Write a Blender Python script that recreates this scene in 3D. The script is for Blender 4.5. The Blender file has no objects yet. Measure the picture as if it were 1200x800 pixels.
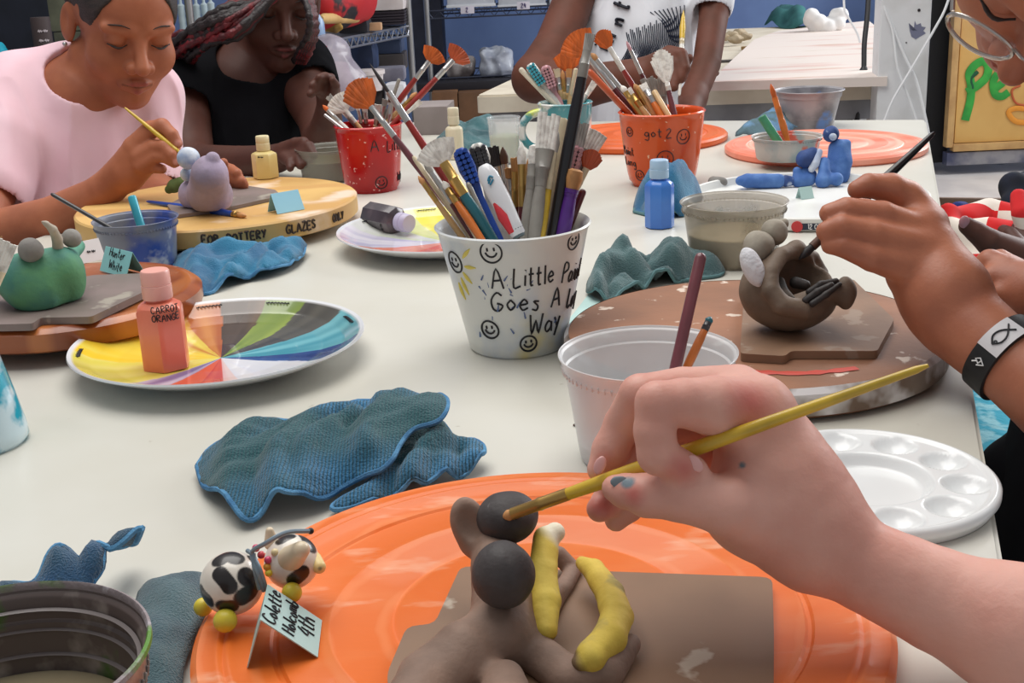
import bpy, bmesh, math, random
import numpy as np
from mathutils import Vector, noise as mnoise, geometry as mgeo
random.seed(7); np.random.seed(7)
PI = math.pi
SC = bpy.context.scene
COL = SC.collection
def A(*v): return np.array(v, dtype=float)
def nrm(v): return v / (np.linalg.norm(v) + 1e-12)
# ------------------------------------------------------------------ camera
TZ = 0.75                      # height of the work table
FOC = 1450.0                   # focal length in pixels of the 1200 wide frame
PITCH, ROLL = math.radians(17.5), math.radians(2.6)
CAM = A(0, 0, TZ + 0.31)
_f = A(0, math.cos(PITCH), -math.sin(PITCH)); _u = A(0, math.sin(PITCH), math.cos(PITCH)); _r = A(1, 0, 0)
CR = math.cos(ROLL) * _r - math.sin(ROLL) * _u
CU = math.sin(ROLL) * _r + math.cos(ROLL) * _u
CF = _f
def ray(px, py): return (px - 600) / FOC * CR + (400 - py) / FOC * CU + CF
def P(px, py, d): return CAM + d * ray(px, py)              # a point seen at px,py at depth d
def Z(px, py, z):                                            # the point seen at px,py at world height z
    r = ray(px, py); return CAM + r * ((z - CAM[2]) / r[2])
def Y(px, py, y):                                            # ... on the upright plane at world y
    r = ray(px, py); return CAM + r * ((y - CAM[1]) / r[1])
def T(px, py, h=0.0): return Z(px, py, TZ + h)               # ... at height h over the table
def dep(p): return float(np.dot(p - CAM, CF))
def proj(p):
    q = p - CAM; d = np.dot(q, CF); return A(600 + FOC * np.dot(q, CR) / d, 400 - FOC * np.dot(q, CU) / d)
def rise(g, py):                                             # height over g that shows at image row py
    lo, hi = 0.0, 1.5
    for _ in range(44):
        m = (lo + hi) / 2
        if proj(g + A(0, 0, m))[1] > py: lo = m
        else: hi = m
    return lo
def circle3(a, b, c):
    (x1, y1), (x2, y2), (x3, y3) = a[:2], b[:2], c[:2]
    d = 2 * (x1 * (y2 - y3) + x2 * (y3 - y1) + x3 * (y1 - y2))
    ux = ((x1**2 + y1**2) * (y2 - y3) + (x2**2 + y2**2) * (y3 - y1) + (x3**2 + y3**2) * (y1 - y2)) / d
    uy = ((x1**2 + y1**2) * (x3 - x2) + (x2**2 + y2**2) * (x1 - x3) + (x3**2 + y3**2) * (x2 - x1)) / d
    return A(ux, uy, a[2]), math.hypot(x1 - ux, y1 - uy)
cam_d = bpy.data.cameras.new('camera'); cam = bpy.data.objects.new('camera', cam_d); COL.objects.link(cam)
cam_d.sensor_width = 36; cam_d.lens = FOC / 1200 * 36; cam_d.clip_start = 0.05
from mathutils import Matrix
cam.matrix_world = Matrix(((CR[0], CU[0], -CF[0], CAM[0]), (CR[1], CU[1], -CF[1], CAM[1]), (CR[2], CU[2], -CF[2], CAM[2]), (0, 0, 0, 1)))
SC.camera = cam
# ------------------------------------------------------------------ materials
def lin(c):
    return tuple(((x / 255) / 12.92 if x <= 10 else (((x / 255) + 0.055) / 1.055) ** 2.4) for x in c[:3]) + (1,)
MATS = {}
def mat(name, c, rough=0.5, c2=None, ns=30, lo=0.4, hi=0.6, bump=0, bs=200, metal=0, alpha=1, spec=0.5, c3=None, ns3=90, lo3=0.6, hi3=0.66, sheen=0, sss=0, coat=0, wave=None, stretch=None, tint=None, det=4, trans=0):
    if name in MATS: return MATS[name]
    m = bpy.data.materials.new(name); m.use_nodes = True; MATS[name] = m
    nt = m.node_tree; N = nt.nodes; L = nt.links; b = N['Principled BSDF']
    b.inputs['Base Color'].default_value = lin(c); b.inputs['Roughness'].default_value = rough
    b.inputs['Metallic'].default_value = metal; b.inputs['Specular IOR Level'].default_value = spec
    b.inputs['Alpha'].default_value = alpha
    if sheen: b.inputs['Sheen Weight'].default_value = sheen
    if coat: b.inputs['Coat Weight'].default_value = coat; b.inputs['Coat Roughness'].default_value = 0.08
    if trans: b.inputs['Transmission Weight'].default_value = trans
    if sss:
        b.inputs['Subsurface Weight'].default_value = sss; b.inputs['Subsurface Scale'].default_value = 0.004
        b.inputs['Subsurface Radius'].default_value = (1, .35, .2)
    tc = N.new('ShaderNodeTexCoord'); vec = tc.outputs['Object']
    if stretch:
        mp = N.new('ShaderNodeMapping'); mp.inputs['Scale'].default_value = stretch; L.new(vec, mp.inputs[0]); vec = mp.outputs[0]
    col = None
    def noise_mask(scale, l, h, detail=det):
        n = N.new('ShaderNodeTexNoise'); n.inputs['Scale'].default_value = scale; n.inputs['Detail'].default_value = detail; L.new(vec, n.inputs['Vector'])
        r = N.new('ShaderNodeMapRange'); r.inputs[1].default_value = l; r.inputs[2].default_value = h; L.new(n.outputs['Fac'], r.inputs[0]); return r.outputs[0]
    def mixc(fac, a, bcol):
        x = N.new('ShaderNodeMix'); x.data_type = 'RGBA'; L.new(fac, x.inputs[0])
        if isinstance(a, tuple): x.inputs[6].default_value = a
        else: L.new(a, x.inputs[6])
        x.inputs[7].default_value = bcol; return x.outputs[2]
    col = lin(c)
    if c2: col = mixc(noise_mask(ns, lo, hi), col, lin(c2))
    if c3: col = mixc(noise_mask(ns3, lo3, hi3), col, lin(c3))
    if wave:   # (scale, distortion, colour, lo, hi, type, direction)
        w = N.new('ShaderNodeTexWave'); w.inputs['Scale'].default_value = wave[0]; w.inputs['Distortion'].default_value = wave[1]; w.inputs['Detail'].default_value = 3
        w.wave_type = wave[5]; L.new(tc.outputs['Object'], w.inputs[0])
        if wave[5] == 'RINGS': w.rings_direction = 'Z'
        else: w.bands_direction = wave[6]
        r = N.new('ShaderNodeMapRange'); r.inputs[1].default_value = wave[3]; r.inputs[2].default_value = wave[4]; L.new(w.outputs['Fac'], r.inputs[0])
        col = mixc(r.outputs[0], col, lin(wave[2]))
    if tint:   # (colour) per-vertex mask: the thing's own colour (lips, nails, paint), plus painted shade in the mouth crease
        for k, tcol in enumerate(tint):
            at = N.new('ShaderNodeAttribute'); at.attribute_name = 'tint%d' % k; col = mixc(at.outputs['Fac'], col, lin(tcol))
    if not isinstance(col, tuple): L.new(col, b.inputs['Base Color'])
    if bump:
        n = N.new('ShaderNodeTexNoise'); n.inputs['Scale'].default_value = bs; n.inputs['Detail'].default_value = 5; L.new(vec, n.inputs['Vector'])
        bp = N.new('ShaderNodeBump'); bp.inputs['Strength'].default_value = bump; bp.inputs['Distance'].default_value = 0.002
        L.new(n.outputs['Fac'], bp.inputs['Height']); L.new(bp.outputs[0], b.inputs['Normal'])
    return m
def attr_color_mat(name, rough=0.3, coat=0):
    m = bpy.data.materials.new(name); m.use_nodes = True; nt = m.node_tree; b = nt.nodes['Principled BSDF']; b.inputs['Roughness'].default_value = rough
    if coat: b.inputs['Coat Weight'].default_value = coat
    a = nt.nodes.new('ShaderNodeAttribute'); a.attribute_name = 'paint'; nt.links.new(a.outputs['Color'], b.inputs['Base Color']); return m
# ------------------------------------------------------------------ objects
def mesh_obj(name, V, F, m, parent=None, loc=None, smooth=True, auto=None):
    V = np.asarray(V, float); loc = A(0, 0, 0) if loc is None else loc
    me = bpy.data.meshes.new(name)
    me.from_pydata((V - loc).tolist(), [], [list(map(int, f)) for f in F]); me.update()
    if smooth:
        me.polygons.foreach_set('use_smooth', [True] * len(me.polygons))
        if auto is not None:
            bm = bmesh.new(); bm.from_mesh(me)
            for e in bm.edges:
                if len(e.link_faces) == 2 and e.calc_face_angle(0) > math.radians(auto): e.smooth = False
            bm.to_mesh(me); bm.free()
    if m is not None: me.materials.append(m)
    o = bpy.data.objects.new(name, me); COL.objects.link(o)
    if parent is not None: o.parent = parent
    else: o.location = loc
    return o
def tag(o, label, cat, group=None, kind=None):
    if label: o['label'] = label
    if cat: o['category'] = cat
    if group: o['group'] = group
    if kind: o['kind'] = kind
    return o
ROOTLOC = {}
def thing(name, label, cat, loc, group=None):
    o = bpy.data.objects.new(name, None); COL.objects.link(o); o.location = loc; o.empty_display_size = 0.02
    ROOTLOC[o.name] = np.asarray(loc, float)
    return tag(o, label, cat, group)
def rootloc(o):
    while o.parent is not None: o = o.parent
    return ROOTLOC[o.name]
def part(name, VF, m, parent, label=None, smooth=True, auto=40):
    o = mesh_obj(name, VF[0], VF[1], m, parent, rootloc(parent), smooth, auto)
    if label: o['label'] = label
    return o
def solo(name, label, cat, VF, m, group=None, smooth=True, auto=40, kind=None):
    V = np.asarray(VF[0], float); lo, hi = V.min(0), V.max(0); loc = A((lo[0] + hi[0]) / 2, (lo[1] + hi[1]) / 2, lo[2])
    o = mesh_obj(name, V, VF[1], m, None, loc, smooth, auto); ROOTLOC[o.name] = loc
    return tag(o, label, cat, group, kind)
def struct(name, VF, m, smooth=False, parent=None):
    V = np.asarray(VF[0], float); loc = A(0, 0, 0) if parent is not None else (V.min(0) + V.max(0)) / 2
    if parent is not None: loc = ROOTLOC[parent.name]
    o = mesh_obj(name, V, VF[1], m, parent, loc, smooth, 40); ROOTLOC[o.name] = loc
    if parent is None: o['kind'] = 'structure'
    return o
def paint(o, fn):      # 'paint' colour attribute from a function of the local position
    me = o.data; at = me.color_attributes.new('paint', 'FLOAT_COLOR', 'POINT')
    n = len(me.vertices); co = np.empty(n * 3); me.vertices.foreach_get('co', co); co = co.reshape(-1, 3)
    at.data.foreach_set('color', np.asarray(fn(co), np.float32).ravel())
def tints(o, k, pts, soft=0.4):  # scalar mask from world points (p, radius)
    me = o.data; at = me.attributes.new('tint%d' % k, 'FLOAT', 'POINT'); n = len(me.vertices)
    co = np.empty(n * 3); me.vertices.foreach_get('co', co); co = co.reshape(-1, 3) + rootloc(o)
    w = np.zeros(n)
    for p, r in pts:
        d = np.linalg.norm(co - p, axis=1) / r; w = np.maximum(w, np.clip((1 - d) / soft, 0, 1))
    at.data.foreach_set('value', w.astype(np.float32))
# ------------------------------------------------------------------ shape builders -> (V, F)
def join(*vfs):
    V, F, k = [], [], 0
    for v, f in vfs:
        V.append(np.asarray(v, float)); F += [[i + k for i in q] for q in f]; k += len(v)
    return np.vstack(V), F
def frame(ax):
    ax = nrm(ax); h = A(0, 0, 1) if abs(ax[2]) < 0.9 else A(1, 0, 0)
    s = nrm(np.cross(ax, h)); return s, np.cross(s, ax)
def tube(pts, rad, seg=12, cap=True, flat=None, side=None):
    """round or flattened tube through pts; rad number or list; flat = thickness factor across 'side'"""
    pts = [np.asarray(p, float) for p in pts]; n = len(pts)
    rad = [rad] * n if np.isscalar(rad) else list(rad)
    fl = [1.0] * n if flat is None else ([flat] * n if np.isscalar(flat) else list(flat))
    V, F = [], []
    s = None
    for i in range(n):
        t = nrm(pts[min(i + 1, n - 1)] - pts[max(i - 1, 0)])
        if side is not None: s0 = side
        elif s is None: s0 = frame(t)[0]
        else: s0 = s
        s = nrm(s0 - t * np.dot(s0, t)); u = np.cross(t, s)
        for k in range(seg):
            a = 2 * PI * k / seg; V.append(pts[i] + rad[i] * (math.cos(a) * s + math.sin(a) * u * fl[i]))
    for i in range(n - 1):
        for k in range(seg):
            a, b = i * seg + k, i * seg + (k + 1) % seg; F.append([a, b, b + seg, a + seg])
    if cap: F.append(list(range(seg))[::-1]); F.append(list(range((n - 1) * seg, n * seg)))
    return np.array(V), F
def lathe(c, prof, seg=64, ax=None, closed=False):
    """prof: (radius, height) list around c"""
    c = np.asarray(c, float); ax = A(0, 0, 1) if ax is None else nrm(ax)
    if abs(ax[2]) > 0.999: s, u = A(1, 0, 0), A(0, 1, 0)
    else: s, u = frame(ax)
    V, F, rows = [], [], []
    for r, h in prof:
        if r < 1e-7: rows.append([len(V)]); V.append(c + ax * h)
        else:
            rows.append(list(range(len(V), len(V) + seg)))
            for k in range(seg):
                a = 2 * PI * k / seg; V.append(c + ax * h + r * (math.cos(a) * s + math.sin(a) * u))
    pr = list(zip(rows, rows[1:] + ([rows[0]] if closed else [])))
    if not closed: pr = pr[:len(rows) - 1]
    for a, b in pr:
        for k in range(seg):
            k2 = (k + 1) % seg
            if len(a) == 1 and len(b) == 1: break
            if len(a) == 1: F.append([a[0], b[k2], b[k]][::-1])
            elif len(b) == 1: F.append([a[k], a[k2], b[0]])
            else: F.append([a[k], a[k2], b[k2], b[k]])
    return np.array(V), F
def box(c, size, ax=None, bev=0.0):
    """box centred at c; ax = 3 orthonormal axes"""
    bm = bmesh.new(); bmesh.ops.create_cube(bm, size=1)
    for v in bm.verts: v.co = Vector((v.co.x * size[0], v.co.y * size[1], v.co.z * size[2]))
    if bev: bmesh.ops.bevel(bm, geom=bm.edges[:], offset=bev, segments=2, affect='EDGES', profile=0.7)
    V = np.array([v.co[:] for v in bm.verts]); F = [[v.index for v in f.verts] for f in bm.faces]; bm.free()
    if ax is not None: V = V @ np.array(ax)
    return V + np.asarray(c, float), F
def yawax(a): return [A(math.cos(a), math.sin(a), 0), A(-math.sin(a), math.cos(a), 0), A(0, 0, 1)]
def prism(poly, z0, z1, bev=0.0015):
    """flat plate with a rounded top edge from a world outline (list of xy)"""
    bm = bmesh.new(); vs = [bm.verts.new((p[0], p[1], z0)) for p in poly]; f = bm.faces.new(vs)
    if f.normal.z > 0: f.normal_flip()
    bm.normal_update()
    if f.normal.z > 0: f.normal_flip()
    ex = bmesh.ops.extrude_face_region(bm, geom=[f]); nv = [g for g in ex['geom'] if isinstance(g, bmesh.types.BMVert)]
    for v in nv: v.co.z = z1
    if bev:
        es = [e for e in bm.edges if all(abs(v.co.z - z1) < 1e-9 for v in e.verts)]
        bmesh.ops.bevel(bm, geom=es, offset=bev, segments=2, affect='EDGES')
    bmesh.ops.recalc_face_normals(bm, faces=bm.faces[:]); bm.verts.index_update()
    V = np.array([v.co[:] for v in bm.verts]); F = [[v.index for v in f.verts] for f in bm.faces]; bm.free(); return V, F
def rounded(poly, r, n=4):
    out = []; k = len(poly)
    for i in range(k):
        p, a, b = np.array(poly[i][:2]), np.array(poly[i - 1][:2]), np.array(poly[(i + 1) % k][:2])
        ra = min(r, np.linalg.norm(a - p) * .45); rb = min(r, np.linalg.norm(b - p) * .45)
        s, e = p + nrm(a - p) * ra, p + nrm(b - p) * rb
        for j in range(n + 1):
            t = j / n; out.append((1 - t)**2 * s + 2 * t * (1 - t) * p + t * t * e)
    return out
def smooth_line(pts, n=6):
    pts = [np.asarray(p, float) for p in pts]; q = [2 * pts[0] - pts[1]] + pts + [2 * pts[-1] - pts[-2]]; out = []
    for i in range(1, len(q) - 2):
        for j in range(n):
            t = j / n; a, b, c, d = q[i - 1], q[i], q[i + 1], q[i + 2]
            out.append(.5 * ((2 * b) + (c - a) * t + (2 * a - 5 * b + 4 * c - d) * t * t + (3 * b - a - 3 * c + d) * t**3))
    return out + [pts[-1]]
# ------------------------------------------------------------------ implicit surfaces for organic shapes
class Blob:
    def __init__(self, lo, hi, vox):
        self.v = vox; self.lo = np.asarray(lo, float) - 3 * vox
        n = np.ceil((np.asarray(hi) + 3 * vox - self.lo) / vox).astype(int) + 1
        self.n = n; self.D = np.full(n, 1.0, np.float32)
        self.ax = [(self.lo[i] + vox * np.arange(n[i])).astype(np.float32) for i in range(3)]
    def _apply(self, lo, hi, fn, k, op):
        m = k + 4 * self.v; s = []
        for i in range(3):
            a = int(max(0, math.floor((lo[i] - m - self.lo[i]) / self.v))); b = int(min(self.n[i], math.ceil((hi[i] + m - self.lo[i]) / self.v) + 1))
            if b <= a: return
            s.append(slice(a, b))
        s = tuple(s); X, Y, W = np.ix_(*[self.ax[i][s[i]] for i in range(3)])
        d = fn(X, Y, W); o = self.D[s]
        if op == 'add':
            if k > 0:
                h = np.clip(.5 + .5 * (o - d) / k, 0, 1); self.D[s] = o * (1 - h) + d * h - k * h * (1 - h)
            else: self.D[s] = np.minimum(o, d)
        else:
            d = -d
            if k > 0:
                h = np.clip(.5 - .5 * (o - d) / k, 0, 1); self.D[s] = o * (1 - h) + d * h + k * h * (1 - h)
            else: self.D[s] = np.maximum(o, d)
    def cap(self, a, b, r1, r2=None, k=0.004, op='add'):
        r2 = r1 if r2 is None else r2; a = np.asarray(a, float); b = np.asarray(b, float); ab = b - a; L2 = max(np.dot(ab, ab), 1e-12); r = max(r1, r2)
        def fn(X, Y, W):
            t = np.clip(((X - a[0]) * ab[0] + (Y - a[1]) * ab[1] + (W - a[2]) * ab[2]) / L2, 0, 1)
            return np.sqrt((X - a[0] - t * ab[0])**2 + (Y - a[1] - t * ab[1])**2 + (W - a[2] - t * ab[2])**2) - (r1 + (r2 - r1) * t)
        self._apply(np.minimum(a, b) - r, np.maximum(a, b) + r, fn, k, op); return self
    def chain(self, pts, k=0.004, op='add'):
        # one smooth tapered limb: its own segments are joined tightly, then blended into the rest
        seg = [(np.asarray(p, float), np.asarray(q, float), r, s) for (p, r), (q, s) in zip(pts, pts[1:])]; kk = np.float32(.0012)
        def fn(X, Y, W):
            out = None
            for a, b, r1, r2 in seg:
                ab = b - a; L2 = max(np.dot(ab, ab), 1e-12)
                t = np.clip(((X - a[0]) * ab[0] + (Y - a[1]) * ab[1] + (W - a[2]) * ab[2]) / L2, 0, 1)
                d = np.sqrt((X - a[0] - t * ab[0])**2 + (Y - a[1] - t * ab[1])**2 + (W - a[2] - t * ab[2])**2) - (r1 + (r2 - r1) * t)
                if out is None: out = d
                else: h = np.clip(.5 + .5 * (out - d) / kk, 0, 1); out = out * (1 - h) + d * h - kk * h * (1 - h)
            return out
        P_ = np.array([p for p, r in pts]); R_ = max(r for p, r in pts); self._apply(P_.min(0) - R_, P_.max(0) + R_, fn, k, op); return self
    def ell(self, c, r, M=None, k=0.004, op='add'):
        """ellipsoid; rows of M are its axes"""
        c = np.asarray(c, float); r = np.asarray([r] * 3 if np.isscalar(r) else r, float); M = np.eye(3) if M is None else np.asarray(M); R = max(r)
        def fn(X, Y, W):
            x, y, z = X - c[0], Y - c[1], W - c[2]; k0 = 0; k1 = 0
            for i in range(3):
                q = x * M[i][0] + y * M[i][1] + z * M[i][2]; k0 = k0 + (q / r[i])**2; k1 = k1 + (q / r[i]**2)**2
            k0 = np.sqrt(k0); return k0 * (k0 - 1) / (np.sqrt(k1) + 1e-9)
        self._apply(c - R, c + R, fn, k, op); return self
    def half(self, p, n, k=0.0):      # keep the side where (x-p).n < 0
        n = nrm(np.asarray(n, float))
        hi = self.lo + self.v * (self.n - 1)
        self._apply(self.lo, hi, lambda X, Y, W: -((X - p[0]) * n[0] + (Y - p[1]) * n[1] + (W - p[2]) * n[2]), k, 'sub'); return self
    def rbox(self, c, half, M=None, r=0.004, k=0.004, op='add'):
        c = np.asarray(c, float); M = np.eye(3) if M is None else np.asarray(M); R = np.linalg.norm(half) + r
        def fn(X, Y, W):
            x, y, z = X - c[0], Y - c[1], W - c[2]; q = [np.abs(x * M[i][0] + y * M[i][1] + z * M[i][2]) - (half[i] - r) for i in range(3)]
            return np.sqrt(np.maximum(q[0], 0)**2 + np.maximum(q[1], 0)**2 + np.maximum(q[2], 0)**2) + np.minimum(np.maximum(q[0], np.maximum(q[1], q[2])), 0) - r
        self._apply(c - R, c + R, fn, k, op); return self
    def mesh(self, lump=0, ls=60):
        D = self.D; S = D < 0; n = self.n
        cs = np.zeros(n - 1, np.int8); offs = [(i, j, k) for i in (0, 1) for j in (0, 1) for k in (0, 1)]
        for o in offs: cs += S[o[0]:n[0] - 1 + o[0], o[1]:n[1] - 1 + o[1], o[2]:n[2] - 1 + o[2]]
        act = np.argwhere((cs > 0) & (cs < 8)); idx = np.full(n - 1, -1, np.int32); idx[tuple(act.T)] = np.arange(len(act))
        val = np.stack([D[act[:, 0] + o[0], act[:, 1] + o[1], act[:, 2] + o[2]] for o in offs], 1).astype(float)
        acc = np.zeros((len(act), 3)); cnt = np.zeros(len(act)); OF = np.array(offs, float)
        for i in range(8):
            for j in range(i + 1, 8):
                if np.abs(OF[i] - OF[j]).sum() != 1: continue
                m = (val[:, i] < 0) != (val[:, j] < 0); t = val[m, i] / (val[m, i] - val[m, j])
                acc[m] += OF[i] + t[:, None] * (OF[j] - OF[i]); cnt[m] += 1
        V = self.lo + self.v * (act + acc / cnt[:, None]); F = []
        for a in range(3):
            b, c = (a + 1) % 3, (a + 2) % 3
            sl0 = [slice(None)] * 3; sl1 = [slice(None)] * 3; sl0[a] = slice(0, n[a] - 1); sl1[a] = slice(1, n[a])
            e = np.argwhere(S[tuple(sl0)] != S[tuple(sl1)])
            e = e[(e[:, b] > 0) & (e[:, c] > 0) & (e[:, b] < n[b] - 1) & (e[:, c] < n[c] - 1)]
            q = []
            for db, dc in ((1, 1), (0, 1), (0, 0), (1, 0)):
                g = e.copy(); g[:, b] -= db; g[:, c] -= dc; q.append(idx[tuple(g.T)])
            q = np.stack(q, 1); ins = S[tuple(e.T)]; q[~ins] = q[~ins][:, ::-1]; F.append(q)
        F = np.vstack(F)
        if lump:
            V = V + np.array([mnoise.noise_vector(Vector(v * ls)) for v in V]) * lump
        return V, F.tolist()
def chainpx(pts): return [(P(x, y, d), r * d / FOC) for x, y, d, r in pts]
def bounds(*lists):
    pts = np.array([p for l in lists for p, r in l]); rr = max(r for l in lists for p, r in l); return pts.min(0) - rr, pts.max(0) + rr
# ------------------------------------------------------------------ hand lettering as raised strokes
GL = {
 'A': [[(0,0),(.3,1),(.6,0)],[(.12,.38),(.5,.42)]], 'B': [[(0,0),(0,1),(.4,.95),(.45,.7),(.05,.52),(.5,.4),(.45,.08),(0,0)]], 'C': [[(.5,.85),(.25,1),(.03,.6),(.08,.15),(.3,0),(.52,.15)]],
 'D': [[(0,0),(0,1),(.4,.85),(.5,.45),(.35,.08),(0,0)]], 'E': [[(.5,1),(.02,1),(0,0),(.5,0)],[(0,.52),(.4,.52)]], 'G': [[(.55,.85),(.3,1),(.02,.6),(.1,.1),(.4,0),(.58,.3),(.3,.42)]],
 'H': [[(0,0),(.03,1)],[(.5,0),(.5,1)],[(0,.5),(.5,.52)]], 'I': [[(.05,0),(.05,1)]], 'L': [[(0,1),(0,0),(.45,.05)]], 'M': [[(0,0),(.08,1),(.35,.3),(.6,1),(.7,0)]], 'N': [[(0,0),(0,1),(.5,0),(.5,1)]],
 'O': [[(.3,1),(.03,.65),(.06,.2),(.3,0),(.55,.3),(.52,.8),(.3,1)]], 'P': [[(0,0),(.03,1),(.4,.95),(.45,.65),(.03,.5)]], 'R': [[(0,0),(.02,1),(.4,.95),(.42,.65),(.03,.52),(.5,0)]], 'S': [[(.5,.85),(.25,1),(.05,.75),(.45,.35),(.3,.02),(0,.15)]],
 'T': [[(0,1),(.55,1)],[(.28,1),(.28,0)]], 'U': [[(0,1),(.03,.2),(.25,0),(.48,.2),(.5,1)]], 'W': [[(0,1),(.15,0),(.35,.7),(.55,0),(.75,1)]], 'Y': [[(0,1),(.25,.5)],[(.5,1),(.15,0)]], 'Z': [[(0,1),(.5,1),(0,0),(.55,0)]],
 'a': [[(.42,.45),(.2,.55),(.02,.25),(.15,0),(.4,.2),(.42,.5),(.46,0)]], 'b': [[(0,1),(.03,0),(.35,.1),(.4,.4),(.05,.45)]], 'c': [[(.4,.45),(.2,.55),(.02,.25),(.18,0),(.42,.1)]], 'd': [[(.4,.5),(.15,.55),(.02,.2),(.2,0),(.4,.25),(.42,1),(.44,0)]], 'e': [[(.05,.28),(.4,.35),(.25,.58),(.03,.3),(.15,0),(.42,.1)]],
 'g': [[(.4,.5),(.15,.55),(.03,.25),(.3,.1),(.42,.5),(.38,-.35),(.05,-.3)]], 'h': [[(0,0),(.02,1)],[(.02,.35),(.25,.55),(.38,.3),(.4,0)]], 'i': [[(.1,.55),(.1,0)],[(.1,.8),(.12,.84)]], 'l': [[(.08,1),(.08,0)]], 'm': [[(0,0),(0,.55)],[(0,.4),(.2,.55),(.28,0)],[(.28,.4),(.48,.55),(.55,0)]],
 'n': [[(0,0),(0,.55)],[(0,.35),(.25,.55),(.35,.3),(.36,0)]], 'o': [[(.2,.55),(.02,.3),(.18,0),(.4,.25),(.2,.55)]], 'p': [[(0,.55),(0,-.4)],[(0,.5),(.3,.5),(.36,.2),(.02,.08)]], 'r': [[(0,.55),(.03,0)],[(.03,.35),(.2,.55),(.33,.5)]], 's': [[(.35,.48),(.1,.5),(.3,.22),(.2,0),(0,.08)]], 't': [[(.15,.95),(.15,.05),(.32,.02)],[(0,.6),(.34,.62)]],
 'u': [[(0,.55),(.03,.1),(.22,.02),(.36,.3),(.36,.55),(.4,0)]], 'y': [[(0,.55),(.2,.08)],[(.4,.55),(.05,-.4)]], '1': [[(.1,.8),(.2,1),(.2,0)]], '2': [[(.02,.8),(.25,1),(.42,.75),(0,0),(.48,0)]], '4': [[(.25,1),(0,.4),(.45,.4)],[(.38,.8),(.36,0)]], '0': [[(.25,1),(.02,.5),(.25,0),(.48,.5),(.25,1)]], '.': [[(.08,.0),(.1,.04)]], 'z': [[(0,.55),(.35,.55),(0,0),(.38,0)]],
 'k': [[(0,1),(.02,0)],[(.35,.55),(.03,.25),(.38,0)]], 'f': [[(.35,.95),(.18,1),(.14,0)],[(0,.55),(.32,.57)]], 'w': [[(0,.55),(.12,0),(.25,.4),(.4,0),(.5,.55)]], 'v': [[(0,.55),(.18,0),(.38,.55)]], 'F': [[(.5,1),(.02,1),(0,0)],[(0,.52),(.4,.52)]], 'K': [[(0,0),(.02,1)],[(.5,1),(.03,.45),(.52,0)]], ' ': [], '~': [[(0,.3),(.12,.6),(.22,.2),(.36,.55),(.5,.25),(.62,.5)]],
}
def glyph_w(ch): return .35 if ch == ' ' else (max([p[0] for s in GL.get(ch, []) for p in s] + [.1]) + .2)
def strokes(txt, jit=0.0):
    """2D polylines of a line of lettering, cap height 1, centred in x"""
    x = 0; out = []
    for ch in txt:
        dy = random.uniform(-jit, jit)
        for s in GL.get(ch, []): out.append([(x + a, b + dy) for a, b in s])
        x += glyph_w(ch)
    w = x - .2
    return [[(a - w / 2, b) for a, b in s] for s in out], w
def smiley():
    c = lambda r, a0, a1, n, cx=0, cy=0: [(cx + r * math.cos(a0 + (a1 - a0) * i / n), cy + r * math.sin(a0 + (a1 - a0) * i / n)) for i in range(n + 1)]
    return [c(1, 1.4, 1.4 + 2 * PI, 20), [(-.35, .4), (-.33, .1)], [(.3, .45), (.32, .15)], c(.55, PI * 1.08, PI * 1.92, 8, 0, .1)]
def ink(polys, place, r, seg=6, dens=4, flat=0.35, nrm_at=None):
    """strokes laid on a surface: place(u, v) -> world point just above it"""
    vf = []
    for s in polys:
        q = smooth_line([np.array(p) for p in s], dens) if len(s) > 2 else [np.array(s[0]) * (1 - t) + np.array(s[1]) * t for t in np.linspace(0, 1, 5)]
        vf.append(tube([place(a, b) for a, b in q], r, seg))
    return join(*vf)
def on_plane(o, ux, uy, s): return lambda a, b: o + ux * a * s + uy * b * s
def on_cone(c, r0, r1, h, th0, z0, s, off=0.0004):
    """around a pot: centre c at the base, base radius r0, rim r1 at height h; th0 angle, z0 height of the origin"""
    def f(a, b):
        z = z0 + b * s; r = (r0(z) if callable(r0) else r0 + (r1 - r0) * z / h) + off; th = th0 + a * s / r
        return c + A(r * math.cos(th), r * math.sin(th), z)
    return f
def face_angle(c): return math.atan2(CAM[1] - c[1], CAM[0] - c[0])   # direction from c towards the place one stands
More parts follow.
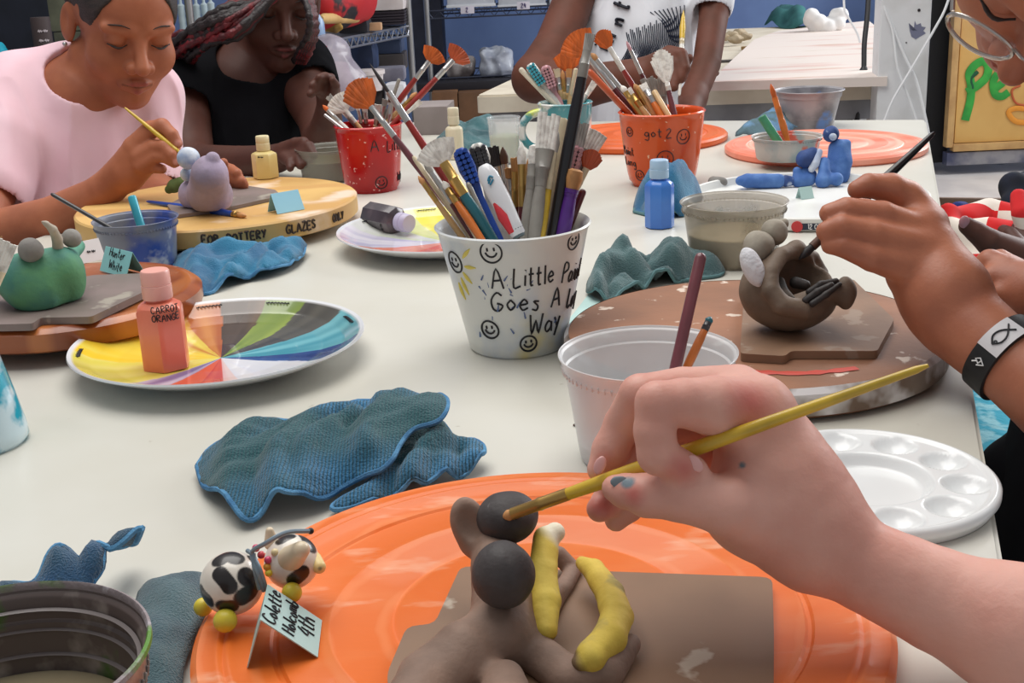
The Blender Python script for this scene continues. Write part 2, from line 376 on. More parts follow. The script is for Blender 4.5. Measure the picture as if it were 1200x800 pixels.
# ------------------------------------------------------------------ cloth
def cloth(name, label, outline, m, hem=None, H=0.012, w=0.02, ridges=(), rough=0.004, rs=40, step=0.004, cat='cloth', base=0.001, hemr=0.0018, thick=0.0022, grain=None, under=None):
    out = [T(p[0], p[1], p[2] if len(p) > 2 else 0) for p in outline]; out.append(out[0])
    out = smooth_line(out, 5)[:-1]; q = []
    for a, b in zip(out, out[1:] + out[:1]):
        n = max(1, int(np.linalg.norm((b - a)[:2]) / step)); q += [a + (b - a) * i / n for i in range(n)]
    poly = np.array(q); lo, hi = poly[:, :2].min(0), poly[:, :2].max(0)
    gx, gy = np.meshgrid(np.arange(lo[0], hi[0], step), np.arange(lo[1], hi[1], step)); pts = np.stack([gx.ravel(), gy.ravel()], 1) + np.random.uniform(-.2, .2, (gx.size, 2)) * step
    def inside(p):
        x, y = p[:, 0], p[:, 1]; r = np.zeros(len(p), bool); a = poly[:, :2]; b = np.roll(a, -1, 0)
        for (x1, y1), (x2, y2) in zip(a, b):
            c = ((y1 > y) != (y2 > y)) & (x < (x2 - x1) * (y - y1) / (y2 - y1 + 1e-12) + x1); r ^= c
        return r
    def seg_dist(p, line, closed=False):
        a = np.asarray(line)[:, :2]; b = np.roll(a, -1, 0)
        if not closed: a, b = a[:-1], b[:-1]
        best = np.full(len(p), 9.0)
        for u, v in zip(a, b):
            e = v - u; t = np.clip(((p - u) @ e) / (e @ e + 1e-12), 0, 1); best = np.minimum(best, np.linalg.norm(p - u - t[:, None] * e, axis=1))
        return best
    pts = pts[inside(pts)]; pts = pts[seg_dist(pts, poly, True) > step * .55]
    nb = len(poly); al = np.vstack([poly[:, :2], pts])
    res = mgeo.delaunay_2d_cdt([Vector(p) for p in al], [(i, (i + 1) % nb) for i in range(nb)], [], 1, 1e-6)
    W = np.array([v[:] for v in res[0]]); F = [list(f) for f in res[2]]
    sd = seg_dist(W, poly, True)
    dd = np.linalg.norm(W[:, None] - poly[None, :, :2], axis=2) if len(W) * nb < 3e7 else None
    if dd is not None:
        wt = 1 / (dd**2 + 1e-5); bh = (wt * (poly[:, 2] - TZ)).sum(1) / wt.sum(1)
    else: bh = np.zeros(len(W))
    h = bh + H * (1 - np.exp(-sd / w)) + base
    for line, amp, wd in ridges:
        L = [T(p[0], p[1], 0.008) for p in line]; L = smooth_line(L, 4) if len(L) > 2 else L
        h += amp * np.exp(-(seg_dist(W, L) / wd)**2)
    fade = np.clip(sd / 0.012, .35, 1)
    for i, p in enumerate(W):
        h[i] += fade[i] * rough * (mnoise.noise(Vector((p[0] * rs, p[1] * rs, 3.1))) + .5 * abs(mnoise.noise(Vector((p[0] * rs * 1.7 + 9, p[1] * rs * 2.3, 1.7)))))
    if grain:      # long soft pleats running one way
        ga, gamp, gf, gs = grain; ca, sa = math.cos(ga), math.sin(ga)
        for i, p in enumerate(W):
            u_, v_ = p[0] * ca + p[1] * sa, -p[0] * sa + p[1] * ca; h[i] += fade[i] * gamp * (1 - 2.2 * abs(mnoise.noise(Vector((u_ * gf * gs, v_ * gf, 5.3)))))
    h = np.maximum(h, base)
    V = np.column_stack([W, TZ + h])
    bm = bmesh.new(); vs = [bm.verts.new(v) for v in V]
    for f in F:
        try: bm.faces.new([vs[i] for i in f])
        except ValueError: pass
    bmesh.ops.recalc_face_normals(bm, faces=bm.faces[:]); bm.normal_update(); bm.verts.index_update()
    if sum(f.normal.z for f in bm.faces) < 0:
        for f in bm.faces: f.normal_flip()
    F = [[v.index for v in f.verts] for f in bm.faces]; bm.free()
    lo, hi = V.min(0), V.max(0); root = under if under is not None else thing(name, label, cat, A((lo[0] + hi[0]) / 2, (lo[1] + hi[1]) / 2, lo[2]))
    o = part('fabric' if under is None else 'folded_flap', (V, F), m, root, auto=None)
    sm = o.modifiers.new('thickness', 'SOLIDIFY'); sm.thickness = thick; sm.offset = 1
    if hem is not None:
        bv = V[:nb]; pv = [v + A(0, 0, thick * .5) for v in bv[::2]] ; pv.append(pv[0])
        part('hem', tube(smooth_line(pv, 2), hemr, 6, False), hem, root)
    return root
# ================================================================== setting
m_white = mat('table_laminate', (212, 210, 201), .36, (205, 202, 190), 6, .35, .65, c3=(186, 180, 166), ns3=55, lo3=.74, hi3=.78, spec=.4)
m_edge = mat('table_edge', (196, 190, 178), .5)
m_steel = mat('steel', (190, 190, 190), .3, metal=.9)
m_dark = mat('dark_metal', (30, 30, 34), .45)
m_wall = mat('blue_painted_wall', (116, 142, 192), .8, (104, 128, 178), 3, .4, .6, bump=.1, bs=60)
m_wallr = mat('grey_painted_wall', (150, 150, 156), .85, (136, 136, 142), 3)
m_floor = mat('pale_concrete', (226, 220, 216), .55, (206, 200, 198), 4, .4, .62, c3=(120, 116, 120), ns3=9, lo3=.68, hi3=.75)
YB, XL, XR = 6.2, -3.2, 4.2
struct('floor', box((.5, 2.6, -.03), (7.4, 7.4, .06)), m_floor)
struct('wall_back', box((.5, YB + .05, 1.4), (7.4, .1, 2.8)), m_wall)
struct('wall_left', box((XL - .05, 2.6, 1.4), (.1, 7.4, 2.8)), m_wallr)
struct('baseboard_back', box((.5, YB - .015, .07), (7.3, .03, .14)), mat('baseboard_paint', (120, 122, 132), .6, (60, 62, 76), 5, .5, .56, c3=(180, 178, 172), ns3=7, lo3=.6, hi3=.63))
# white square post behind the table, with a dark paint splat
pc = P(1066, 20, 2.60); pz = struct('trim_1', box((pc[0], pc[1] + .05, 1.4), (.103, .103, 2.8), yawax(-.16), .004), mat('post_paint', (226, 228, 230), .55, (205, 206, 204), 9, .45, .7, c3=(160, 158, 150), ns3=30, lo3=.72, hi3=.74))
pf = pc[1] - .012
sp = [(1065, 27), (1067, 33), (1069, 36), (1071, 33), (1072, 24), (1074, 29), (1077, 28), (1079, 27), (1080, 31), (1085, 32), (1082, 36), (1085, 39), (1080, 42), (1073, 46), (1068, 43), (1066, 36)][::-1]
def on_post(px, py, off=.0):   # point of the post's front face
    ax = yawax(-.16); n = -ax[1]; c0 = A(pc[0], pc[1] + .05, 0) + n * (.0515 + off); r = ray(px, py); t = np.dot(c0 - CAM, n) / np.dot(r, n); return CAM + r * t
V = [on_post(1075, 36, .0006)] + [on_post(x, y, .0006) for x, y in sp]; part_splat = struct('paint_splat', (np.array(V), [[0, i + 1, (i + 1) % len(sp) + 1] for i in range(len(sp))]), mat('grey_splat', (118, 122, 146), .6), parent=pz)
for k, ((x, y), r) in enumerate([((1077, 12), .8), ((1062, 50), .4)]):
    struct('nail_hole', lathe(on_post(x, y, .0005), [(0, .0006), (.004 * r, .0006), (.004 * r, 0)], 12, yawax(-.16)[1] * -1), mat('nail_hole', (40, 36, 40), .8), parent=pz)
# ------------------------------------------------------------------ work table
ta = math.radians(17.1); E1 = A(math.sin(ta), math.cos(ta), 0); E2 = A(-math.cos(ta), math.sin(ta), 0)
RE = T(1175, 655); LEN, WID = 2.35, 1.06; FR = T(1085, 140); S0 = FR - E1 * LEN
def tb(s, w): return S0 + E1 * s + E2 * w
tc_ = tb(LEN / 2, WID / 2); tab = thing('work_table', 'long white laminate work table covered with pottery and paint tools', 'table', A(tc_[0], tc_[1], 0))
ol = rounded([tb(0, 0), tb(LEN, 0), tb(LEN, WID), tb(0, WID)], .012)
part('tabletop', prism(ol[::-1], TZ - .028, TZ, .003), m_white, tab)
part('apron', join(box(tb(LEN / 2, .06) - A(0, 0, .065), (LEN - .2, .02, .07), [E1, E2, A(0, 0, 1)]), box(tb(LEN / 2, WID - .06) - A(0, 0, .065), (LEN - .2, .02, .07), [E1, E2, A(0, 0, 1)])), m_edge, tab)
for s, w in ((.08, .08), (LEN - .08, .08), (LEN - .08, WID - .08), (.08, WID - .08)):
    b = tb(s, w); part('leg', join(tube([A(b[0], b[1], .012), A(b[0], b[1], TZ - .028)], .02, 14), lathe(A(b[0], b[1], 0), [(0, 0), (.028, 0), (.028, .012), (.02, .02), (0, .02)], 16)), m_steel, tab)
# ------------------------------------------------------------------ round boards and bats
def disc_prof(r, h, foot=0, edge=.003, rings=()):
    p = [(0, 0), (r - edge, 0), (r, edge), (r, h - edge), (r - edge, h)]
    for rr, dz in rings: p += [(rr + .0022, h), (rr + .0008, h + dz), (rr - .0008, h + dz), (rr - .0022, h)]
    return p + [(0, h)]
def bat(name, label, pts, h, m, group=None, cat='bat', rings=((.151, .001), (.146, .001), (.125, -.0012), (.1, .0008), (.07, -.001), (.045, .0008))):
    c, r = circle3(*[T(*p, h) for p in pts]); c[2] = TZ
    t = solo(name, label, cat, lathe(c, disc_prof(r, h, rings=[(a * r / .163, d) for a, d in rings]), 128), m, group); return t, c, r
m_bat = mat('orange_plastic', (234, 114, 40), .44, (243, 148, 88), 7, .5, .85, c3=(250, 200, 166), ns3=17, lo3=.58, hi3=.8, wave=(11, 4, (242, 138, 78), .86, 1.1, 'RINGS', 'Z'), stretch=(1, 3.2, 1), coat=.12, spec=.35, bump=.06, bs=90)
m_bat2 = mat('orange_plastic_clean', (222, 98, 38), .42, (230, 118, 60), 9, .5, .7)
m_bat3 = mat('coral_plastic', (240, 138, 112), .42, (250, 176, 152), 10, .45, .7, stretch=(.35, 2, 1), wave=(7, 1.5, (252, 190, 168), .75, 1, 'RINGS', 'Z'))
bat1, BC, BR = bat('pottery_bat', 'large streaky orange plastic bat under the monkey sculpture', [(222, 790), (600, 553), (1052, 745)], .012, m_bat)
bat2, _, _ = bat('pottery_bat', 'plain orange plastic bat behind the orange brush pot', [(852, 152), (826, 165), (700, 172)], .012, m_bat2)
bat3, _, _ = bat('pottery_bat', 'coral pink plastic bat under the short cup with green stick', [(850, 172), (1084, 163), (1000, 186)], .012, m_bat3)
# brown masonite wheel board (right)
m_masonite = mat('masonite', (158, 108, 78), .6, (130, 90, 66), 8, .4, .62, c3=(214, 196, 180), ns3=48, lo3=.63, hi3=.67, bump=.15, bs=120)
m_masedge = mat('masonite_edge', (150, 136, 124), .6, (120, 98, 82), 18, .4, .6, c3=(226, 222, 222), ns3=16, lo3=.5, hi3=.58)
c, r = circle3(*[T(*p, .024) for p in [(662, 388), (760, 337), (1112, 402)]]); c[2] = TZ; WC, WR = c, r
wb = thing('banding_wheel_board', 'round brown paint-spattered board under the dark clay pinch pot', 'board', c)
part('board', lathe(c, [(0, .002), (r * .97, .002), (r, .006), (r, .021), (r - .003, .024), (r - .012, .0243), (0, .024)], 128), m_masonite, wb)
part('rim_band', lathe(c, [(r + .0004, .005), (r + .0008, .0055), (r + .0008, .0205), (r - .0028, .0243)], 128), m_masedge, wb, 'grey and white paint-worn edge')
fc = face_angle(c)
red = smooth_line([T(x, y, .0248) for x, y in ((852, 431), (872, 434), (900, 436), (935, 437), (970, 435), (1004, 431))], 3)
part('red_paint_streak', tube(red, [.0022 + .0026 * abs(math.sin(i * 1.3)) for i in range(len(red))], 8, flat=.12, side=None), mat('red_paint', (196, 72, 58), .5), wb)
# left wooden wheel board
m_wood = mat('varnished_wood', (164, 86, 36), .3, (138, 66, 26), 5, .35, .65, stretch=(1, 7, 2), wave=(5, 5, (182, 106, 52), .6, .95, 'BANDS', 'X'), coat=.25, c3=(206, 160, 120), ns3=30, lo3=.7, hi3=.74)
c, r = circle3(*[T(*p, .034) for p in [(236, 330), (180, 306), (107, 379)]]); c[2] = TZ; LC, LR = c, r
lw = thing('turntable_board', 'round varnished reddish wood wheel under the green clay creature', 'board', c)
part('board', lathe(c, [(0, .012), (r * .93, .012), (r * .985, .015), (r, .02), (r, .03), (r - .005, .034), (r - .014, .0342), (r - .016, .033), (0, .033)], 128), m_wood, lw)
part('foot', lathe(c, [(0, 0), (r * .6, 0), (r * .6, .012), (0, .012)], 64), m_dark, lw)
# glazes board
m_ply = mat('pale_ply', (222, 182, 112), .5, (196, 152, 88), 6, .4, .65, c3=(232, 208, 186), ns3=11, lo3=.6, hi3=.7, wave=(3, 6, (206, 160, 96), .6, .9, 'BANDS', 'Y'))
c, r = circle3(*[T(*p, .034) for p in [(417, 222), (212, 271), (330, 207)]]); c[2] = TZ; GC, GR = c, r
gb = thing('glaze_board', 'round pale wood board lettered along its edge under the lilac clay head', 'board', c)
part('board', lathe(c, [(0, .012), (r - .002, .012), (r, .014), (r, .032), (r - .002, .034), (0, .034)], 128), m_ply, gb)
part('foot', lathe(c, [(0, 0), (r * .62, 0), (r * .62, .012), (0, .012)], 64), m_dark, gb)
m_inkb = mat('burnt_black_lettering', (62, 46, 36), .7)
def edge_text(txt, th, s, z):
    pl, w = strokes(txt, .08); return ink(pl, on_cone(c, r, r, 1, th, z, s, .0003), .0012, 5, 3)
ang = lambda px, py: min(np.linspace(-PI, PI, 1440), key=lambda a: np.linalg.norm(proj(c + A(r * math.cos(a), r * math.sin(a), .022)) - A(px, py)) + (9e3 if np.dot(A(math.cos(a), math.sin(a), 0), CAM - c) < 0 else 0))
for w_, q_, s_ in (('ONLY', (393, 246), .0088), ('GLAZES', (351, 257), .0095), ('POTTERY', (288, 270), .009), ('FOR', (246, 276), .009)): part('lettering', edge_text(w_, ang(*q_), s_, .0185), m_inkb, gb)

# ------------------------------------------------------------------ plates
def plate_prof(r, h=.02):
    return [(0, .0), (r * .5, .0), (r * .53, -.0), (r * .56, .003), (r * .8, h * .45), (r * .985, h - .002), (r, h - .0005), (r * .995, h + .0008), (r * .97, h), (r * .85, h * .62), (r * .7, h * .4), (r * .5, h * .28), (r * .3, h * .22), (0, h * .2)]
def fine(prof, n):
    out = []
    for a, b in zip(prof, prof[1:]):
        k = max(1, int(math.hypot(b[0] - a[0], b[1] - a[1]) / n)); out += [(a[0] + (b[0] - a[0]) * i / k, a[1] + (b[1] - a[1]) * i / k) for i in range(k)]
    return out + [prof[-1]]
def wedge_plate(name, label, pts, h, wedges, seed, topstart=7):
    c, r = circle3(*[T(*p, h) for p in pts]); c[2] = TZ
    root = thing(name, label, 'plate', c); pr = plate_prof(r, h)
    part('plate_body', lathe(c, pr[:9], 192), mat('white_glaze', (232, 234, 238), .18, coat=.6), root)
    o = part('glaze_wedges', lathe(c, fine(pr[8:], .0022), 360), attr_color_mat('painted_glaze%d' % seed, .16, .5), root)
    tbl = [(math.atan2((T(x, y, h) - c)[1], (T(x, y, h) - c)[0]), lin(a), lin(b)) for (x, y), a, b in wedges]; tbl.sort(key=lambda e: e[0])
    an = np.array([e[0] for e in tbl])
    def fn(co):
        th = np.arctan2(co[:, 1], co[:, 0]); rr = np.hypot(co[:, 0], co[:, 1]) / r
        n = np.array([mnoise.noise(Vector((q[0] * 30, q[1] * 30, seed))) for q in co]); n2 = np.array([mnoise.noise(Vector((t * 7, q * 1.5, seed + 5))) for t, q in zip(th, rr)])
        th = th + .05 * n
        i = (np.searchsorted(an, th, 'right') - 1) % len(tbl); mixv = np.clip(.5 + 1.1 * n2, 0, 1)[:, None]
        ca = np.array([e[1] for e in tbl]); cb = np.array([e[2] for e in tbl]); col = ca[i] * (1 - mixv) + cb[i] * mixv
        edge = np.clip((rr - .955) / .02, 0, 1)[:, None]; return col * (1 - edge) + np.array(lin((234, 234, 236))) * edge
    paint(o, fn); return root, c, r
YEL, ORB, DKB, GRN, BLK, TEA, NVY, WHT, PNK, RED, PUR = (236, 218, 92), (176, 92, 42), (70, 54, 44), (96, 124, 52), (64, 62, 58), (72, 152, 168), (40, 62, 120), (228, 228, 230), (226, 170, 168), (222, 96, 70), (128, 120, 168)
pl1, PC, PR = wedge_plate('glaze_sample_plate', 'large white plate of many coloured glaze wedges with orange bottle on it', [(82, 430), (427, 380), (320, 349)], .022, [
 # each entry starts a wedge that runs counter-clockwise to the next one
 ((424, 390), TEA, (120, 190, 200)), ((405, 361), BLK, (92, 88, 80)), ((366, 351), GRN, (150, 168, 70)), ((313, 350), (110, 84, 60), DKB), ((294, 351), DKB, (84, 66, 56)), ((259, 356), ORB, (206, 134, 70)), ((214, 364), (200, 130, 60), YEL), ((160, 378), (242, 206, 60), YEL),
 ((100, 408), (236, 226, 130), (226, 216, 96)), ((112, 446), (206, 200, 220), PUR), ((152, 457), (228, 120, 84), RED), ((205, 462), RED, (196, 60, 58)), ((262, 462), PNK, (232, 206, 200)), ((300, 457), WHT, (220, 222, 232)), ((415, 408), NVY, (60, 92, 150))], 1)
pl2, QC, QR = wedge_plate('glaze_sample_plate', 'white plate with yellow and red wedges under the dark bottle on its side', [(394, 272), (455, 248), (500, 296)], .022, [
 ((600, 285), (238, 226, 120), YEL), ((560, 248), (236, 224, 60), (240, 232, 120)), ((488, 247), (214, 222, 150), (226, 226, 170)), ((440, 250), (206, 214, 190), (220, 220, 224)), ((400, 262), (190, 186, 214), (222, 218, 228)), ((397, 281), (222, 120, 100), (230, 160, 140)), ((440, 293), (214, 96, 84), RED), ((545, 296), (206, 70, 70), (226, 130, 110))], 2)
# tiny written glaze names round the rims (not legible in the photo: plain pen squiggles)
m_pen = mat('pen_black', (40, 38, 44), .7)
def squiggle(c, r, h, ths, root):
    for th in ths:
        pts = []
        for i in range(22):
            u = i / 21; a = th + (u - .5) * .2; rr = r * (.93 + .018 * math.sin(i * 2.1)); hh = h * .86 + .0011
            pts.append(c + A(rr * math.cos(a), rr * math.sin(a), hh))
        part('pen_writing', tube(pts, .0005, 5), m_pen, root)
squiggle(PC, PR, .022, [math.atan2((T(x, y, .02) - PC)[1], (T(x, y, .02) - PC)[0]) for x, y in [(105, 412), (140, 388), (245, 358), (330, 352), (420, 372)]], pl1)
squiggle(QC, QR, .022, [math.atan2((T(x, y, .02) - QC)[1], (T(x, y, .02) - QC)[0]) for x, y in [(500, 246), (425, 257)]], pl2)
# plain white tray-plate with printed band, under the blue clay bear
c, r = circle3(*[T(*p, .015) for p in [(808, 222), (1077, 218), (940, 257)]]); c[2] = TZ; TC, TR = c, r
tr = thing('white_lid_tray', 'white plastic lid used as a tray under the blue clay figures', 'tray', c)
m_wplast = mat('white_plastic', (232, 232, 228), .35, (220, 218, 212), 12, .5, .7)
part('tray_body', lathe(c, [(0, .0), (r * .97, 0), (r, .003), (r, .015), (r * .985, .0165), (r * .97, .0155), (r * .95, .007), (r * .93, .0055), (0, .0055)], 128), m_wplast, tr)
lab = on_cone(c, r, r, 1, ang(0, 0) if False else 0, 0, 1, .0003)
def band(c, r, px, py, h, wid, z0, z1, off=.0004):
    q = T(px, py, h) - c; th = math.atan2(q[1], q[0]); V = []; n = 14
    for i in range(n + 1):
        a = th + (i / n - .5) * wid / r
        for z in (z0, z1): V.append(c + A((r + off) * math.cos(a), (r + off) * math.sin(a), z))
    return (np.array(V), [[2 * i, 2 * i + 2, 2 * i + 3, 2 * i + 1] for i in range(n)]), th
vf, th = band(c, r, 962, 266, .006, .052, .003, .0105); part('printed_band', vf, mat('navy_print', (44, 52, 72), .5), tr)
pl, w = strokes('12 OZ. NON'); part('printed_text', ink(pl, on_cone(c, r, r, 1, th, .0045, .0052, .0008), .0005, 5, 3), mat('white_print', (235, 235, 235), .5), tr)
vf, th2 = band(c, r, 935, 263, .006, .013, .0015, .012, .001); part('printed_logo', lathe(c + A((r) * math.cos(th2), r * math.sin(th2), .0068), [(0, .0012), (.0062, .0012), (.0062, 0)], 20, A(math.cos(th2), math.sin(th2), 0)), mat('red_print', (206, 60, 62), .5), tr)
# ------------------------------------------------------------------ square tiles
def tile(name, label, px, h0, th, m, group=None, rnd=.006, bev=.0012):
    ol = rounded([Z(x, y, TZ + h0 + th) for x, y in px], rnd, 3)
    a = sum(ol[i][0] * ol[(i + 1) % len(ol)][1] - ol[(i + 1) % len(ol)][0] * ol[i][1] for i in range(len(ol)))
    return solo(name, label, 'tile', prism(ol if a > 0 else ol[::-1], TZ + h0, TZ + h0 + th, bev), m, group)
m_tile = mat('brown_hardboard', (142, 110, 84), .5, (126, 96, 72), 9, .4, .6, c3=(176, 160, 142), ns3=34, lo3=.66, hi3=.7, bump=.05, bs=150)
tile('hardboard_tile', 'smooth brown hardboard tile under the monkey sculpture on the orange bat', [(540, 663), (905, 676), (907, 745), (906, 905), (470, 905), (453, 790), (477, 733), (509, 731)], .0122, .0045, m_tile, None, .006)
m_tile2 = mat('brown_clay_tile', (142, 110, 86), .55, (124, 96, 76), 14, .4, .6, c3=(150, 128, 110), ns3=40, lo3=.62, hi3=.66, bump=.08, bs=150)
tile('hardboard_tile', 'brown hardboard tile under the dark clay pinch pot', [(868, 402), (872, 342), (1000, 327), (1048, 374), (1028, 411), (927, 411), (920, 417), (868, 414)], .0245, .006, m_tile2, None, .004)
m_tile3 = mat('grey_mauve_tile', (132, 116, 112), .5, (116, 104, 98), 14, .4, .6, c3=(158, 150, 138), ns3=30, lo3=.62, hi3=.68)
tile('hardboard_tile', 'grey mauve tile under the green clay creature', [(-12, 372), (0, 342), (110, 322), (168, 320), (168, 342), (107, 371), (48, 372), (38, 379), (-5, 380)], .0345, .006, m_tile3, None, .004)
tile('hardboard_tile', 'grey tile under the lilac clay head on the lettered board', [(196, 240), (250, 212), (322, 222), (330, 229), (262, 244), (205, 252)], .0345, .004, m_tile3, None, .004)
# ------------------------------------------------------------------ folded name cards
def card(label, a, b, h, back, m, txt=(), ts=.006, base=0.0, foot=None, fr=.5):
    """tent card: front panel from bottom edge a-b (px) up to height h; back = depth of the rear fold foot"""
    A0, B0 = T(*a, base), T(*b, base); e = nrm(B0 - A0); n = nrm(A(-e[1], e[0], 0)); n = n if np.dot(n, CF) > 0 else -n
    if foot is not None: v = T(*foot, base) - A0; back = np.linalg.norm(v); n = v / back
    rt = thing('name_card', label, 'card', (A0 + B0) / 2)
    t0, t1 = A0 + n * back * fr + A(0, 0, h), B0 + n * back * fr + A(0, 0, h); A2, B2 = A0 + n * back, B0 + n * back
    def slab(p, q, r_, s): 
        k = nrm(np.cross(q - p, s - p)) * .00025
        return np.array([p - k, q - k, r_ - k, s - k, p + k, q + k, r_ + k, s + k]), [[0, 1, 2, 3], [7, 6, 5, 4], [0, 4, 5, 1], [1, 5, 6, 2], [2, 6, 7, 3], [3, 7, 4, 0]]
    part('front_panel', slab(A0, B0, t1, t0), m, rt, smooth=False); part('back_panel', slab(A2, B2, t1, t0), m, rt, smooth=False)
    if txt:
        up = nrm(t0 - A0); k = nrm(np.cross(e, up)); k = k if np.dot(k, CAM - A0) > 0 else -k; L = np.linalg.norm(B0 - A0); Hh = np.linalg.norm(t0 - A0); vf = []
        for i, s in enumerate(txt):
            pl, w = strokes(s, .12); o = A0 + e * L * (.5 + .04 * i) + up * (Hh * (1 - (i + .75) / (len(txt) + .15))) + k * .0006
            vf.append(ink(pl, on_plane(o, e, up, min(ts, L * .86 / w)), .00036, 5, 3))
        part('handwriting', join(*vf), m_pen, rt)
    return rt
m_card = mat('pale_aqua_card', (178, 208, 204), .7); m_cardb = mat('blue_card', (150, 204, 226), .7); m_cardt = mat('teal_card', (140, 206, 208), .7)

card('pale aqua name card with three handwritten lines beside the cow figurine', (372, 770), (377, 727), .0225, 0, m_card, ('Colette', 'Holcomb', '4th'), .0095, .0125, foot=(290, 782), fr=.74)
card('teal name card with handwriting behind the peach orange paint bottle', (117, 317), (148, 325), .022, .02, m_cardt, ('Hunter', 'White'), .008, .0345)
card('blank sky blue folded card on the lettered glaze board', (325, 251), (357, 245), .022, .022, m_cardb, (), .006, .0345)
card('white card with small writing beside the green creature', (97, 309), (124, 303), .02, .018, mat('white_card', (232, 226, 224), .7), ('~~',), .006, .0345)
card('pale aqua card leaning before the blue clay bear', (939, 234), (954, 232), .014, .012, m_card, (), .006, .0058)
_q = [T(x, y, .0008) for x, y in [(662, 380), (690, 344), (704, 352), (676, 389)]]
solo('paper_slip', 'pale aqua paper slip lying flat under the grey green towel', 'paper', prism(_q, TZ, TZ + .0006, 0) if False else prism([p for p in _q][::-1], TZ + .0001, TZ + .0007, 0), m_card)
# ================================================================== pots, cups
def cup_VF(c, prof_out, wall, seg=96, bottom=.003):
    """thin-walled vessel from its outer profile [(r,h)...] bottom to rim"""
    inner = [(max(r - wall, .001), h) for r, h in prof_out if h > bottom][::-1]
    rim = prof_out[-1]
    return lathe(c, [(0, 0)] + prof_out + [(rim[0] - wall * .5, rim[1] + wall * .4)] + inner + [(max(prof_out[0][0] - wall, .001), bottom), (0, bottom)], seg)
ORD = ['first', 'second', 'third', 'fourth', 'fifth', 'sixth', 'seventh', 'eighth', 'ninth', 'tenth', 'eleventh', 'twelfth', 'thirteenth', 'fourteenth', 'fifteenth', 'sixteenth', 'seventeenth', 'eighteenth', 'nineteenth', 'twentieth', 'twenty-first', 'twenty-second', 'twenty-third', 'twenty-fourth', 'twenty-fifth', 'twenty-sixth', 'twenty-seventh', 'twenty-eighth', 'twenty-ninth', 'thirtieth']
# ---- white bucket
G = T(607, 404); c = G; H_ = .103; r0 = .0395; r1 = .061
wbk = thing('brush_bucket', 'white painted tapered bucket lettered in black, full of brushes', 'bucket', c)
prof = [(r0 - .002, 0), (r0, .002)] + [(r0 + (r1 - r0) * t, .002 + (H_ - .004) * t) for t in np.linspace(.1, .96, 8)] + [(r1 + .0006, H_ - .003), (r1 + .002, H_ - .001)]
m_bucket = mat('white_painted_ceramic', (222, 224, 220), .38, (180, 194, 216), 16, .46, .7, c3=(226, 208, 124), ns3=12, lo3=.58, hi3=.72, coat=.2)
part('bucket_body', cup_VF(c, prof, .0028), m_bucket, wbk)
m_blk = mat('black_brush_paint', (24, 24, 30), .5); m_ylw = mat('yellow_dab', (224, 206, 96), .5); m_bluep = mat('blue_grey_dab', (96, 116, 160), .5)
fa = face_angle(c)
def bpx(c, r0, r1, H_, px, py):    # angle & height on the visible side of a pot from a pixel
    best = None
    for th in np.linspace(fa - 1.5, fa + 1.5, 151):
        for z in np.linspace(0, H_, 60):
            r = r0(z) if callable(r0) else r0 + (r1 - r0) * z / H_; q = proj(c + A(r * math.cos(th), r * math.sin(th), z)); d = (q[0] - px)**2 + (q[1] - py)**2
            if best is None or d < best[0]: best = (d, th, z)
    return best[1], best[2]
def pot_text(c, r0, r1, H_, items, rad, m, root, name='lettering'):
    vf = []
    for it in items:
        txt, px, py, s = it[:4]; th, z = bpx(c, r0, r1, H_, px, py)
        pl, w = (smiley(), 2) if txt == ':)' else strokes(txt, .08)
        if len(it) > 4: q = it[4] * dep(c) / FOC / (w * s); pl = [[(a * q, b) for a, b in st] for st in pl]
        vf.append(ink(pl, on_cone(c, r0, r1, H_, th, z - (0 if txt == ':)' else s * .5), s, .0004), rad, 5, 3))
    return part(name, join(*vf), m, next((ch for ch in root.children if ch.name.startswith(('bucket_body', 'pot_body'))), root))
for it in [('A', 583, 328, .0165, 13), ('Little', 626, 322, .0155, 46), ('Paint', 672, 316, .0155, 42), ('Goes', 604, 354, .0155, 54), ('A', 651, 347, .0155, 12), ('Long', 672, 345, .0155, 34), ('Way', 640, 377, .0165, 40)]: pot_text(c, r0, r1, H_, [it], .0008, m_blk, wbk)
def smile_at(items, rad, m, root, c, r0, r1, H_):
    for px, py, s in items:
        pot_text(c, r0, r1, H_, [(':)', px, py, s)], rad, m, root, 'smiley')
smile_at([(575, 296, .0085), (534, 306, .0085), (574, 386, .0075), (620, 402, .0066), (672, 283, .007)], .0008, m_blk, wbk, c, r0, r1, H_)
vf = []
for a, b in (((543, 303), (551, 291)), ((544, 313), (557, 315)), ((543, 318), (554, 333)), ((540, 325), (550, 345)), ((538, 330), (546, 352))):
    (t1, z1), (t2, z2) = bpx(c, r0, r1, H_, *a), bpx(c, r0, r1, H_, *b)
    pts = []
    for u in np.linspace(0, 1, 6): z = z1 + (z2 - z1) * u; r = r0 + (r1 - r0) * z / H_ + .0003; th = t1 + (t2 - t1) * u; pts.append(c + A(r * math.cos(th), r * math.sin(th), z))
    vf.append(tube(pts, [.0006, .0013, .0017, .0016, .001, .0004], 6))
part('sun_rays', join(*vf), m_ylw, wbk)
vf = []
for k in range(26):
    px, py = 560 + random.random() * 105, 318 + random.random() * 75
    if px > 690 - (py - 250) * .3: continue
    t1, z1 = bpx(c, r0, r1, H_, px, py); r = r0 + (r1 - r0) * z1 / H_ + .0001; q = c + A(r * math.cos(t1), r * math.sin(t1), z1)
    vf.append(tube([q, q + A(random.uniform(-.003, .003), 0, random.uniform(-.006, .006))], [.0003, .0008], 5))
part('paint_flecks', join(*vf), m_bluep, wbk)
WB = dict(c=c, r0=r0, r1=r1, h=H_, where='white bucket')
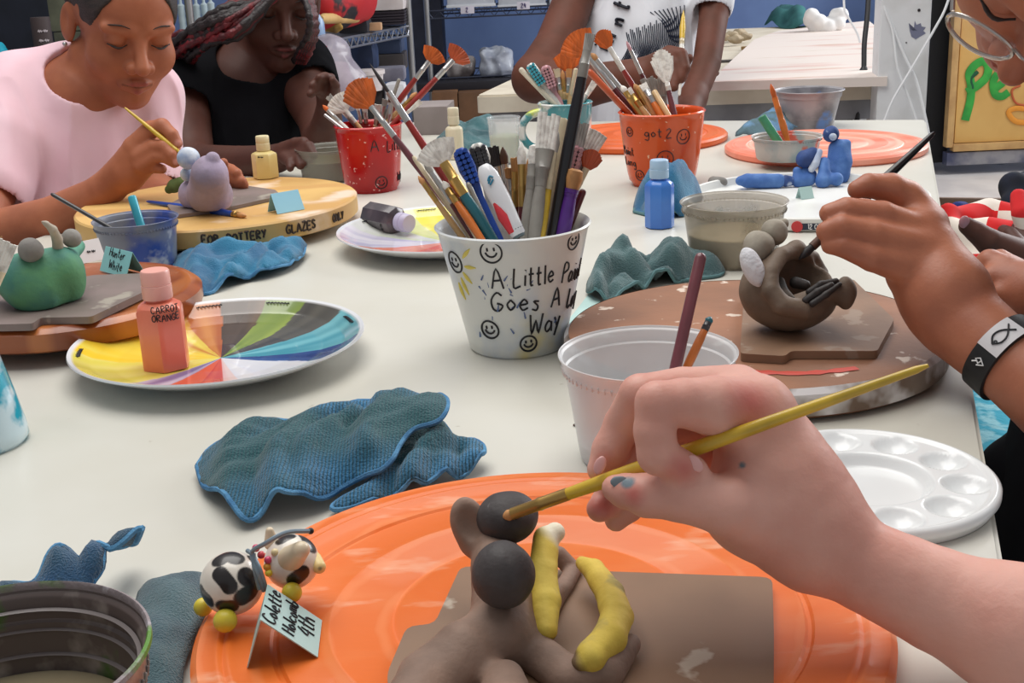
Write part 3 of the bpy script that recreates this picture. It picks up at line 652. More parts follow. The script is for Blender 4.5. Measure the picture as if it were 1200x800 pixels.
# ---- glossy red pot
def pot(name, label, basepx, rimpx_y, r1, r0, m, flare=.5, wall=.004):
    c = T(*basepx); H_ = rise(c, rimpx_y); root = thing(name, label, 'pot', c)
    prof = [(r0 * .96, 0), (r0, .004)] + [(r0 + (r1 - r0) * (t ** flare), H_ * t) for t in np.linspace(.08, .98, 14)] + [(r1 + .0015, H_)]
    part('pot_body', cup_VF(c, prof, wall), m, root); pot.rf = lambda z: r0 + (r1 - r0) * (min(max(z / H_, .001), 1) ** flare); return c, H_, root
m_redg = mat('red_glaze', (192, 14, 18), .2, (166, 8, 14), 10, .4, .6, c3=(238, 190, 186), ns3=150, lo3=.66, hi3=.68, coat=.25, spec=.35)
c, H_, rp = pot('brush_pot', 'glossy red speckled brush pot with black writing', (437, 222), 146, .0462, .036, m_redg, .65)
for it in [('A', 439, 172, .015, 9), ('Little', 464, 170, .015, 28), ('Way', 472, 204, .012, 22)]: pot_text(c, pot.rf, 0, H_, [it], .0007, m_blk, rp)
smile_at([(447, 214, .0085)], .0007, m_blk, rp, c, pot.rf, 0, H_)
RP = dict(c=c, r0=.036, r1=.046, h=H_, where='red pot')
m_orgg = mat('orange_glaze', (222, 84, 14), .22, (206, 72, 10), 10, .4, .6, c3=(244, 196, 160), ns3=120, lo3=.68, hi3=.7, coat=.25, spec=.35)
c, H_, op = pot('brush_pot', 'glossy orange brush pot with sketched smileys and writing', (776, 215), 130, .057, .041, m_orgg, .6)
for it in [('got', 765, 156, .011, 20), ('Paint', 736, 176, .0105, 22), ('Long', 738, 190, .0105, 22), ('2', 784, 156, .012, 6)]: pot_text(c, pot.rf, 0, H_, [it], .0006, m_blk, op)
smile_at([(801, 160, .0095), (738, 154, .006), (780, 186, .011), (750, 206, .007)], .0006, m_blk, op, c, pot.rf, 0, H_)
OP = dict(c=c, r0=.041, r1=.056, h=H_, where='orange pot')
m_tealg = mat('teal_yellow_glaze', (64, 140, 148), .22, (226, 226, 222), 22, .5, .58, c3=(196, 206, 60), ns3=17, lo3=.58, hi3=.64, coat=.5)
c, H_, tp = pot('brush_mug', 'teal white and yellow glazed mug of brushes behind the white bucket', (664, 180), 120, .042, .036, m_tealg, .6)
hd = [c + A(-.038, -.012, H_ * .86)] + [c + A(-.038 - .032 * math.sin(a), -.014, H_ * (.5 + .36 * math.cos(a))) for a in np.linspace(.4, PI - .4, 9)] + [c + A(-.034, -.012, H_ * .14)]
part('handle', tube(smooth_line(hd, 3), .0065, 12), m_tealg, tp)
TP = dict(c=c, r0=.036, r1=.042, h=H_, where='teal mug')
# ---- deli cups
m_clear = mat('clear_plastic', (226, 230, 234), .15, alpha=.32, spec=.6)
m_frost = mat('frosted_plastic', (236, 236, 236), .3, alpha=.62, spec=.5, c2=(224, 226, 228), ns=8)
m_dirty = mat('dirty_plastic', (178, 168, 150), .3, (96, 86, 74), 18, .5, .66, alpha=.52, c3=(60, 96, 52), ns3=16, lo3=.62, hi3=.68)
m_bluecup = mat('blue_paint_stained_plastic', (134, 140, 156), .32, (52, 84, 170), 16, .46, .6, alpha=.85, c3=(200, 204, 214), ns3=22, lo3=.6, hi3=.66)
m_darkcup = mat('paint_crusted_plastic', (100, 86, 82), .35, (160, 148, 140), 48, .5, .64, alpha=.95, c3=(78, 112, 48), ns3=26, lo3=.6, hi3=.66)
m_water = mat('cloudy_water', (206, 186, 148), .12, (190, 170, 132), 20, .4, .6)
m_water2 = mat('grey_olive_water', (150, 138, 112), .1, (136, 122, 98), 20, .4, .6)
def deli(name, label, rim, h, m, rimr=None, taper=.76, water=None, wm=None, knurl=True, cat='cup', base=0.0):
    """rim = three pixels of the rim ellipse; h = cup height"""
    c, r = circle3(*[T(*p, h + base) for p in rim]); c[2] = TZ + .0003 + base; r = rimr or r; rb = r * taper
    root = thing(name, label, cat, c); sh = .84
    prof = [(rb * .97, 0), (rb, .002)] + [(rb + (r * .93 - rb) * t, h * sh * t) for t in np.linspace(.1, 1, 6)] + [(r * .955, h * sh + .001), (r * .965, h * .955), (r * .975, h * .965), (r, h * .975), (r * 1.005, h * .99)]
    part('cup_wall', cup_VF(c, prof, .0009), m, root)
    if knurl:
        vf = []
        for k in range(72):
            a = 2 * PI * k / 72; rr = r * .953; vf.append(tube([c + A(rr * math.cos(a), rr * math.sin(a), h * .83), c + A(rr * 1.012 * math.cos(a), rr * 1.012 * math.sin(a), h * .875)], .0007, 5))
        part('knurled_band', join(*vf), m, root, None, True, None)
    if water:
        rw = rb + (r * .93 - rb) * (water / (h * sh)) - .0012
        part('water', lathe(c, [(0, .003), (rb - .0014, .003), (rw, water - .0008), (rw - .0006, water), (0, water)], 64), wm, root)
    return c, r, root
ccup = deli('deli_cup', 'clean frosted plastic cup behind the near hand, holding two sticks', [(660, 425), (860, 402), (745, 381)], .07, m_frost, None, .78, .012, mat('clear_water', (214, 218, 224), .05, alpha=.6))
dcup = deli('deli_cup', 'dirty clear cup of beige water behind the pinch pot', [(800, 240), (914, 228), (860, 223)], .062, m_dirty, None, .8, .03, m_water)
bcup = deli('deli_cup', 'blue stained cup holding a cyan stick beside the green creature', [(107, 262), (209, 250), (165, 246)], .056, m_bluecup, None, .82, .03, m_water2)
scup = deli('deli_cup', 'short paint-smeared cup holding a green stick and an orange brush', [(880, 160), (964, 160), (922, 153)], .032, mat('smeared_plastic', (196, 194, 190), .32, (150, 170, 176), 20, .45, .6, alpha=.8, c3=(206, 96, 82), ns3=24, lo3=.6, hi3=.64), None, .84, .012, m_water, base=.0125)
lcup = deli('paint_water_cup', 'large paint-crusted cup of murky water in the near left corner', [(175, 740), (80, 686), (0, 692)], .085, m_darkcup, None, .8, .052, m_water2)
c, r, root = lcup
for h_ in (.058, .068, .076): part('moulded_ridge', lathe(c, [(r * (.78 + .2 * h_ / .085) - .0014, h_), (r * (.78 + .2 * h_ / .085) - .003, h_ + .0006), (r * (.78 + .2 * h_ / .085) - .0014, h_ + .0012)], 96), mat('grey_ridge', (122, 112, 110), .3), root)
part('paint_crust_rim', lathe(c, [(r * 1.004, .0835), (r * 1.02, .0842), (r * 1.018, .0862), (r * .998, .0868), (r * .985, .0858), (r * .985, .0838)], 128, None, True), mat('paint_crust', (150, 138, 140), .5, (96, 146, 52), 30, .52, .6, c3=(206, 200, 206), ns3=44, lo3=.58, hi3=.64, bump=.6, bs=200), root)
# the clear cups standing behind
gcup = deli('deli_cup', 'clear cup of greenish water in front of the teal mug', [(574, 140), (603, 139), (588, 134)], .07, m_clear, .026, .84, .042, mat('green_water', (176, 184, 130), .1), False)
hcup = deli('deli_cup', 'clear cup of olive water half hidden left of the red pot', [(362, 176), (412, 172), (385, 168)], .048, mat('olive_plastic', (150, 150, 140), .25, alpha=.5), .05, .84, .03, mat('olive_water', (120, 116, 74), .1), False)
# large grey paint bucket at the far end
c = T(945, 146, 0); c = T(947, 150); Hb = rise(c, 105); rb1 = 38 * dep(c) / FOC * 1.0
pb = thing('paint_bucket', 'grey tapered paint-smeared bucket behind the short cup', 'bucket', c)
part('bucket_body', cup_VF(c, [(rb1 * .72, 0), (rb1 * .74, .003), (rb1 * .94, Hb * .82), (rb1 * .97, Hb * .83), (rb1 * .99, Hb * .97), (rb1 * 1.05, Hb * .98), (rb1 * 1.06, Hb)], .0015), mat('paint_smeared_grey', (168, 166, 170), .4, (112, 110, 116), 14, .45, .62, c3=(92, 130, 190), ns3=15, lo3=.6, hi3=.66), pb)
vf = [tube([c + A(rb1 * (.72 + .24 * z / Hb) * math.cos(a) * 1.003, rb1 * (.72 + .24 * z / Hb) * math.sin(a) * 1.003, z) for a in np.linspace(face_angle(c) - 1.3, face_angle(c) + 1.3, 20)], .0008, 6) for z in (Hb * .3, Hb * .55, Hb * .7)]
part('moulded_rings', join(*vf), mat('ring_grey', (150, 140, 142), .4), pb)
# ------------------------------------------------------------------ palette
c, r = circle3(*[T(*p, .012) for p in [(925, 512), (1170, 565), (1075, 615)]]); c[2] = TZ + .0002; r = .074; c[0] -= .003
def palette():
    n_r, n_t = 60, 220; V, F = [], []; ph = .35
    wells = [(c[0] + .0545 * math.cos(ph + 2 * PI * k / 10), c[1] + .0545 * math.sin(ph + 2 * PI * k / 10)) for k in range(10)]
    def h(x, y):
        rr = math.hypot(x - c[0], y - c[1]); z = .0095
        z -= .0075 * min(1, max(0, (.0375 - rr) / .005)) ** 1
        for wx, wy in wells:
            q = math.hypot(x - wx, y - wy) / .0135
            if q < 1: z -= .0075 * (1 - q**2.4)
        if rr > r - .006: z += .0018 * (1 - ((r - .003 - rr) / .003) ** 2) if rr < r else 0
        return z
    for i in range(n_r + 1):
        rr = r * i / n_r
        for k in range(n_t):
            a = 2 * PI * k / n_t; x, y = c[0] + rr * math.cos(a), c[1] + rr * math.sin(a); V.append((x, y, TZ + h(x, y)))
    for i in range(n_r):
        for k in range(n_t):
            a, b = i * n_t + k, i * n_t + (k + 1) % n_t; F.append([a, a + n_t, b + n_t, b])
    b0 = len(V)
    for dr, z in ((.0, .006), (-.001, .0045), (-.0035, .0003)):
        for k in range(n_t): a = 2 * PI * k / n_t; V.append((c[0] + (r + dr) * math.cos(a), c[1] + (r + dr) * math.sin(a), TZ + z))
    prev = n_r * n_t
    for j in range(3):
        for k in range(n_t): k2 = (k + 1) % n_t; F.append([prev + k, b0 + j * n_t + k, b0 + j * n_t + k2, prev + k2])
        prev = b0 + j * n_t
    return np.array(V), F
plt = solo('paint_palette', 'round white plastic palette with ten wells beside the near arm', 'palette', palette(), mat('palette_plastic', (236, 238, 238), .25, coat=.3), None, auto=None)
q = T(966, 577, .0105)
solo('paint_blob', 'small dab of yellow paint on the rim of the white palette', 'paint', lathe(q, [(0, .0008), (.003, .0006), (.004, 0), (.003, -.0008), (0, -.0008)], 16), m_ylw)
q = T(1003, 599, .0105)
solo('clay_crumb', 'dark clay crumb on the near edge of the palette', 'crumb', Blob(q - .006, q + .006, .0006).ell(q, (.0045, .003, .0013)).mesh(.0006, 300), mat('dark_clay_crumb', (84, 62, 52), .8))
q = T(675, 499, 0); solo('clay_crumb', 'tiny dark clay crumb on the bare table left of the frosted cup', 'crumb', Blob(q - .004, q + A(.004, .004, .004), .0005).ell(q + A(0, 0, .0008), (.0022, .0016, .0012)).mesh(.0004, 400), mat('dark_clay_crumb', (84, 62, 52), .8))
# ------------------------------------------------------------------ bottles
def bottle(name, label, basepx, toppx_y, wpx, m, mcap, sides=6, cap_frac=.24, lay=None, text=None, base=0.0, capw=.62, rot=0.0, seal=None):
    c = T(*basepx, base); H_ = rise(c, toppx_y); r = wpx / 2 * dep(c) / FOC; root = thing(name, label, 'bottle', c)
    hb = H_ * (1 - cap_frac) ; n = 48
    def ring(rr, z, facet):
        out = []
        for k in range(n):
            a = 2 * PI * k / n; f = 1.0
            if facet and sides: s = PI / sides; f = math.cos(s) / math.cos(((a + rot) % (2 * s)) - s) ; f = f / ((1 + math.cos(s)) / 2); f = 1 + (f - 1) * facet
            out.append(c + A(rr * f * math.cos(a), rr * f * math.sin(a), z))
        return out
    rows = [(r * .85, 0, 1), (r, hb * .02, 1), (r, hb * .5, 1), (r, hb * .82, 1), (r * .93, hb * .87, .8), (r * .7, hb * .92, .3), (r * .5, hb * .94, 0), (r * .48, hb * 1.0, 0)]
    V, F = [], []
    for rr, z, f in rows: V += ring(rr, z, f)
    for i in range(len(rows) - 1):
        for k in range(n): a, b = i * n + k, i * n + (k + 1) % n; F.append([a, b, b + n, a + n])
    F.append(list(range(n))[::-1]); F.append(list(range((len(rows) - 1) * n, len(rows) * n)))
    cr = r * capw
    cp = [(0, hb * .97), (cr, hb * .97), (cr * 1.02, hb * .98), (cr * 1.02, hb * .98 + (H_ - hb) * .48), (cr * .97, hb * .98 + (H_ - hb) * .5), (cr * .97, hb * .98 + (H_ - hb) * .54), (cr, hb * .98 + (H_ - hb) * .56), (cr * .98, H_ * .985), (cr * .9, H_), (0, H_)]
    parts = [('bottle_body', (np.array(V), F), m, 32), ('cap', lathe(c, cp, 40), mcap, 40)]
    if text:
        th, z0, s, lines, rad = text; vf = []
        for i, t in enumerate(lines): vf.append(ink(strokes(t, .05)[0], on_cone(c, r, r, 1, face_angle(c) + th, z0 * H_ - i * s * 1.3, s, .0008), rad, 5, 3))
        parts.append(('lettering', join(*vf), m_blk, None))
    if lay is not None:
        M, off = lay
        parts = [(nm, ((np.asarray(v[0]) - c) @ M.T + c + off, v[1]), mm, au) for nm, v, mm, au in parts]
    for nm, v, mm, au in parts: part(nm, v, mm, root, auto=au)
    return root
m_peach = mat('peach_paint', (232, 128, 102), .32, (226, 118, 92), 20, .4, .6, coat=.2); m_peachc = mat('pink_cap', (240, 176, 164), .35, alpha=.95)
bottle('paint_bottle', 'peach orange paint bottle lettered in black on the wedge plate', (196, 430), 316, 54, m_peach, m_peachc, 6, .26, text=(.22, .62, .0052, ('CARROT', 'ORANGE'), .00045), base=.0052, capw=.62, rot=.35)
m_blub = mat('sky_blue_paint', (66, 128, 214), .28, (58, 116, 204), 18, .4, .6, coat=.3); m_blubc = mat('pale_blue_cap', (176, 208, 236), .3, alpha=.93)
bottle('paint_bottle', 'bright blue paint bottle with pale cap before the orange pot', (773, 266), 187, 33, m_blub, m_blubc, 8, .24, capw=.66)
m_crm = mat('cream_paint', (226, 206, 140), .35, (218, 196, 126), 20); m_crmc = mat('cream_cap', (226, 214, 172), .4)
bottle('paint_bottle', 'yellow cream paint bottle beside the girl in black', (312, 208), 159, 28, m_crm, m_crmc, 6, .32, base=.0345, capw=.56, text=(-.3, .5, .005, ('~~',), .0004))
m_crm2 = mat('pale_cream_paint', (222, 212, 184), .4); 
bottle('paint_bottle', 'tall pale cream bottle right behind the toothbrush bucket', (534, 186), 126, 20, m_crm2, m_crm2, 10, .3, capw=.66)
bottle('paint_bottle', 'small bottle with pale blue cap behind the red pot', (384, 170), 150, 18, mat('blue_grey_paint', (120, 150, 176), .4), m_blubc, 8, .5, base=0, capw=.8)
# dark bottle lying on its side on the plate
axd = nrm(T(484, 276, .02) - T(444, 268, .02)); axd = nrm(A(.72, -.69, -.03)); sx, up = frame(axd); M = np.stack([sx, up, axd], 1)
m_purp = mat('dark_plum_paint', (70, 62, 68), .3, (96, 84, 88), 30, .5, .6, coat=.3)
bottle('paint_bottle', 'dark plum paint bottle lying on its side on the plate', (448, 272), 205, 33, m_purp, mat('lilac_cap', (190, 182, 206), .4), 8, .22, base=.006, lay=(M, A(-.014, .018, .0165)), capw=.66, text=(1.1, .5, .006, ('~~',), .0004))
# cyan glazed cup cut by the left edge
c = T(-26, 520); H_ = rise(c, 408); rr = 58 * dep(c) / FOC
cy = thing('glazed_mug', 'turquoise and white mottled mug at the left picture edge', 'mug', c)
part('mug_body', cup_VF(c, [(rr * .92, 0), (rr, .004), (rr * .985, H_ * .15), (rr * .86, H_ * .5), (rr * .66, H_ * .96), (rr * .66, H_)], .004), mat('turquoise_mottle', (44, 170, 196), .2, (206, 228, 236), 34, .45, .56, coat=.6, c3=(46, 84, 176), ns3=18, lo3=.62, hi3=.68), cy)
CY = dict(c=c, r0=rr * .9, r1=rr * .66, h=H_, where='turquoise mug')
# ================================================================== brushes
CLRS = dict(tan=(206, 164, 108), wood=(214, 180, 130), red=(150, 38, 30), maroon=(92, 26, 30), black=(28, 26, 30), teal=(36, 104, 116), blue=(30, 78, 176), yellow=(214, 178, 52), orange=(214, 116, 44), purple=(92, 44, 142), silver=(190, 188, 186), gold=(196, 158, 92), white=(234, 230, 222), orangeb=(222, 104, 30), brownb=(96, 60, 44), darkb=(44, 38, 40), tanb=(206, 148, 92), grey=(150, 146, 138), pale=(222, 208, 176), pink=(214, 160, 168), green=(70, 150, 110), cyan=(60, 170, 190), greyb=(180, 176, 170), rust=(190, 82, 40), zebra=(140, 136, 124), cream=(236, 226, 204), char=(60, 58, 60), mauve=(120, 62, 70))
def bm_(k):
    if k in ('silver', 'gold'): return mat('ferrule_' + k, CLRS[k], .3, metal=.85)
    if k.endswith('b') or k in ('white_b',): return mat('bristle_' + k, CLRS[k], .6, tuple(int(x * .82) for x in CLRS[k]), 160, .4, .6, stretch=(1, 1, .2))
    return mat('lacquer_' + k, CLRS[k], .32, tuple(int(x * .88) for x in CLRS[k]), 40, .45, .65, coat=.25)
bm_white = mat('bristle_white', (236, 232, 224), .6, (206, 200, 192), 160, .45, .6)
def bristle_mat(k): return bm_white if k == 'white' else bm_(k)
PENDING = []
def brush_geo(tip, butt, kind, bl, fl, rh, rb):
    ax = nrm(butt - tip); L = np.linalg.norm(butt - tip); view = nrm(tip - CAM); side = nrm(np.cross(ax, view)); dn = nrm(np.cross(side, ax))
    b1 = tip + ax * bl; b2 = b1 + ax * fl; out = {}
    if kind == 'fan':
        vf = []; n = 11; W = rb
        for k in range(n):
            u = (k / (n - 1) - .5) * 2; e = tip + side * u * W + ax * bl * (.0 + .28 * u * u) + dn * random.uniform(-.0008, .0008); s = b1 + side * u * rh * .8
            m_ = s * .55 + e * .45 + side * u * W * .12
            vf.append(tube([s, m_, e], [rh * .42, W * .2, W * .13], 6, flat=.5, side=side))
        out['bristles'] = join(*vf)
    elif kind == 'flat':
        vf = []; n = 5
        for k in range(n):
            u = (k / (n - 1) - .5) * 2; j = random.uniform(0, .12)
            vf.append(tube([b1 + side * u * rb * .62, tip + side * u * rb * .85 + ax * bl * j], [rb * .3, rb * .24], 6, flat=.55, side=side))
        out['bristles'] = join(*vf)
    elif kind == 'mop':
        out['bristles'] = tube([b1, b1 - ax * bl * .5, tip + ax * bl * .1, tip], [rb * .8, rb * 1.05, rb * .95, rb * .5], 14)
    else:
        out['bristles'] = tube([b1, b1 - ax * bl * .4, tip + ax * bl * .25, tip], [rb * .85, rb, rb * .62, rb * .08], 12)
    fw = rb * .95 if kind in ('flat', 'mop') else rh * 1.0
    out['ferrule'] = tube([b1, b1 + ax * fl * .45, b1 + ax * fl * .5, b1 + ax * fl * .55, b2], [fw * .95, fw * .95 + (rh - fw) * .4, rh * 1.08 + (fw - rh) * .4, rh * 1.0 + (fw - rh) * .3, rh * 1.0], 14, flat=[.6 if kind in ('flat', 'fan') else 1, .8 if kind in ('flat', 'fan') else 1, 1, 1, 1], side=side)
    Lh = L - bl - fl
    out['handle'] = tube([b2, b2 + ax * Lh * .12, b2 + ax * Lh * .3, b2 + ax * Lh * .8, b2 + ax * Lh * .97, butt], [rh * .95, rh * 1.15, rh * 1.2, rh * .75, rh * .55, rh * .25], 12)
    return out
def make_brush(label, tip, butt, kind, hc, fc, bc, bl=.016, fl=.026, rh=.0028, rb=.003, group=None, name='paintbrush', cat='brush'):
    rt = thing(name, label, cat, butt, group); g = brush_geo(tip, butt, kind, bl, fl, rh, rb)
    part('handle', g['handle'], bm_(hc), rt, auto=50); part('ferrule', g['ferrule'], bm_(fc), rt, auto=50); part('bristles', g['bristles'], bristle_mat(bc), rt, auto=50); return rt
def make_toothbrush(label, tip, butt, hc, bc, w=.0065, hl=.026, group=None):
    ax = nrm(butt - tip); view = nrm(tip - CAM); side = nrm(np.cross(ax, view)); dn = nrm(np.cross(side, ax))
    if np.dot(dn, view) > 0: dn = -dn
    rt = thing('toothbrush', label, 'toothbrush', butt, group); L = np.linalg.norm(butt - tip)
    part('handle', tube([tip, tip + ax * .004, tip + ax * hl * .6, tip + ax * hl, tip + ax * (hl + .012), tip + ax * L * .6, tip + ax * L * .9, butt], [w * .4, w * .9, w, w * .7, w * .5, w * .85, w * .8, w * .4], 14, flat=.45, side=side), bm_(hc), rt, auto=60)
    vf = []
    for i in range(7):
        for j in (-1, 0, 1):
            p = tip + ax * (.004 + (hl - .005) * i / 6) + side * j * w * .55; vf.append(tube([p, p + dn * (w * 1.15)], [w * .3, w * .27], 6))
    part('bristles', join(*vf), bristle_mat(bc), rt, auto=60)
    return rt
def make_stick(label, tip, butt, c, r=.0022, flat=1.0, group=None, name='craft_stick', cat='stick'):
    view = nrm(tip - CAM); side = nrm(np.cross(nrm(butt - tip), view))
    return solo(name, label, cat, tube([tip, tip + (butt - tip) * .01, tip + (butt - tip) * .03, tip + (butt - tip) * .97, butt], [r * .5, r * .85, r, r, r * .6], 12, flat=flat, side=side), bm_(c), group)
def in_pot(pot, tip, rim, back=8, dd=0.0):
    """tip and rim-crossing pixels -> 3D tip and butt standing inside the pot"""
    c = pot['c']; zr = c[2] + pot['h']; C0 = c + A(0, 0, pot['h'])
    dx, dy = rim[0] - tip[0], rim[1] - tip[1]; t = 1 - back / max(abs(dy), 1); q = (tip[0] + dx * t, tip[1] + dy * t)
    X = Z(q[0], q[1], zr); v = (X - C0)[:2]; lim = pot['r1'] * .86
    if np.linalg.norm(v) > lim: v = v / np.linalg.norm(v) * lim; X = A(C0[0] + v[0], C0[1] + v[1], zr)
    tp = P(tip[0], tip[1], dep(C0) * .5 + dep(X) * .5 + dd); d = X - tp
    b = X
    for s in np.linspace(0, 3, 200):
        y = X + d * s; hz = y[2] - c[2]
        if hz < .007: break
        lim = (pot['r0'] + (pot['r1'] - pot['r0']) * max(hz, 0) / pot['h']) - .008
        if np.linalg.norm((y - c)[:2]) > max(lim, .01) and np.linalg.norm((y - c)[:2]) > np.linalg.norm((b - c)[:2]) + 1e-5: break
        b = y
    return tp, b
SEEN = {}
def uniq(label):
    n = SEEN.get(label, 0); SEEN[label] = n + 1
    return label if n == 0 else None
def fill_pot(pot, rows):
    # rows: (kind, tip px, rim px, handle, ferrule, bristle, look, options)
    order = sorted(range(len(rows)), key=lambda i: rows[i][1][0]); rank = {i: k for k, i in enumerate(order)}; n = len(rows)
    for i, (kind, tip, rim, hc, fc, bc, look, o) in enumerate(rows):
        o = dict(o); tp, bt = in_pot(pot, tip, rim, o.pop('back', 8), o.pop('dd', 0.0)); k = rank[i]
        where = 'leftmost' if k == 0 else 'rightmost' if k == n - 1 else (ORD[k] + ' from the left' if k < n / 2 else ORD[n - 1 - k] + ' from the right')
        label = '%s, %s in the %s' % (look, where, pot['where'])
        if kind == 'tooth': make_toothbrush(label, tp, bt, hc, bc, o.get('w', .0065), o.get('hl', .026))
        elif kind == 'stick': make_stick(label, tp, bt, hc, o.get('r', .0022), o.get('flat', 1.0), None, o.get('name', 'craft_stick'), o.get('cat', 'stick'))
        else: make_brush(label, tp, bt, kind, hc, fc, bc, **o)
F_ = lambda **k: k
fill_pot(WB, [
 ('fan', (412, 96), (533, 268), 'mauve', 'silver', 'orangeb', 'orange fan brush with long leaning handle', F_(bl=.026, fl=.032, rh=.0026, rb=.014, dd=.02, back=14)),
 ('round', (433, 74), (541, 268), 'red', 'silver', 'darkb', 'red handled brush with fine black point', F_(bl=.03, fl=.03, rh=.003, rb=.0018, dd=.03, back=20)),
 ('round', (490, 206), (536, 270), 'tan', 'gold', 'tanb', 'slim tan handled brush', F_(bl=.008, fl=.018, rh=.0022, rb=.0024, back=4)),
 ('stick', (484, 183), (546, 271), 'pale', '', '', 'thin pale wooden stick', F_(r=.002, back=7)),
 ('round', (496, 188), (552, 272), 'maroon', 'silver', 'greyb', 'maroon handled brush with grey bristles', F_(bl=.012, fl=.03, rh=.0024, rb=.0028, back=5)),
 ('fan', (505, 166), (572, 274), 'teal', 'gold', 'white', 'white fan brush with teal handle', F_(bl=.019, fl=.03, rh=.0044, rb=.0155, back=6, dd=-.01)),
 ('round', (519, 212), (560, 274), 'orange', 'gold', 'white', 'orange handled brush with white tip', F_(bl=.008, fl=.014, rh=.003, rb=.003, back=3)),
 ('tooth', (538, 174), (578, 270), 'blue', '', 'blue', 'blue toothbrush', F_(w=.0072, hl=.03, back=10)),
 ('tooth', (558, 168), (585, 268), 'white', '', 'char', 'toothbrush with black scrubbing bristles', F_(w=.0085, hl=.022, back=16)),
 ('flat', (576, 170), (592, 262), 'char', 'silver', 'darkb', 'flat brush with black bristles', F_(bl=.018, fl=.03, rh=.003, rb=.0052, back=20)),
 ('round', (589, 172), (600, 260), 'grey', 'silver', 'brownb', 'grey handled brush with brown tip', F_(bl=.014, fl=.034, rh=.003, rb=.0036, back=18)),
 ('flat', (603, 184), (604, 262), 'maroon', 'gold', 'tanb', 'flat brush with gold ferrule', F_(bl=.012, fl=.03, rh=.003, rb=.0032, back=14)),
 ('round', (611, 166), (613, 266), 'maroon', 'gold', 'white', 'white-tipped round brush', F_(bl=.018, fl=.034, rh=.0036, rb=.004, back=10)),
 ('round', (621, 182), (616, 262), 'maroon', 'gold', 'tanb', 'slim brush with tan tip', F_(bl=.012, fl=.03, rh=.0026, rb=.0028, back=14)),
 ('mop', (628, 170), (618, 268), 'grey', 'grey', 'white', 'grey handled shaper with pale rubber tip', F_(bl=.016, fl=.02, rh=.0046, rb=.0056, back=6, name='clay_shaper', cat='tool')),
 ('flat', (644, 132), (627, 270), 'grey', 'grey', 'white', 'wide white flat brush with ribbed grey handle', F_(bl=.03, fl=.03, rh=.0045, rb=.0085, back=6)),
 ('round', (653, 150), (634, 270), 'yellow', 'pale', 'greyb', 'yellow handled brush', F_(bl=.02, fl=.03, rh=.0036, rb=.004, back=8)),
 ('stick', (660, 138), (641, 264), 'pale', '', '', 'flat pale craft stick', F_(r=.005, flat=.35, back=12)),
 ('flat', (692, 38), (648, 268), 'black', 'grey', 'greyb', 'long black handled brush', F_(bl=.014, fl=.022, rh=.0042, rb=.0038, back=9, dd=-.01)),
 ('flat', (682, 142), (656, 262), 'pale', 'grey', 'greyb', 'grey bristled wide brush', F_(bl=.03, fl=.026, rh=.0034, rb=.006, back=12)),
 ('tooth', (677, 168), (662, 258), 'pink', '', 'pink', 'pink striped toothbrush', F_(w=.0075, hl=.026, back=12)),
 ('flat', (703, 153), (668, 256), 'pale', 'grey', 'white', 'slanting white flat brush', F_(bl=.018, fl=.024, rh=.003, rb=.0075, back=14)),
 ('fan', (698, 176), (672, 256), 'wood', 'pale', 'rust', 'rust orange fan brush', F_(bl=.016, fl=.026, rh=.003, rb=.008, back=10)),
 ('mop', (675, 198), (661, 262), 'purple', 'purple', 'tanb', 'purple handled makeup brush with orange bristles', F_(bl=.016, fl=.006, rh=.0056, rb=.0068, back=4, dd=-.006)),
 ('stick', (529, 226), (556, 272), 'pale', '', '', 'short pale stick', F_(r=.0026, back=2)),
 ('stick', (548, 214), (574, 270), 'grey', '', '', 'grey rod', F_(r=.0022, back=4)),
 ('flat', (597, 196), (603, 258), 'tan', 'silver', 'tanb', 'tan flat brush', F_(bl=.01, fl=.02, rh=.003, rb=.0042, back=22)),
 ('round', (634, 190), (622, 258), 'cream', 'silver', 'greyb', 'cream handled brush', F_(bl=.014, fl=.02, rh=.0028, rb=.0032, back=20)),
 ('stick', (649, 172), (634, 258), 'wood', '', '', 'round wooden stick', F_(r=.003, back=20)),
 ('stick', (667, 152), (648, 258), 'zebra', '', '', 'grey mottled stick', F_(r=.0034, back=16)),
 ('round', (688, 196), (668, 252), 'wood', 'silver', 'brownb', 'wooden handled brush with brown tip', F_(bl=.012, fl=.02, rh=.0026, rb=.003, back=14)),
 ('stick', (684, 222), (670, 258), 'maroon', '', '', 'short maroon stick', F_(r=.003, back=5)),
])
# thick white electric-toothbrush handle standing at the front of the bucket
tp, bt = in_pot(WB, (566, 194), (606, 274), 2, -.012)
bt = tp + (Z(606, 271, TZ + WB['h'] + .002) + nrm(WB['c'] - CAM) * .008 - tp) * 1.06
rt = thing('toothbrush', 'thick white toothbrush handle with teal mark and red grip in the white bucket', 'toothbrush', bt); ax = nrm(bt - tp); sd = nrm(np.cross(ax, CF)); L = np.linalg.norm(bt - tp)
part('handle', tube([tp, tp + ax * .003, tp + ax * L * .15, tp + ax * L * .5, tp + ax * L * .8, tp + ax * L * .97, bt], [.004, .006, .008, .0082, .0066, .006, .0035], 18, flat=.8, side=sd), mat('white_gloss_plastic', (232, 234, 238), .25, (120, 130, 170), 60, .64, .7, coat=.4), rt, auto=60)
part('grey_end', tube([bt - ax * .006, bt + ax * .0006], [.0063, .0045], 16, flat=.8, side=sd), mat('slate_plastic', (96, 112, 118), .5), rt, 'grey end plug')
nf = nrm(np.cross(sd, ax)); nf = nf if np.dot(nf, CF) < 0 else -nf
part('red_grip', tube([tp + ax * L * .5 + nf * .003 - sd * .005, tp + ax * L * .7 + nf * .004 - sd * .0045, tp + ax * L * .93 + nf * .003 - sd * .004], [.002, .0042, .0025], 12), mat('red_rubber', (206, 52, 62), .4), rt, 'red rubber grip')
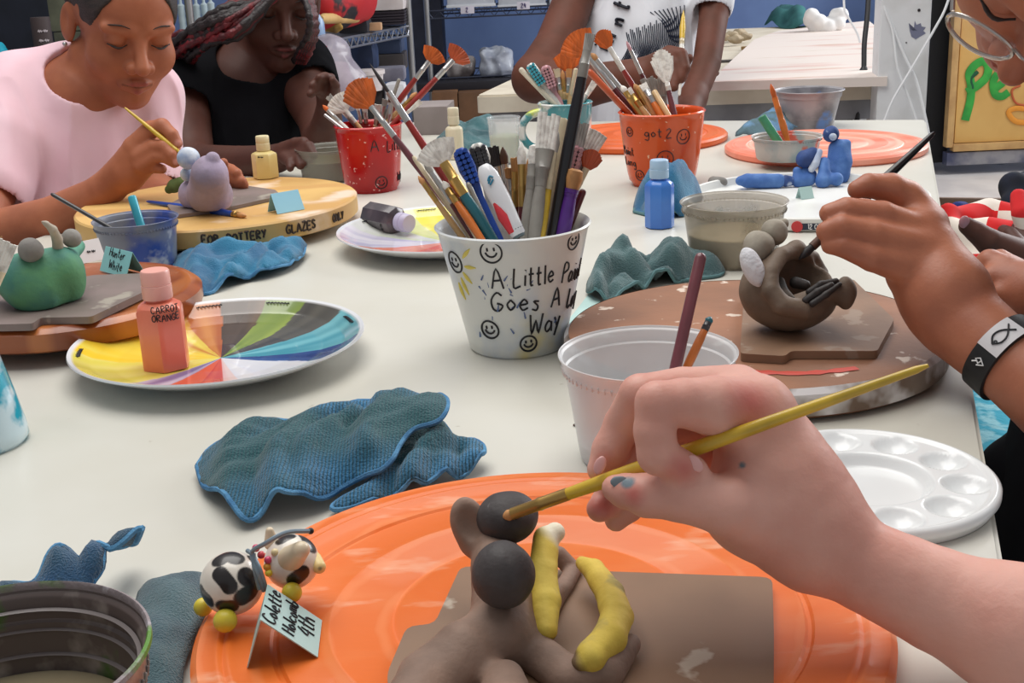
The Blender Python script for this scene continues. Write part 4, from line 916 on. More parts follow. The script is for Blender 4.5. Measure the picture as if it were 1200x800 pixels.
part('printed_mark', ink([[(0, .2), (.4, .6), (.1, .5), (.5, .9), (.8, .6)], [(.1, 0), (.7, .4)]], on_plane(tp + ax * L * .28 + nf * .0069 - sd * .003, sd, -ax, .007), .0007, 5), mat('teal_mark', (40, 128, 160), .5), rt)
fill_pot(RP, [
 ('round', (378, 123), (405, 150), 'white', 'silver', 'orangeb', 'white handled brush with orange tip', F_(bl=.01, fl=.022, rh=.003, rb=.0032, back=3)),
 ('stick', (380, 134), (400, 153), 'silver', '', '', 'thin grey rod', F_(r=.0022, back=3)),
 ('fan', (392, 112), (422, 150), 'tan', 'white', 'white', 'white fan brush', F_(bl=.026, fl=.02, rh=.0028, rb=.02, back=6)),
 ('flat', (384, 112), (410, 150), 'grey', 'silver', 'greyb', 'grey ferruled flat brush', F_(bl=.01, fl=.03, rh=.003, rb=.0045, back=8)),
 ('round', (417, 118), (418, 150), 'maroon', 'silver', 'white', 'slim white pointed brush', F_(bl=.014, fl=.02, rh=.0026, rb=.0032, back=10)),
 ('flat', (427, 122), (428, 150), 'red', 'silver', 'white', 'silver ferruled white brush', F_(bl=.012, fl=.02, rh=.003, rb=.004, back=10)),
 ('flat', (443, 122), (440, 150), 'wood', 'silver', 'white', 'short flat brush with white bristles', F_(bl=.012, fl=.02, rh=.003, rb=.0046, back=8)),
 ('flat', (452, 116), (450, 148), 'grey', 'silver', 'greyb', 'grey handled flat brush', F_(bl=.01, fl=.03, rh=.003, rb=.0042, back=8)),
 ('stick', (468, 92), (461, 148), 'grey', '', '', 'clear grey rod', F_(r=.0026, back=9)),
 ('flat', (459, 110), (456, 148), 'char', 'silver', 'brownb', 'dark handled brush', F_(bl=.012, fl=.03, rh=.003, rb=.0042, back=6)),
 ('fan', (513, 58), (463, 146), 'red', 'silver', 'orangeb', 'long red handled fan brush with orange bristles', F_(bl=.02, fl=.03, rh=.0036, rb=.017, back=9)),
 ('fan', (543, 58), (468, 148), 'red', 'silver', 'rust', 'longest red handled fan brush with rust bristles', F_(bl=.02, fl=.034, rh=.0038, rb=.018, back=6)),
 ('round', (489, 108), (474, 144), 'tan', 'gold', 'tanb', 'gold ferruled tan brush', F_(bl=.012, fl=.02, rh=.003, rb=.0042, back=6)),
 ('flat', (494, 118), (478, 146), 'white', 'white', 'white', 'plain white brush', F_(bl=.012, fl=.02, rh=.0028, rb=.0036, back=5)),
])
fill_pot(TP, [
 ('stick', (609, 80), (638, 120), 'cream', '', '', 'cream stick', F_(r=.0042, back=3)),
 ('tooth', (620, 75), (645, 121), 'white', '', 'cyan', 'toothbrush with turquoise bristles', F_(w=.009, hl=.036, back=4)),
 ('tooth', (638, 77), (653, 121), 'pink', '', 'pink', 'pink toothbrush', F_(w=.009, hl=.034, back=4)),
 ('flat', (652, 80), (657, 121), 'wood', 'silver', 'pale', 'wooden flat brush', F_(bl=.014, fl=.02, rh=.0035, rb=.005, back=6)),
 ('round', (659, 82), (662, 121), 'wood', 'gold', 'tanb', 'wooden round brush', F_(bl=.014, fl=.02, rh=.0035, rb=.0038, back=6)),
 ('flat', (667, 80), (667, 121), 'tan', 'silver', 'tanb', 'tan flat brush', F_(bl=.014, fl=.024, rh=.0036, rb=.0046, back=7)),
 ('stick', (675, 80), (672, 120), 'pale', '', '', 'pale wooden stick', F_(r=.0035, back=6)),
 ('fan', (664, 60), (678, 120), 'wood', 'pale', 'orangeb', 'broad orange fan brush', F_(bl=.03, fl=.026, rh=.004, rb=.02, back=8)),
 ('flat', (697, 96), (684, 121), 'white', 'white', 'white', 'white flat brush', F_(bl=.016, fl=.014, rh=.0036, rb=.005, back=4)),
])
fill_pot(OP, [
 ('fan', (668, 40), (744, 134), 'maroon', 'silver', 'orangeb', 'orange fan brush with maroon handle', F_(bl=.034, fl=.06, rh=.0042, rb=.024, back=5)),
 ('stick', (689, 82), (738, 134), 'rust', '', '', 'rust coloured wooden stick', F_(r=.0045, back=4)),
 ('round', (692, 62), (752, 134), 'black', 'silver', 'tanb', 'black handled brush', F_(bl=.012, fl=.06, rh=.0042, rb=.0048, back=6)),
 ('fan', (702, 36), (762, 134), 'red', 'white', 'orangeb', 'orange tipped brush with long white ferrule', F_(bl=.026, fl=.036, rh=.0036, rb=.012, back=8)),
 ('round', (734, 48), (768, 132), 'maroon', 'silver', 'pink', 'fine dark red brush', F_(bl=.014, fl=.034, rh=.003, rb=.0028, back=12)),
 ('fan', (773, 58), (790, 134), 'mauve', 'white', 'white', 'white scallop fan brush', F_(bl=.044, fl=.012, rh=.0036, rb=.014, back=5)),
 ('flat', (757, 90), (772, 134), 'grey', 'grey', 'greyb', 'grey shaper brush', F_(bl=.026, fl=.02, rh=.0048, rb=.0085, back=7)),
 ('flat', (772, 90), (779, 134), 'grey', 'grey', 'greyb', 'second grey shaper brush', F_(bl=.026, fl=.02, rh=.0048, rb=.008, back=8)),
 ('round', (728, 100), (750, 134), 'gold', 'gold', 'white', 'gold handled brush', F_(bl=.01, fl=.02, rh=.0042, rb=.0044, back=3)),
 ('flat', (735, 104), (757, 134), 'tan', 'gold', 'white', 'tan handled white brush', F_(bl=.01, fl=.02, rh=.004, rb=.005, back=3)),
 ('round', (743, 98), (763, 134), 'wood', 'gold', 'tanb', 'wooden handled brush', F_(bl=.01, fl=.022, rh=.004, rb=.0042, back=4)),
 ('stick', (749, 100), (768, 135), 'tan', '', '', 'tan stick', F_(r=.004, back=4)),
 ('flat', (753, 98), (774, 135), 'orange', 'silver', 'white', 'orange handled brush', F_(bl=.01, fl=.02, rh=.004, rb=.005, back=3)),
 ('stick', (766, 106), (783, 135), 'wood', '', '', 'pale wood stick', F_(r=.004, back=3)),
])
# sticks and brushes in the deli cups
def in_cup(cupt, h, tip, rim, back): c, r, _ = cupt; return in_pot(dict(c=c, r0=r * .76, r1=r * .93, h=h), tip, rim, back)
tp, bt = in_cup(ccup, .07, (822, 297), (791, 433), 10); make_stick('dark maroon brush handle standing in the frosted cup', tp, bt, 'mauve', .0036, 1, None, 'paintbrush', 'brush')
tp, bt = in_cup(ccup, .07, (833, 371), (805, 430), 12); make_brush('short orange brush with teal painted tip in the frosted cup', tp, bt, 'round', 'orange', 'char', 'teal', .004, .006, .0024, .0026)
tp, bt = in_cup(bcup, .056, (60, 227), (118, 262), 2); make_stick('thin dark grey rod resting in the blue stained cup', tp, bt, 'char', .0022, 1, None, 'metal_rod', 'rod')
tp, bt = in_cup(bcup, .056, (154, 229), (163, 258), 4); make_stick('bright cyan stick standing in the blue stained cup', tp, bt, 'cyan', .0046, 1, None, 'plastic_stick', 'stick')
tp, bt = in_cup(scup, .032, (892, 136), (908, 160), 2); make_stick('clear green plastic stick in the short smeared cup', tp, bt, 'green', .0062, .5, None, 'plastic_stick', 'stick')
tp, bt = in_cup(scup, .032, (903, 98), (921, 158), 3); make_brush('orange pointed brush standing in the short smeared cup', tp, bt, 'round', 'orange', 'orange', 'orangeb', .02, .03, .0045, .004)
tp, bt = in_pot(CY, (10, 282), (-24, 400), 8); make_brush('pale bristled brush leaning out of the turquoise mug', tp, bt, 'flat', 'wood', 'pale', 'white', .022, .03, .003, .006)
tp, bt = in_pot(CY, (2, 276), (-34, 400), 8); make_brush('slim tan brush leaning out of the turquoise mug', tp, bt, 'round', 'tan', 'pale', 'tanb', .02, .02, .0026, .003)
# brush lying on the glaze board
a, b = T(289, 253, .037), T(172, 236, .037); make_brush('blue handled brush lying on the lettered glaze board', a, b, 'round', 'blue', 'gold', 'tanb', .014, .01, .0036, .0036)
# ================================================================== cloths
m_towel = mat('teal_towel', (26, 86, 92), .95, (40, 112, 156), 9, .44, .64, c3=(60, 130, 176), ns3=16, lo3=.62, hi3=.72, bump=.9, bs=700, sheen=.3, wave=(150, 2.5, (22, 66, 78), .5, 1.0, 'BANDS', 'X'))
m_towel2 = mat('blue_terry', (38, 82, 108), .97, (44, 92, 140), 14, .42, .62, bump=1.0, bs=900, sheen=.35, c3=(66, 96, 108), ns3=60, lo3=.55, hi3=.7)
m_towel3 = mat('grey_green_towel', (78, 110, 112), .95, (66, 96, 100), 20, .42, .6, bump=.8, bs=700, sheen=.3)
m_towel4 = mat('grey_terry', (58, 86, 98), .97, (76, 106, 114), 40, .42, .62, bump=1.0, bs=900, sheen=.35)
m_towel5 = mat('bright_teal_towel', (30, 96, 136), .95, (40, 122, 160), 18, .42, .6, bump=.8, bs=700, sheen=.3)
m_towel6 = mat('deep_green_towel', (34, 78, 86), .95, (48, 98, 104), 18, .42, .6, bump=.8, bs=700, sheen=.3)
m_hem = mat('pale_blue_hem', (92, 150, 192), .9, (58, 112, 156), 60, .4, .6, bump=.6, bs=900)
m_hemg = mat('grey_hem', (88, 124, 128), .9)
tw = cloth('washcloth', 'large rumpled teal and blue washcloth in the middle of the bare table', [
 (232, 552, .004), (248, 530, .007), (290, 510, .010), (345, 500, .012), (400, 492, .014), (470, 478, .02), (508, 467, .03), (522, 468, .034), (524, 482, .032), (512, 496, .03), (486, 506, .027), (470, 520, .025), (460, 540, .02), (446, 556, .015), (430, 562, .012), (405, 576, .006), (372, 596, .003), (340, 596, .007), (325, 588, .012), (312, 606, .003), (285, 609, .006), (262, 592, .004), (240, 575, .003)], m_towel, m_hem, .011, .02, [
 ([(262, 600), (268, 560), (290, 525), (330, 502)], .006, .009), ([(325, 595), (330, 555), (370, 520), (450, 490)], .008, .010), ([(355, 590), (362, 550), (420, 520), (500, 480)], .007, .008), ([(395, 522), (425, 508), (432, 520), (410, 532)], -.009, .006), ([(300, 600), (305, 560), (340, 530)], -.005, .008), ([(345, 580), (350, 545), (400, 515)], -.006, .007), ([(430, 556), (440, 530), (480, 500)], .005, .007), ([(280, 545), (330, 515)], -.004, .007)], .003, 30, .0034, grain=(.55, .0032, 60, .22))
cloth('', '', [(470, 498, .004), (505, 494, .012), (528, 500, .016), (540, 515, .012), (564, 522, .012), (567, 540, .006), (558, 554, .002), (530, 563, .002), (500, 573, .003), (484, 568, .008), (470, 576, .006), (455, 584, .003), (425, 596, .002), (396, 603, .001), (391, 598, .002), (412, 584, .003), (436, 568, .004), (450, 548, .004)], m_towel, m_hem, .010, .012, [([(540, 560), (538, 535), (530, 510)], -.007, .006), ([(480, 565), (500, 540), (536, 528)], .007, .006), ([(515, 566), (530, 548), (562, 540)], .006, .005), ([(455, 574), (480, 548), (510, 520)], -.005, .005)], .003, 40, .003, under=tw, grain=(.4, .003, 90, .3))
cloth('washcloth', 'bunched blue washcloth between the orange wheel and the glaze board', [
 (205, 304, .002), (232, 298, .003), (290, 297, .003), (330, 292, .004), (354, 288, .008), (358, 296, .005), (345, 312, .003), (318, 324, .002), (285, 330, .002), (250, 342, .002), (228, 344, .002), (214, 330, .002), (205, 315, .003)], m_towel5, m_hem, .012, .014, [([(215, 325), (235, 318), (270, 325)], .006, .006), ([(240, 338), (262, 322), (300, 318)], -.006, .006), ([(300, 326), (318, 310), (340, 306)], .008, .006), ([(225, 335), (240, 305), (300, 300)], .009, .009), ([(265, 330), (300, 305), (350, 292)], .01, .008), ([(280, 312), (310, 300), (330, 308)], -.011, .007), ([(320, 318), (345, 300)], .006, .007)], .006, 40, .004)
cloth('washcloth', 'grey green washcloth crumpled behind the brown wheel board', [
 (689, 347), (692, 328), (708, 314), (730, 311), (748, 314), (766, 307), (786, 300), (806, 305), (822, 312), (846, 318), (843, 325), (815, 329), (775, 335), (742, 344), (716, 354), (698, 354)], m_towel3, m_hemg, .024, .012, [([(700, 348), (705, 330), (728, 318)], .012, .008), ([(716, 350), (712, 334), (730, 328), (756, 330)], -.016, .006), ([(722, 348), (742, 336), (770, 328), (786, 334)], .010, .006), ([(750, 318), (757, 312)], -.02, .008), ([(772, 334), (794, 312)], .014, .010), ([(785, 331), (792, 322), (766, 322)], -.012, .005), ([(730, 316), (742, 322)], .008, .006), ([(800, 326), (812, 314)], -.01, .006), ([(826, 322), (838, 318)], -.016, .012)], .010, 46, .003)
cloth('washcloth', 'blue terry washcloth with bright hem above the paint-crusted cup', [
 (-12, 706, .001), (10, 690, .004), (40, 688, .014), (62, 664, .02), (80, 645, .026), (110, 642, .026), (140, 634, .03), (160, 618, .034), (167, 624, .03), (157, 640, .014), (150, 660, .004), (130, 682, .002), (125, 700, .002), (90, 720, .001), (30, 730, .001)], m_towel2, m_hem, .012, .014, [([(70, 690), (80, 660), (110, 648)], .008, .008), ([(110, 690), (130, 655), (155, 635)], .011, .008), ([(95, 690), (110, 665), (135, 648)], -.01, .006)], .006, 40, .0036)
cloth('washcloth', 'dark terry washcloth under the cow figurine, beside the orange bat', [
 (166, 702, .003), (176, 684, .008), (190, 682, .008), (232, 676, .006), (246, 690, .003), (244, 715, .002), (228, 750, .002), (214, 790, .002), (206, 840, .001), (166, 860, .001), (150, 800, .001), (155, 740, .002)], m_towel4, None, .009, .012, [([(180, 780), (190, 730), (220, 700)], .003, .012)], .004, 60, .0036)
cloth('washcloth', 'teal cloth propped upright against the orange pot', [
 (743, 250), (746, 238), (757, 234), (770, 233), (790, 231), (808, 230), (820, 232), (822, 239), (812, 250), (796, 255), (770, 256)], m_towel5, m_hemg, .05, .012, [([(746, 244), (756, 240)], -.026, .012), ([(780, 250), (800, 236)], .014, .01), ([(812, 246), (816, 236)], -.012, .006), ([(765, 252), (772, 238)], -.008, .006), ([(795, 252), (806, 240)], -.006, .005)], .006, 50, .003)
cloth('washcloth', 'dark teal cloth heaped behind the tall cream bottle', [
 (512, 176, .0), (514, 162, .01), (540, 146, .03), (562, 136, .042), (574, 135, .04), (580, 150, .02), (580, 170, .004), (575, 182, .0), (545, 184, .0), (520, 182, .0)], m_towel6, m_hemg, .012, .016, [([(520, 175), (545, 155), (575, 140)], .008, .01), ([(530, 180), (550, 168), (578, 165)], .009, .008), ([(525, 178), (550, 160)], -.007, .008)], .007, 40, .005)
cloth('washcloth', 'grey blue rag lying behind the short smeared cup', [
 (862, 162, .002), (866, 154, .01), (885, 144, .02), (900, 132, .03), (912, 128, .032), (925, 142, .02), (934, 152, .004), (915, 160, .001), (885, 163, .001)], mat('grey_blue_rag', (92, 120, 130), .95, (110, 150, 186), 20, .5, .6, bump=.6, bs=500), None, .012, .016, [([(870, 160), (890, 148), (915, 132)], .006, .01)], .006, 40, .006)
# grey cardboard box on the far left of the table
q = T(509, 158); d_ = dep(q); hh = rise(q, 125)
solo('cardboard_box', 'small grey cardboard box standing behind the red pot', 'box', box(q + A(0, .05, hh / 2), (40 * d_ / FOC, .1, hh), yawax(-.1), .002), mat('grey_card', (150, 140, 138), .8, (138, 128, 126), 12))
# ================================================================== clay pieces
def on_ball(px, py, c, r):
    d = ray(px, py); o = CAM - c; a = d @ d; b = 2 * o @ d; cc = o @ o - r * r; q = b * b - 4 * a * cc
    t = (-b - math.sqrt(max(q, 0))) / (2 * a); return CAM + d * t
def blob_of(lists, vox, k, extra=None, lump=0, ls=60):
    lo, hi = bounds(*lists); B = Blob(lo - .004, hi + .004, vox)
    for l in lists:
        if len(l) == 1: B.ell(l[0][0], l[0][1], None, k)
        else: B.chain(l, k)
    if extra: extra(B)
    return B.mesh(lump, ls)
def clay(name, c, c2, rough=.75, tint=None, **k): return mat(name, c, rough, c2, k.pop('ns', 45), .4, .62, bump=k.pop('bump', .35), bs=k.pop('bs', 160), tint=tint, **k)
def hp(px, py, h, rpx): p = T(px, py, h); return (p, rpx * dep(p) / FOC)
m_grey = clay('wet_grey_clay', (150, 122, 106), (128, 104, 90), .7, ns=30)
m_black = clay('black_underglaze', (56, 50, 50), (74, 68, 68), .62, c3=(150, 148, 150), ns3=60, lo3=.665, hi3=.71)
m_ban = clay('yellow_underglaze', (222, 196, 84), (206, 178, 70), .7, tint=[(236, 230, 206), (110, 86, 60)], ns=50, c3=(158, 146, 92), ns3=34, lo3=.62, hi3=.72)
b0 = T(590, 740, .0168)
mk = thing('clay_sculpture', 'grey clay monkey with two black balls and yellow bananas on the near orange bat', 'sculpture', b0)
ball1, ball2 = hp(595, 606, .062, 35), hp(590, 673, .058, 37.5)
L = [[hp(576, 628, .052, 22), hp(584, 662, .045, 32), hp(588, 706, .036, 36), hp(592, 744, .03, 34)],
     [hp(584, 732, .03, 30), hp(546, 768, .026, 40), hp(505, 802, .02, 42), hp(470, 850, .02, 36)],
     [hp(602, 728, .028, 24), hp(628, 766, .0215, 25), hp(664, 792, .0205, 25), hp(708, 788, .0205, 23), hp(738, 756, .022, 13)],
     [hp(590, 800, .022, 26), hp(600, 860, .024, 44), hp(610, 910, .024, 44)],
     [hp(640, 720, .02, 12), hp(672, 668, .019, 10), hp(655, 650, .026, 10)]]
def ear(B):
    p, r = hp(549, 612, .06, 21); q, _ = hp(558, 636, .05, 10); u = nrm(p - q)
    s = nrm(np.cross(u, nrm(p - CAM))); B.ell(p, (.0085, .0058, .0125), [s, np.cross(u, s), u], .004); B.cap(p, q, .005, .007, .005)
    B.ell(p - nrm(p - CAM) * .006, (.005, .003, .008), [s, np.cross(u, s), u], .003, 'sub')
    B.half(A(0, 0, TZ + .0168), A(0, 0, -1))
part('clay_body', blob_of(L, .0011, .005, ear, .0007, 70), m_grey, mk, auto=None)
def squash(c, r, sx, sy, vox=.0009, lump=.0006):
    B = Blob(c - r * 1.3, c + r * 1.3, vox); B.ell(c, (r * sx, r * sx, r * sy)); return B.mesh(lump, 90)
part('black_ball', squash(ball1[0], ball1[1], 1.04, .84), m_black, mk, auto=None); part('black_ball', squash(ball2[0], ball2[1], 1.0, 1.06), m_black, mk, auto=None)
def banana(lst, tipsw, tipsb, vox=.0008):
    o = part('banana', blob_of([lst], vox, .003, None, .0004, 120), m_ban, mk, auto=None); tints(o, 0, tipsw); tints(o, 1, tipsb, .3)
W0 = hp(650, 624, .052, 12)
banana([W0, hp(640, 632, .05, 15), hp(636, 670, .042, 17), hp(640, 705, .036, 17), hp(640, 738, .03, 14)], [(W0[0] + A(.003, 0, .002), .012)], [(hp(640, 757, .024, 1)[0], .006)])
B2 = [hp(682, 660, .03, 8), hp(696, 668, .031, 13), hp(715, 696, .03, 17), hp(723, 722, .03, 19), hp(714, 748, .03, 20), hp(692, 770, .029, 19), hp(680, 777, .028, 11)]
banana(B2, [], [(hp(674, 779, .026, 1)[0], .008), (hp(680, 668, .024, 1)[0], .009)])
# ---------------- cow figurine
cb, ch = hp(272, 683, .031, 37), hp(342, 658, .034, 32)
cow = thing('cow_figurine', 'small black and white painted clay cow lying beside its name card', 'figurine', A(cb[0][0], cb[0][1], cb[0][2] - cb[1]))
m_cow = mat('cow_white_gloss', (232, 224, 212), .3, (224, 212, 200), 40, .4, .6, coat=.3, tint=[(34, 28, 28)])
def ballmesh(c, r, vox=.0006, f=None):
    B = Blob(c - r * 1.35, c + r * 1.35, vox); B.ell(c, r)
    if f: f(B)
    return B.mesh()
o = part('body', ballmesh(*cb, f=None), m_cow, cow, auto=None)
def spot(seq, c, r, rad): 
    pts = [on_ball(x, y, c, r) for x, y in seq]; return [(q, 1.35 * rad * dep(c) / FOC) for q in smooth_line(pts, 4)] if len(pts) > 1 else [(pts[0], 1.35 * rad * dep(c) / FOC)]
tints(o, 0, spot([(258, 655), (268, 650), (276, 653)], *cb, 9) + spot([(257, 672), (264, 680), (269, 687)], *cb, 7.5) + spot([(289, 675), (297, 683), (294, 693), (285, 700)], *cb, 9) + spot([(236, 694), (243, 703)], *cb, 8) + spot([(262, 711), (270, 711)], *cb, 8) + spot([(296, 655), (300, 660)], *cb, 6), .12)
hf = []
def horns(B):
    for a, b, r1, r2 in (((340, 652), (352, 645), 17, 9), ((316, 634), (317, 623), 10, 6)): 
        p, q = P(a[0], a[1], dep(ch[0]) - .012), P(b[0], b[1], dep(ch[0]) - .03 if a[0] == 340 else dep(ch[0]))
        B.cap(p, q, r1 * dep(p) / FOC, r2 * dep(p) / FOC, .002)
o = part('head', ballmesh(*ch, f=None), m_cow, cow, auto=None)
tints(o, 0, spot([(360, 631), (364, 638)], *ch, 9) + spot([(346, 679), (354, 672)], *ch, 8) + spot([(330, 632), (338, 628)], *ch, 7), .12)
d0 = dep(ch[0])
part('horn', blob_of([[(P(340, 655, d0 - .008), 16 * d0 / FOC), (P(353, 644, d0 - .024), 10 * d0 / FOC)]], .0007, .002), mat('horn_cream', (224, 206, 176), .35), cow, 'large cream horn')
part('horn', blob_of([[(P(318, 636, d0), 9 * d0 / FOC), (P(316, 622, d0 - .002), 5 * d0 / FOC)]], .0007, .002), mat('horn_cream', (224, 206, 176), .35), cow)
m_yel = mat('yellow_gloss', (226, 208, 70), .4, (214, 194, 56), 60)
o = part('ear', blob_of([[(P(368, 655, d0), 9 * d0 / FOC), (P(374, 664, d0 - .004), 8 * d0 / FOC)]], .0006, .002), mat('ear_cream', (232, 206, 140), .4, tint=[(34, 28, 28)]), cow)
tints(o, 0, [(P(376, 668, d0 - .010), .0035)], .2)
for x, y, r, dd in ((264, 727, 14, -.012), (342, 694, 12, -.012), (238, 711, 11, .008)):
    p = P(x, y, dep(cb[0] if x < 300 else ch[0]) + dd); part('foot', ballmesh(p, r * dep(p) / FOC), m_yel, cow)
for x, y, cc in ((314, 656, (208, 70, 110)), (313, 664, (226, 160, 60)), (315, 671, (226, 208, 70)), (306, 650, (206, 70, 80)), (300, 642, (208, 70, 110)), (322, 647, (226, 206, 160))):
    p = P(x, y, d0 - .010); part('bead', ballmesh(p, 4.6 * d0 / FOC, .0005), mat('bead_%d_%d' % cc[:2], cc, .35), cow)
wm = mat('grey_blue_wire', (136, 152, 164), .4, metal=.4)
part('wire_tie', join(*[tube(smooth_line([P(x, y, d) for x, y, d in l], 5), .0011, 8) for l in ([(309, 692, d0 - .02), (303, 672, d0 - .026), (295, 648, d0 - .024), (310, 637, d0 - .03), (335, 624, d0 - .026), (362, 622, d0 - .018)], [(312, 690, d0 - .02), (305, 668, d0 - .026), (296, 650, d0 - .022), (290, 645, d0 - .018)], [(304, 690, d0 - .021), (298, 665, d0 - .025), (297, 648, d0 - .024)])]), wm, cow)
p = P(364, 622, d0 - .017); part('wire_knot', ballmesh(p, .0016, .0004), m_blk, cow)
# ---------------- green creature
hb = .0405
gr = thing('clay_creature', 'green clay creature with grey ball eyes and a curled tail', 'sculpture', T(45, 345, hb))
m_green = clay('green_underglaze', (88, 148, 124), (62, 118, 106), .7, ns=20, c3=(90, 146, 102), ns3=14, lo3=.52, hi3=.62)
m_pale = clay('pale_grey_clay', (142, 138, 132), (126, 122, 118), .8)
def gx(B): B.half(A(0, 0, TZ + hb + .0004), A(0, 0, -1), .002)
gb_ = [[hp(34, 326, hb + .024, 30), hp(70, 318, hb + .026, 29)], [hp(22, 330, hb + .022, 24), hp(8, 322, hb + .024, 18), hp(0, 330, hb + .018, 15)], [hp(50, 340, hb + .012, 34), hp(70, 336, hb + .012, 26)], [hp(82, 300, hb + .034, 9), hp(92, 288, hb + .036, 7)]]
part('body', blob_of(gb_, .0018, .012, gx, .0012, 40), m_green, gr, auto=None)
for x, y, r, h in ((36, 293, 14.5, .05), (84, 279, 11, .052)): p, rr = hp(x, y, hb + h, r); part('eye_ball', squash(p, rr, 1, 1, .0012), m_pale, gr)
part('tail', blob_of([[hp(68, 291, hb + .046, 6.5), hp(67, 280, hb + .055, 6), hp(62, 269, hb + .065, 5), hp(54, 262, hb + .071, 3.2), hp(50, 260, hb + .073, 1.8)]], .001, .003), clay('buff_clay', (186, 176, 160), (168, 158, 144), .8), gr)
# ---------------- lilac head
hb = .0385
li = thing('clay_creature', 'lilac clay lump with small white ball head on the glaze board', 'sculpture', T(240, 234, hb))
m_lil = clay('lilac_underglaze', (176, 160, 184), (150, 136, 154), .8, ns=24)
part('body', blob_of([[hp(244, 226, hb + .02, 25), hp(246, 204, hb + .045, 22), hp(249, 187, hb + .062, 9)], [hp(228, 228, hb + .014, 19), hp(254, 230, hb + .014, 18)]], .0018, .01, lambda B: B.half(A(0, 0, TZ + hb + .0003), A(0, 0, -1), .002), .001, 40), m_lil, li, auto=None)
m_lw = clay('white_blue_underglaze', (206, 212, 222), (160, 176, 206), .7, ns=60)
for x, y, r, h in ((224, 187, 13, .056), (222, 206, 8, .036)): p, rr = hp(x, y, hb + h, r); p = p - CF * .012; part('white_ball', squash(p, rr, 1, 1, .0012, .001), m_lw, li)
part('leaf', blob_of([[hp(212, 214, hb + .02, 7), hp(204, 218, hb + .016, 8), hp(198, 222, hb + .012, 5)]], .0012, .003), clay('olive_underglaze', (96, 112, 58), (76, 92, 48)), li)
# ---------------- dark pinch pot creature
hb = .0306
pp = thing('clay_pinch_pot', 'open dark clay pinch pot creature with pale balls on its left rim', 'sculpture', T(930, 372, hb))
m_pinch = clay('dark_brown_clay', (120, 102, 86), (102, 86, 72), .66, ns=26)
d1 = dep(T(930, 356, hb + .02)); pq = lambda x, y, r, dd=0: (P(x, y, d1 + dd), r * (d1 + dd) / FOC)
CBl = P(921, 338, d1)
B = Blob(CBl - .075, CBl + A(.085, .06, .06), .0014)
B.ell(P(920, 340, d1), (.034, .03, .029), None, .004).ell(P(934, 350, d1), (.028, .026, .02), None, .01)
B.ell(P(938, 322, d1 - .016), (.024, .03, .024), None, .004, 'sub')
B.chain([pq(934, 292, 9, .0), pq(916, 299, 9, -.012), pq(904, 318, 9, -.022), pq(903, 340, 10, -.028), pq(917, 357, 11, -.03), pq(942, 363, 11, -.026), pq(966, 352, 9, -.014)], .006)
B.chain([pq(934, 292, 9, 0), pq(952, 302, 8, .016), pq(962, 320, 8, .018), pq(968, 342, 9, .006)], .006)
B.chain([pq(928, 354, 8, -.02), pq(952, 346, 8, -.02), pq(974, 342, 8, -.022)], .004); B.ell(P(991, 343, d1 - .022), (.0075, .008, .0125), None, .005); B.cap(pq(974, 342, 6, -.022)[0], pq(990, 343, 6, -.022)[0], .005, .007, .004)
B.half(A(0, 0, TZ + hb), A(0, 0, -1), .001)
o = part('clay_shell', B.mesh(.0008, 60), m_pinch, pp, auto=None)
m_blackc = clay('black_slip', (36, 32, 32), (52, 46, 44), .6)
for ch_ in ([(944, 352, 4.5, -.03), (958, 342, 4.5, -.032), (974, 334, 4, -.03)], [(948, 342, 4, -.026), (962, 333, 4, -.028), (980, 329, 3.5, -.026)], [(952, 356, 4, -.034), (968, 345, 4, -.034), (984, 333, 3, -.03)]):
    part('finger', blob_of([[pq(*c) for c in ch_]], .0009, .002), m_blackc, pp)
wr = [pq(914, 330, 6, -.014), pq(916, 340, 7, -.018), pq(922, 349, 7.5, -.022), pq(927, 352, 6, -.024)]
part('curled_worm', blob_of([wr], .0009, .003), clay('striped_clay', (84, 72, 62), (40, 36, 34), .7, ns=120), pp)
part('dark_lump', blob_of([[pq(932, 331, 7, -.008), pq(944, 334, 6, -.01)]], .001, .003), m_blackc, pp)
m_bone = clay('bone_clay', (168, 160, 146), (148, 140, 126), .8)
for x, y, r, dd in ((889, 288, 18, -.004), (907, 272, 16, .004), (918, 262, 6.5, .006)): p, rr = pq(x, y, r, dd); part('pale_ball', squash(p, rr, 1, 1, .0011, .0008), m_bone, pp)
u = nrm(P(889, 328, d1) - P(876, 298, d1)); s = nrm(np.cross(u, CF)); p = P(882, 313, d1 - .022); B = Blob(p - .022, p + .022, .0009); B.ell(p, (.0078, .0078, .0155), [s, np.cross(u, s), u])
part('white_lobe', B.mesh(.0005, 120), clay('white_slip', (226, 226, 230), (196, 196, 202), .8, bump=.7, bs=260), pp)
# ---------------- blue clay figures on the lid
hb = .0058
d2 = dep(T(965, 214, hb)); bq = lambda x, y, r, dd=0: (P(x, y, d2 + dd), r * (d2 + dd) / FOC)
m_bl = clay('blue_underglaze', (62, 104, 172), (92, 134, 196), .7, ns=40, c3=(186, 204, 230), ns3=60, lo3=.68, hi3=.74)
m_bld = clay('dark_blue_underglaze', (38, 60, 112), (54, 84, 144), .7, c3=(176, 190, 214), ns3=50, lo3=.66, hi3=.72)
bb = thing('clay_figure', 'blue clay bear sitting upright on the white lid', 'sculpture', T(978, 216, hb))
part('body', blob_of([[bq(982, 204, 14), bq(983, 190, 14), bq(982, 174, 11)], [bq(992, 168, 5), bq(992, 190, 6)], [bq(966, 190, 6.5, -.02), bq(966, 202, 7, -.026), bq(964, 212, 9, -.03)], [bq(980, 210, 8, -.03)]], .0016, .006, lambda B: B.half(A(0, 0, TZ + hb), A(0, 0, -1), .001), .0008, 60), m_bl, bb, auto=None)
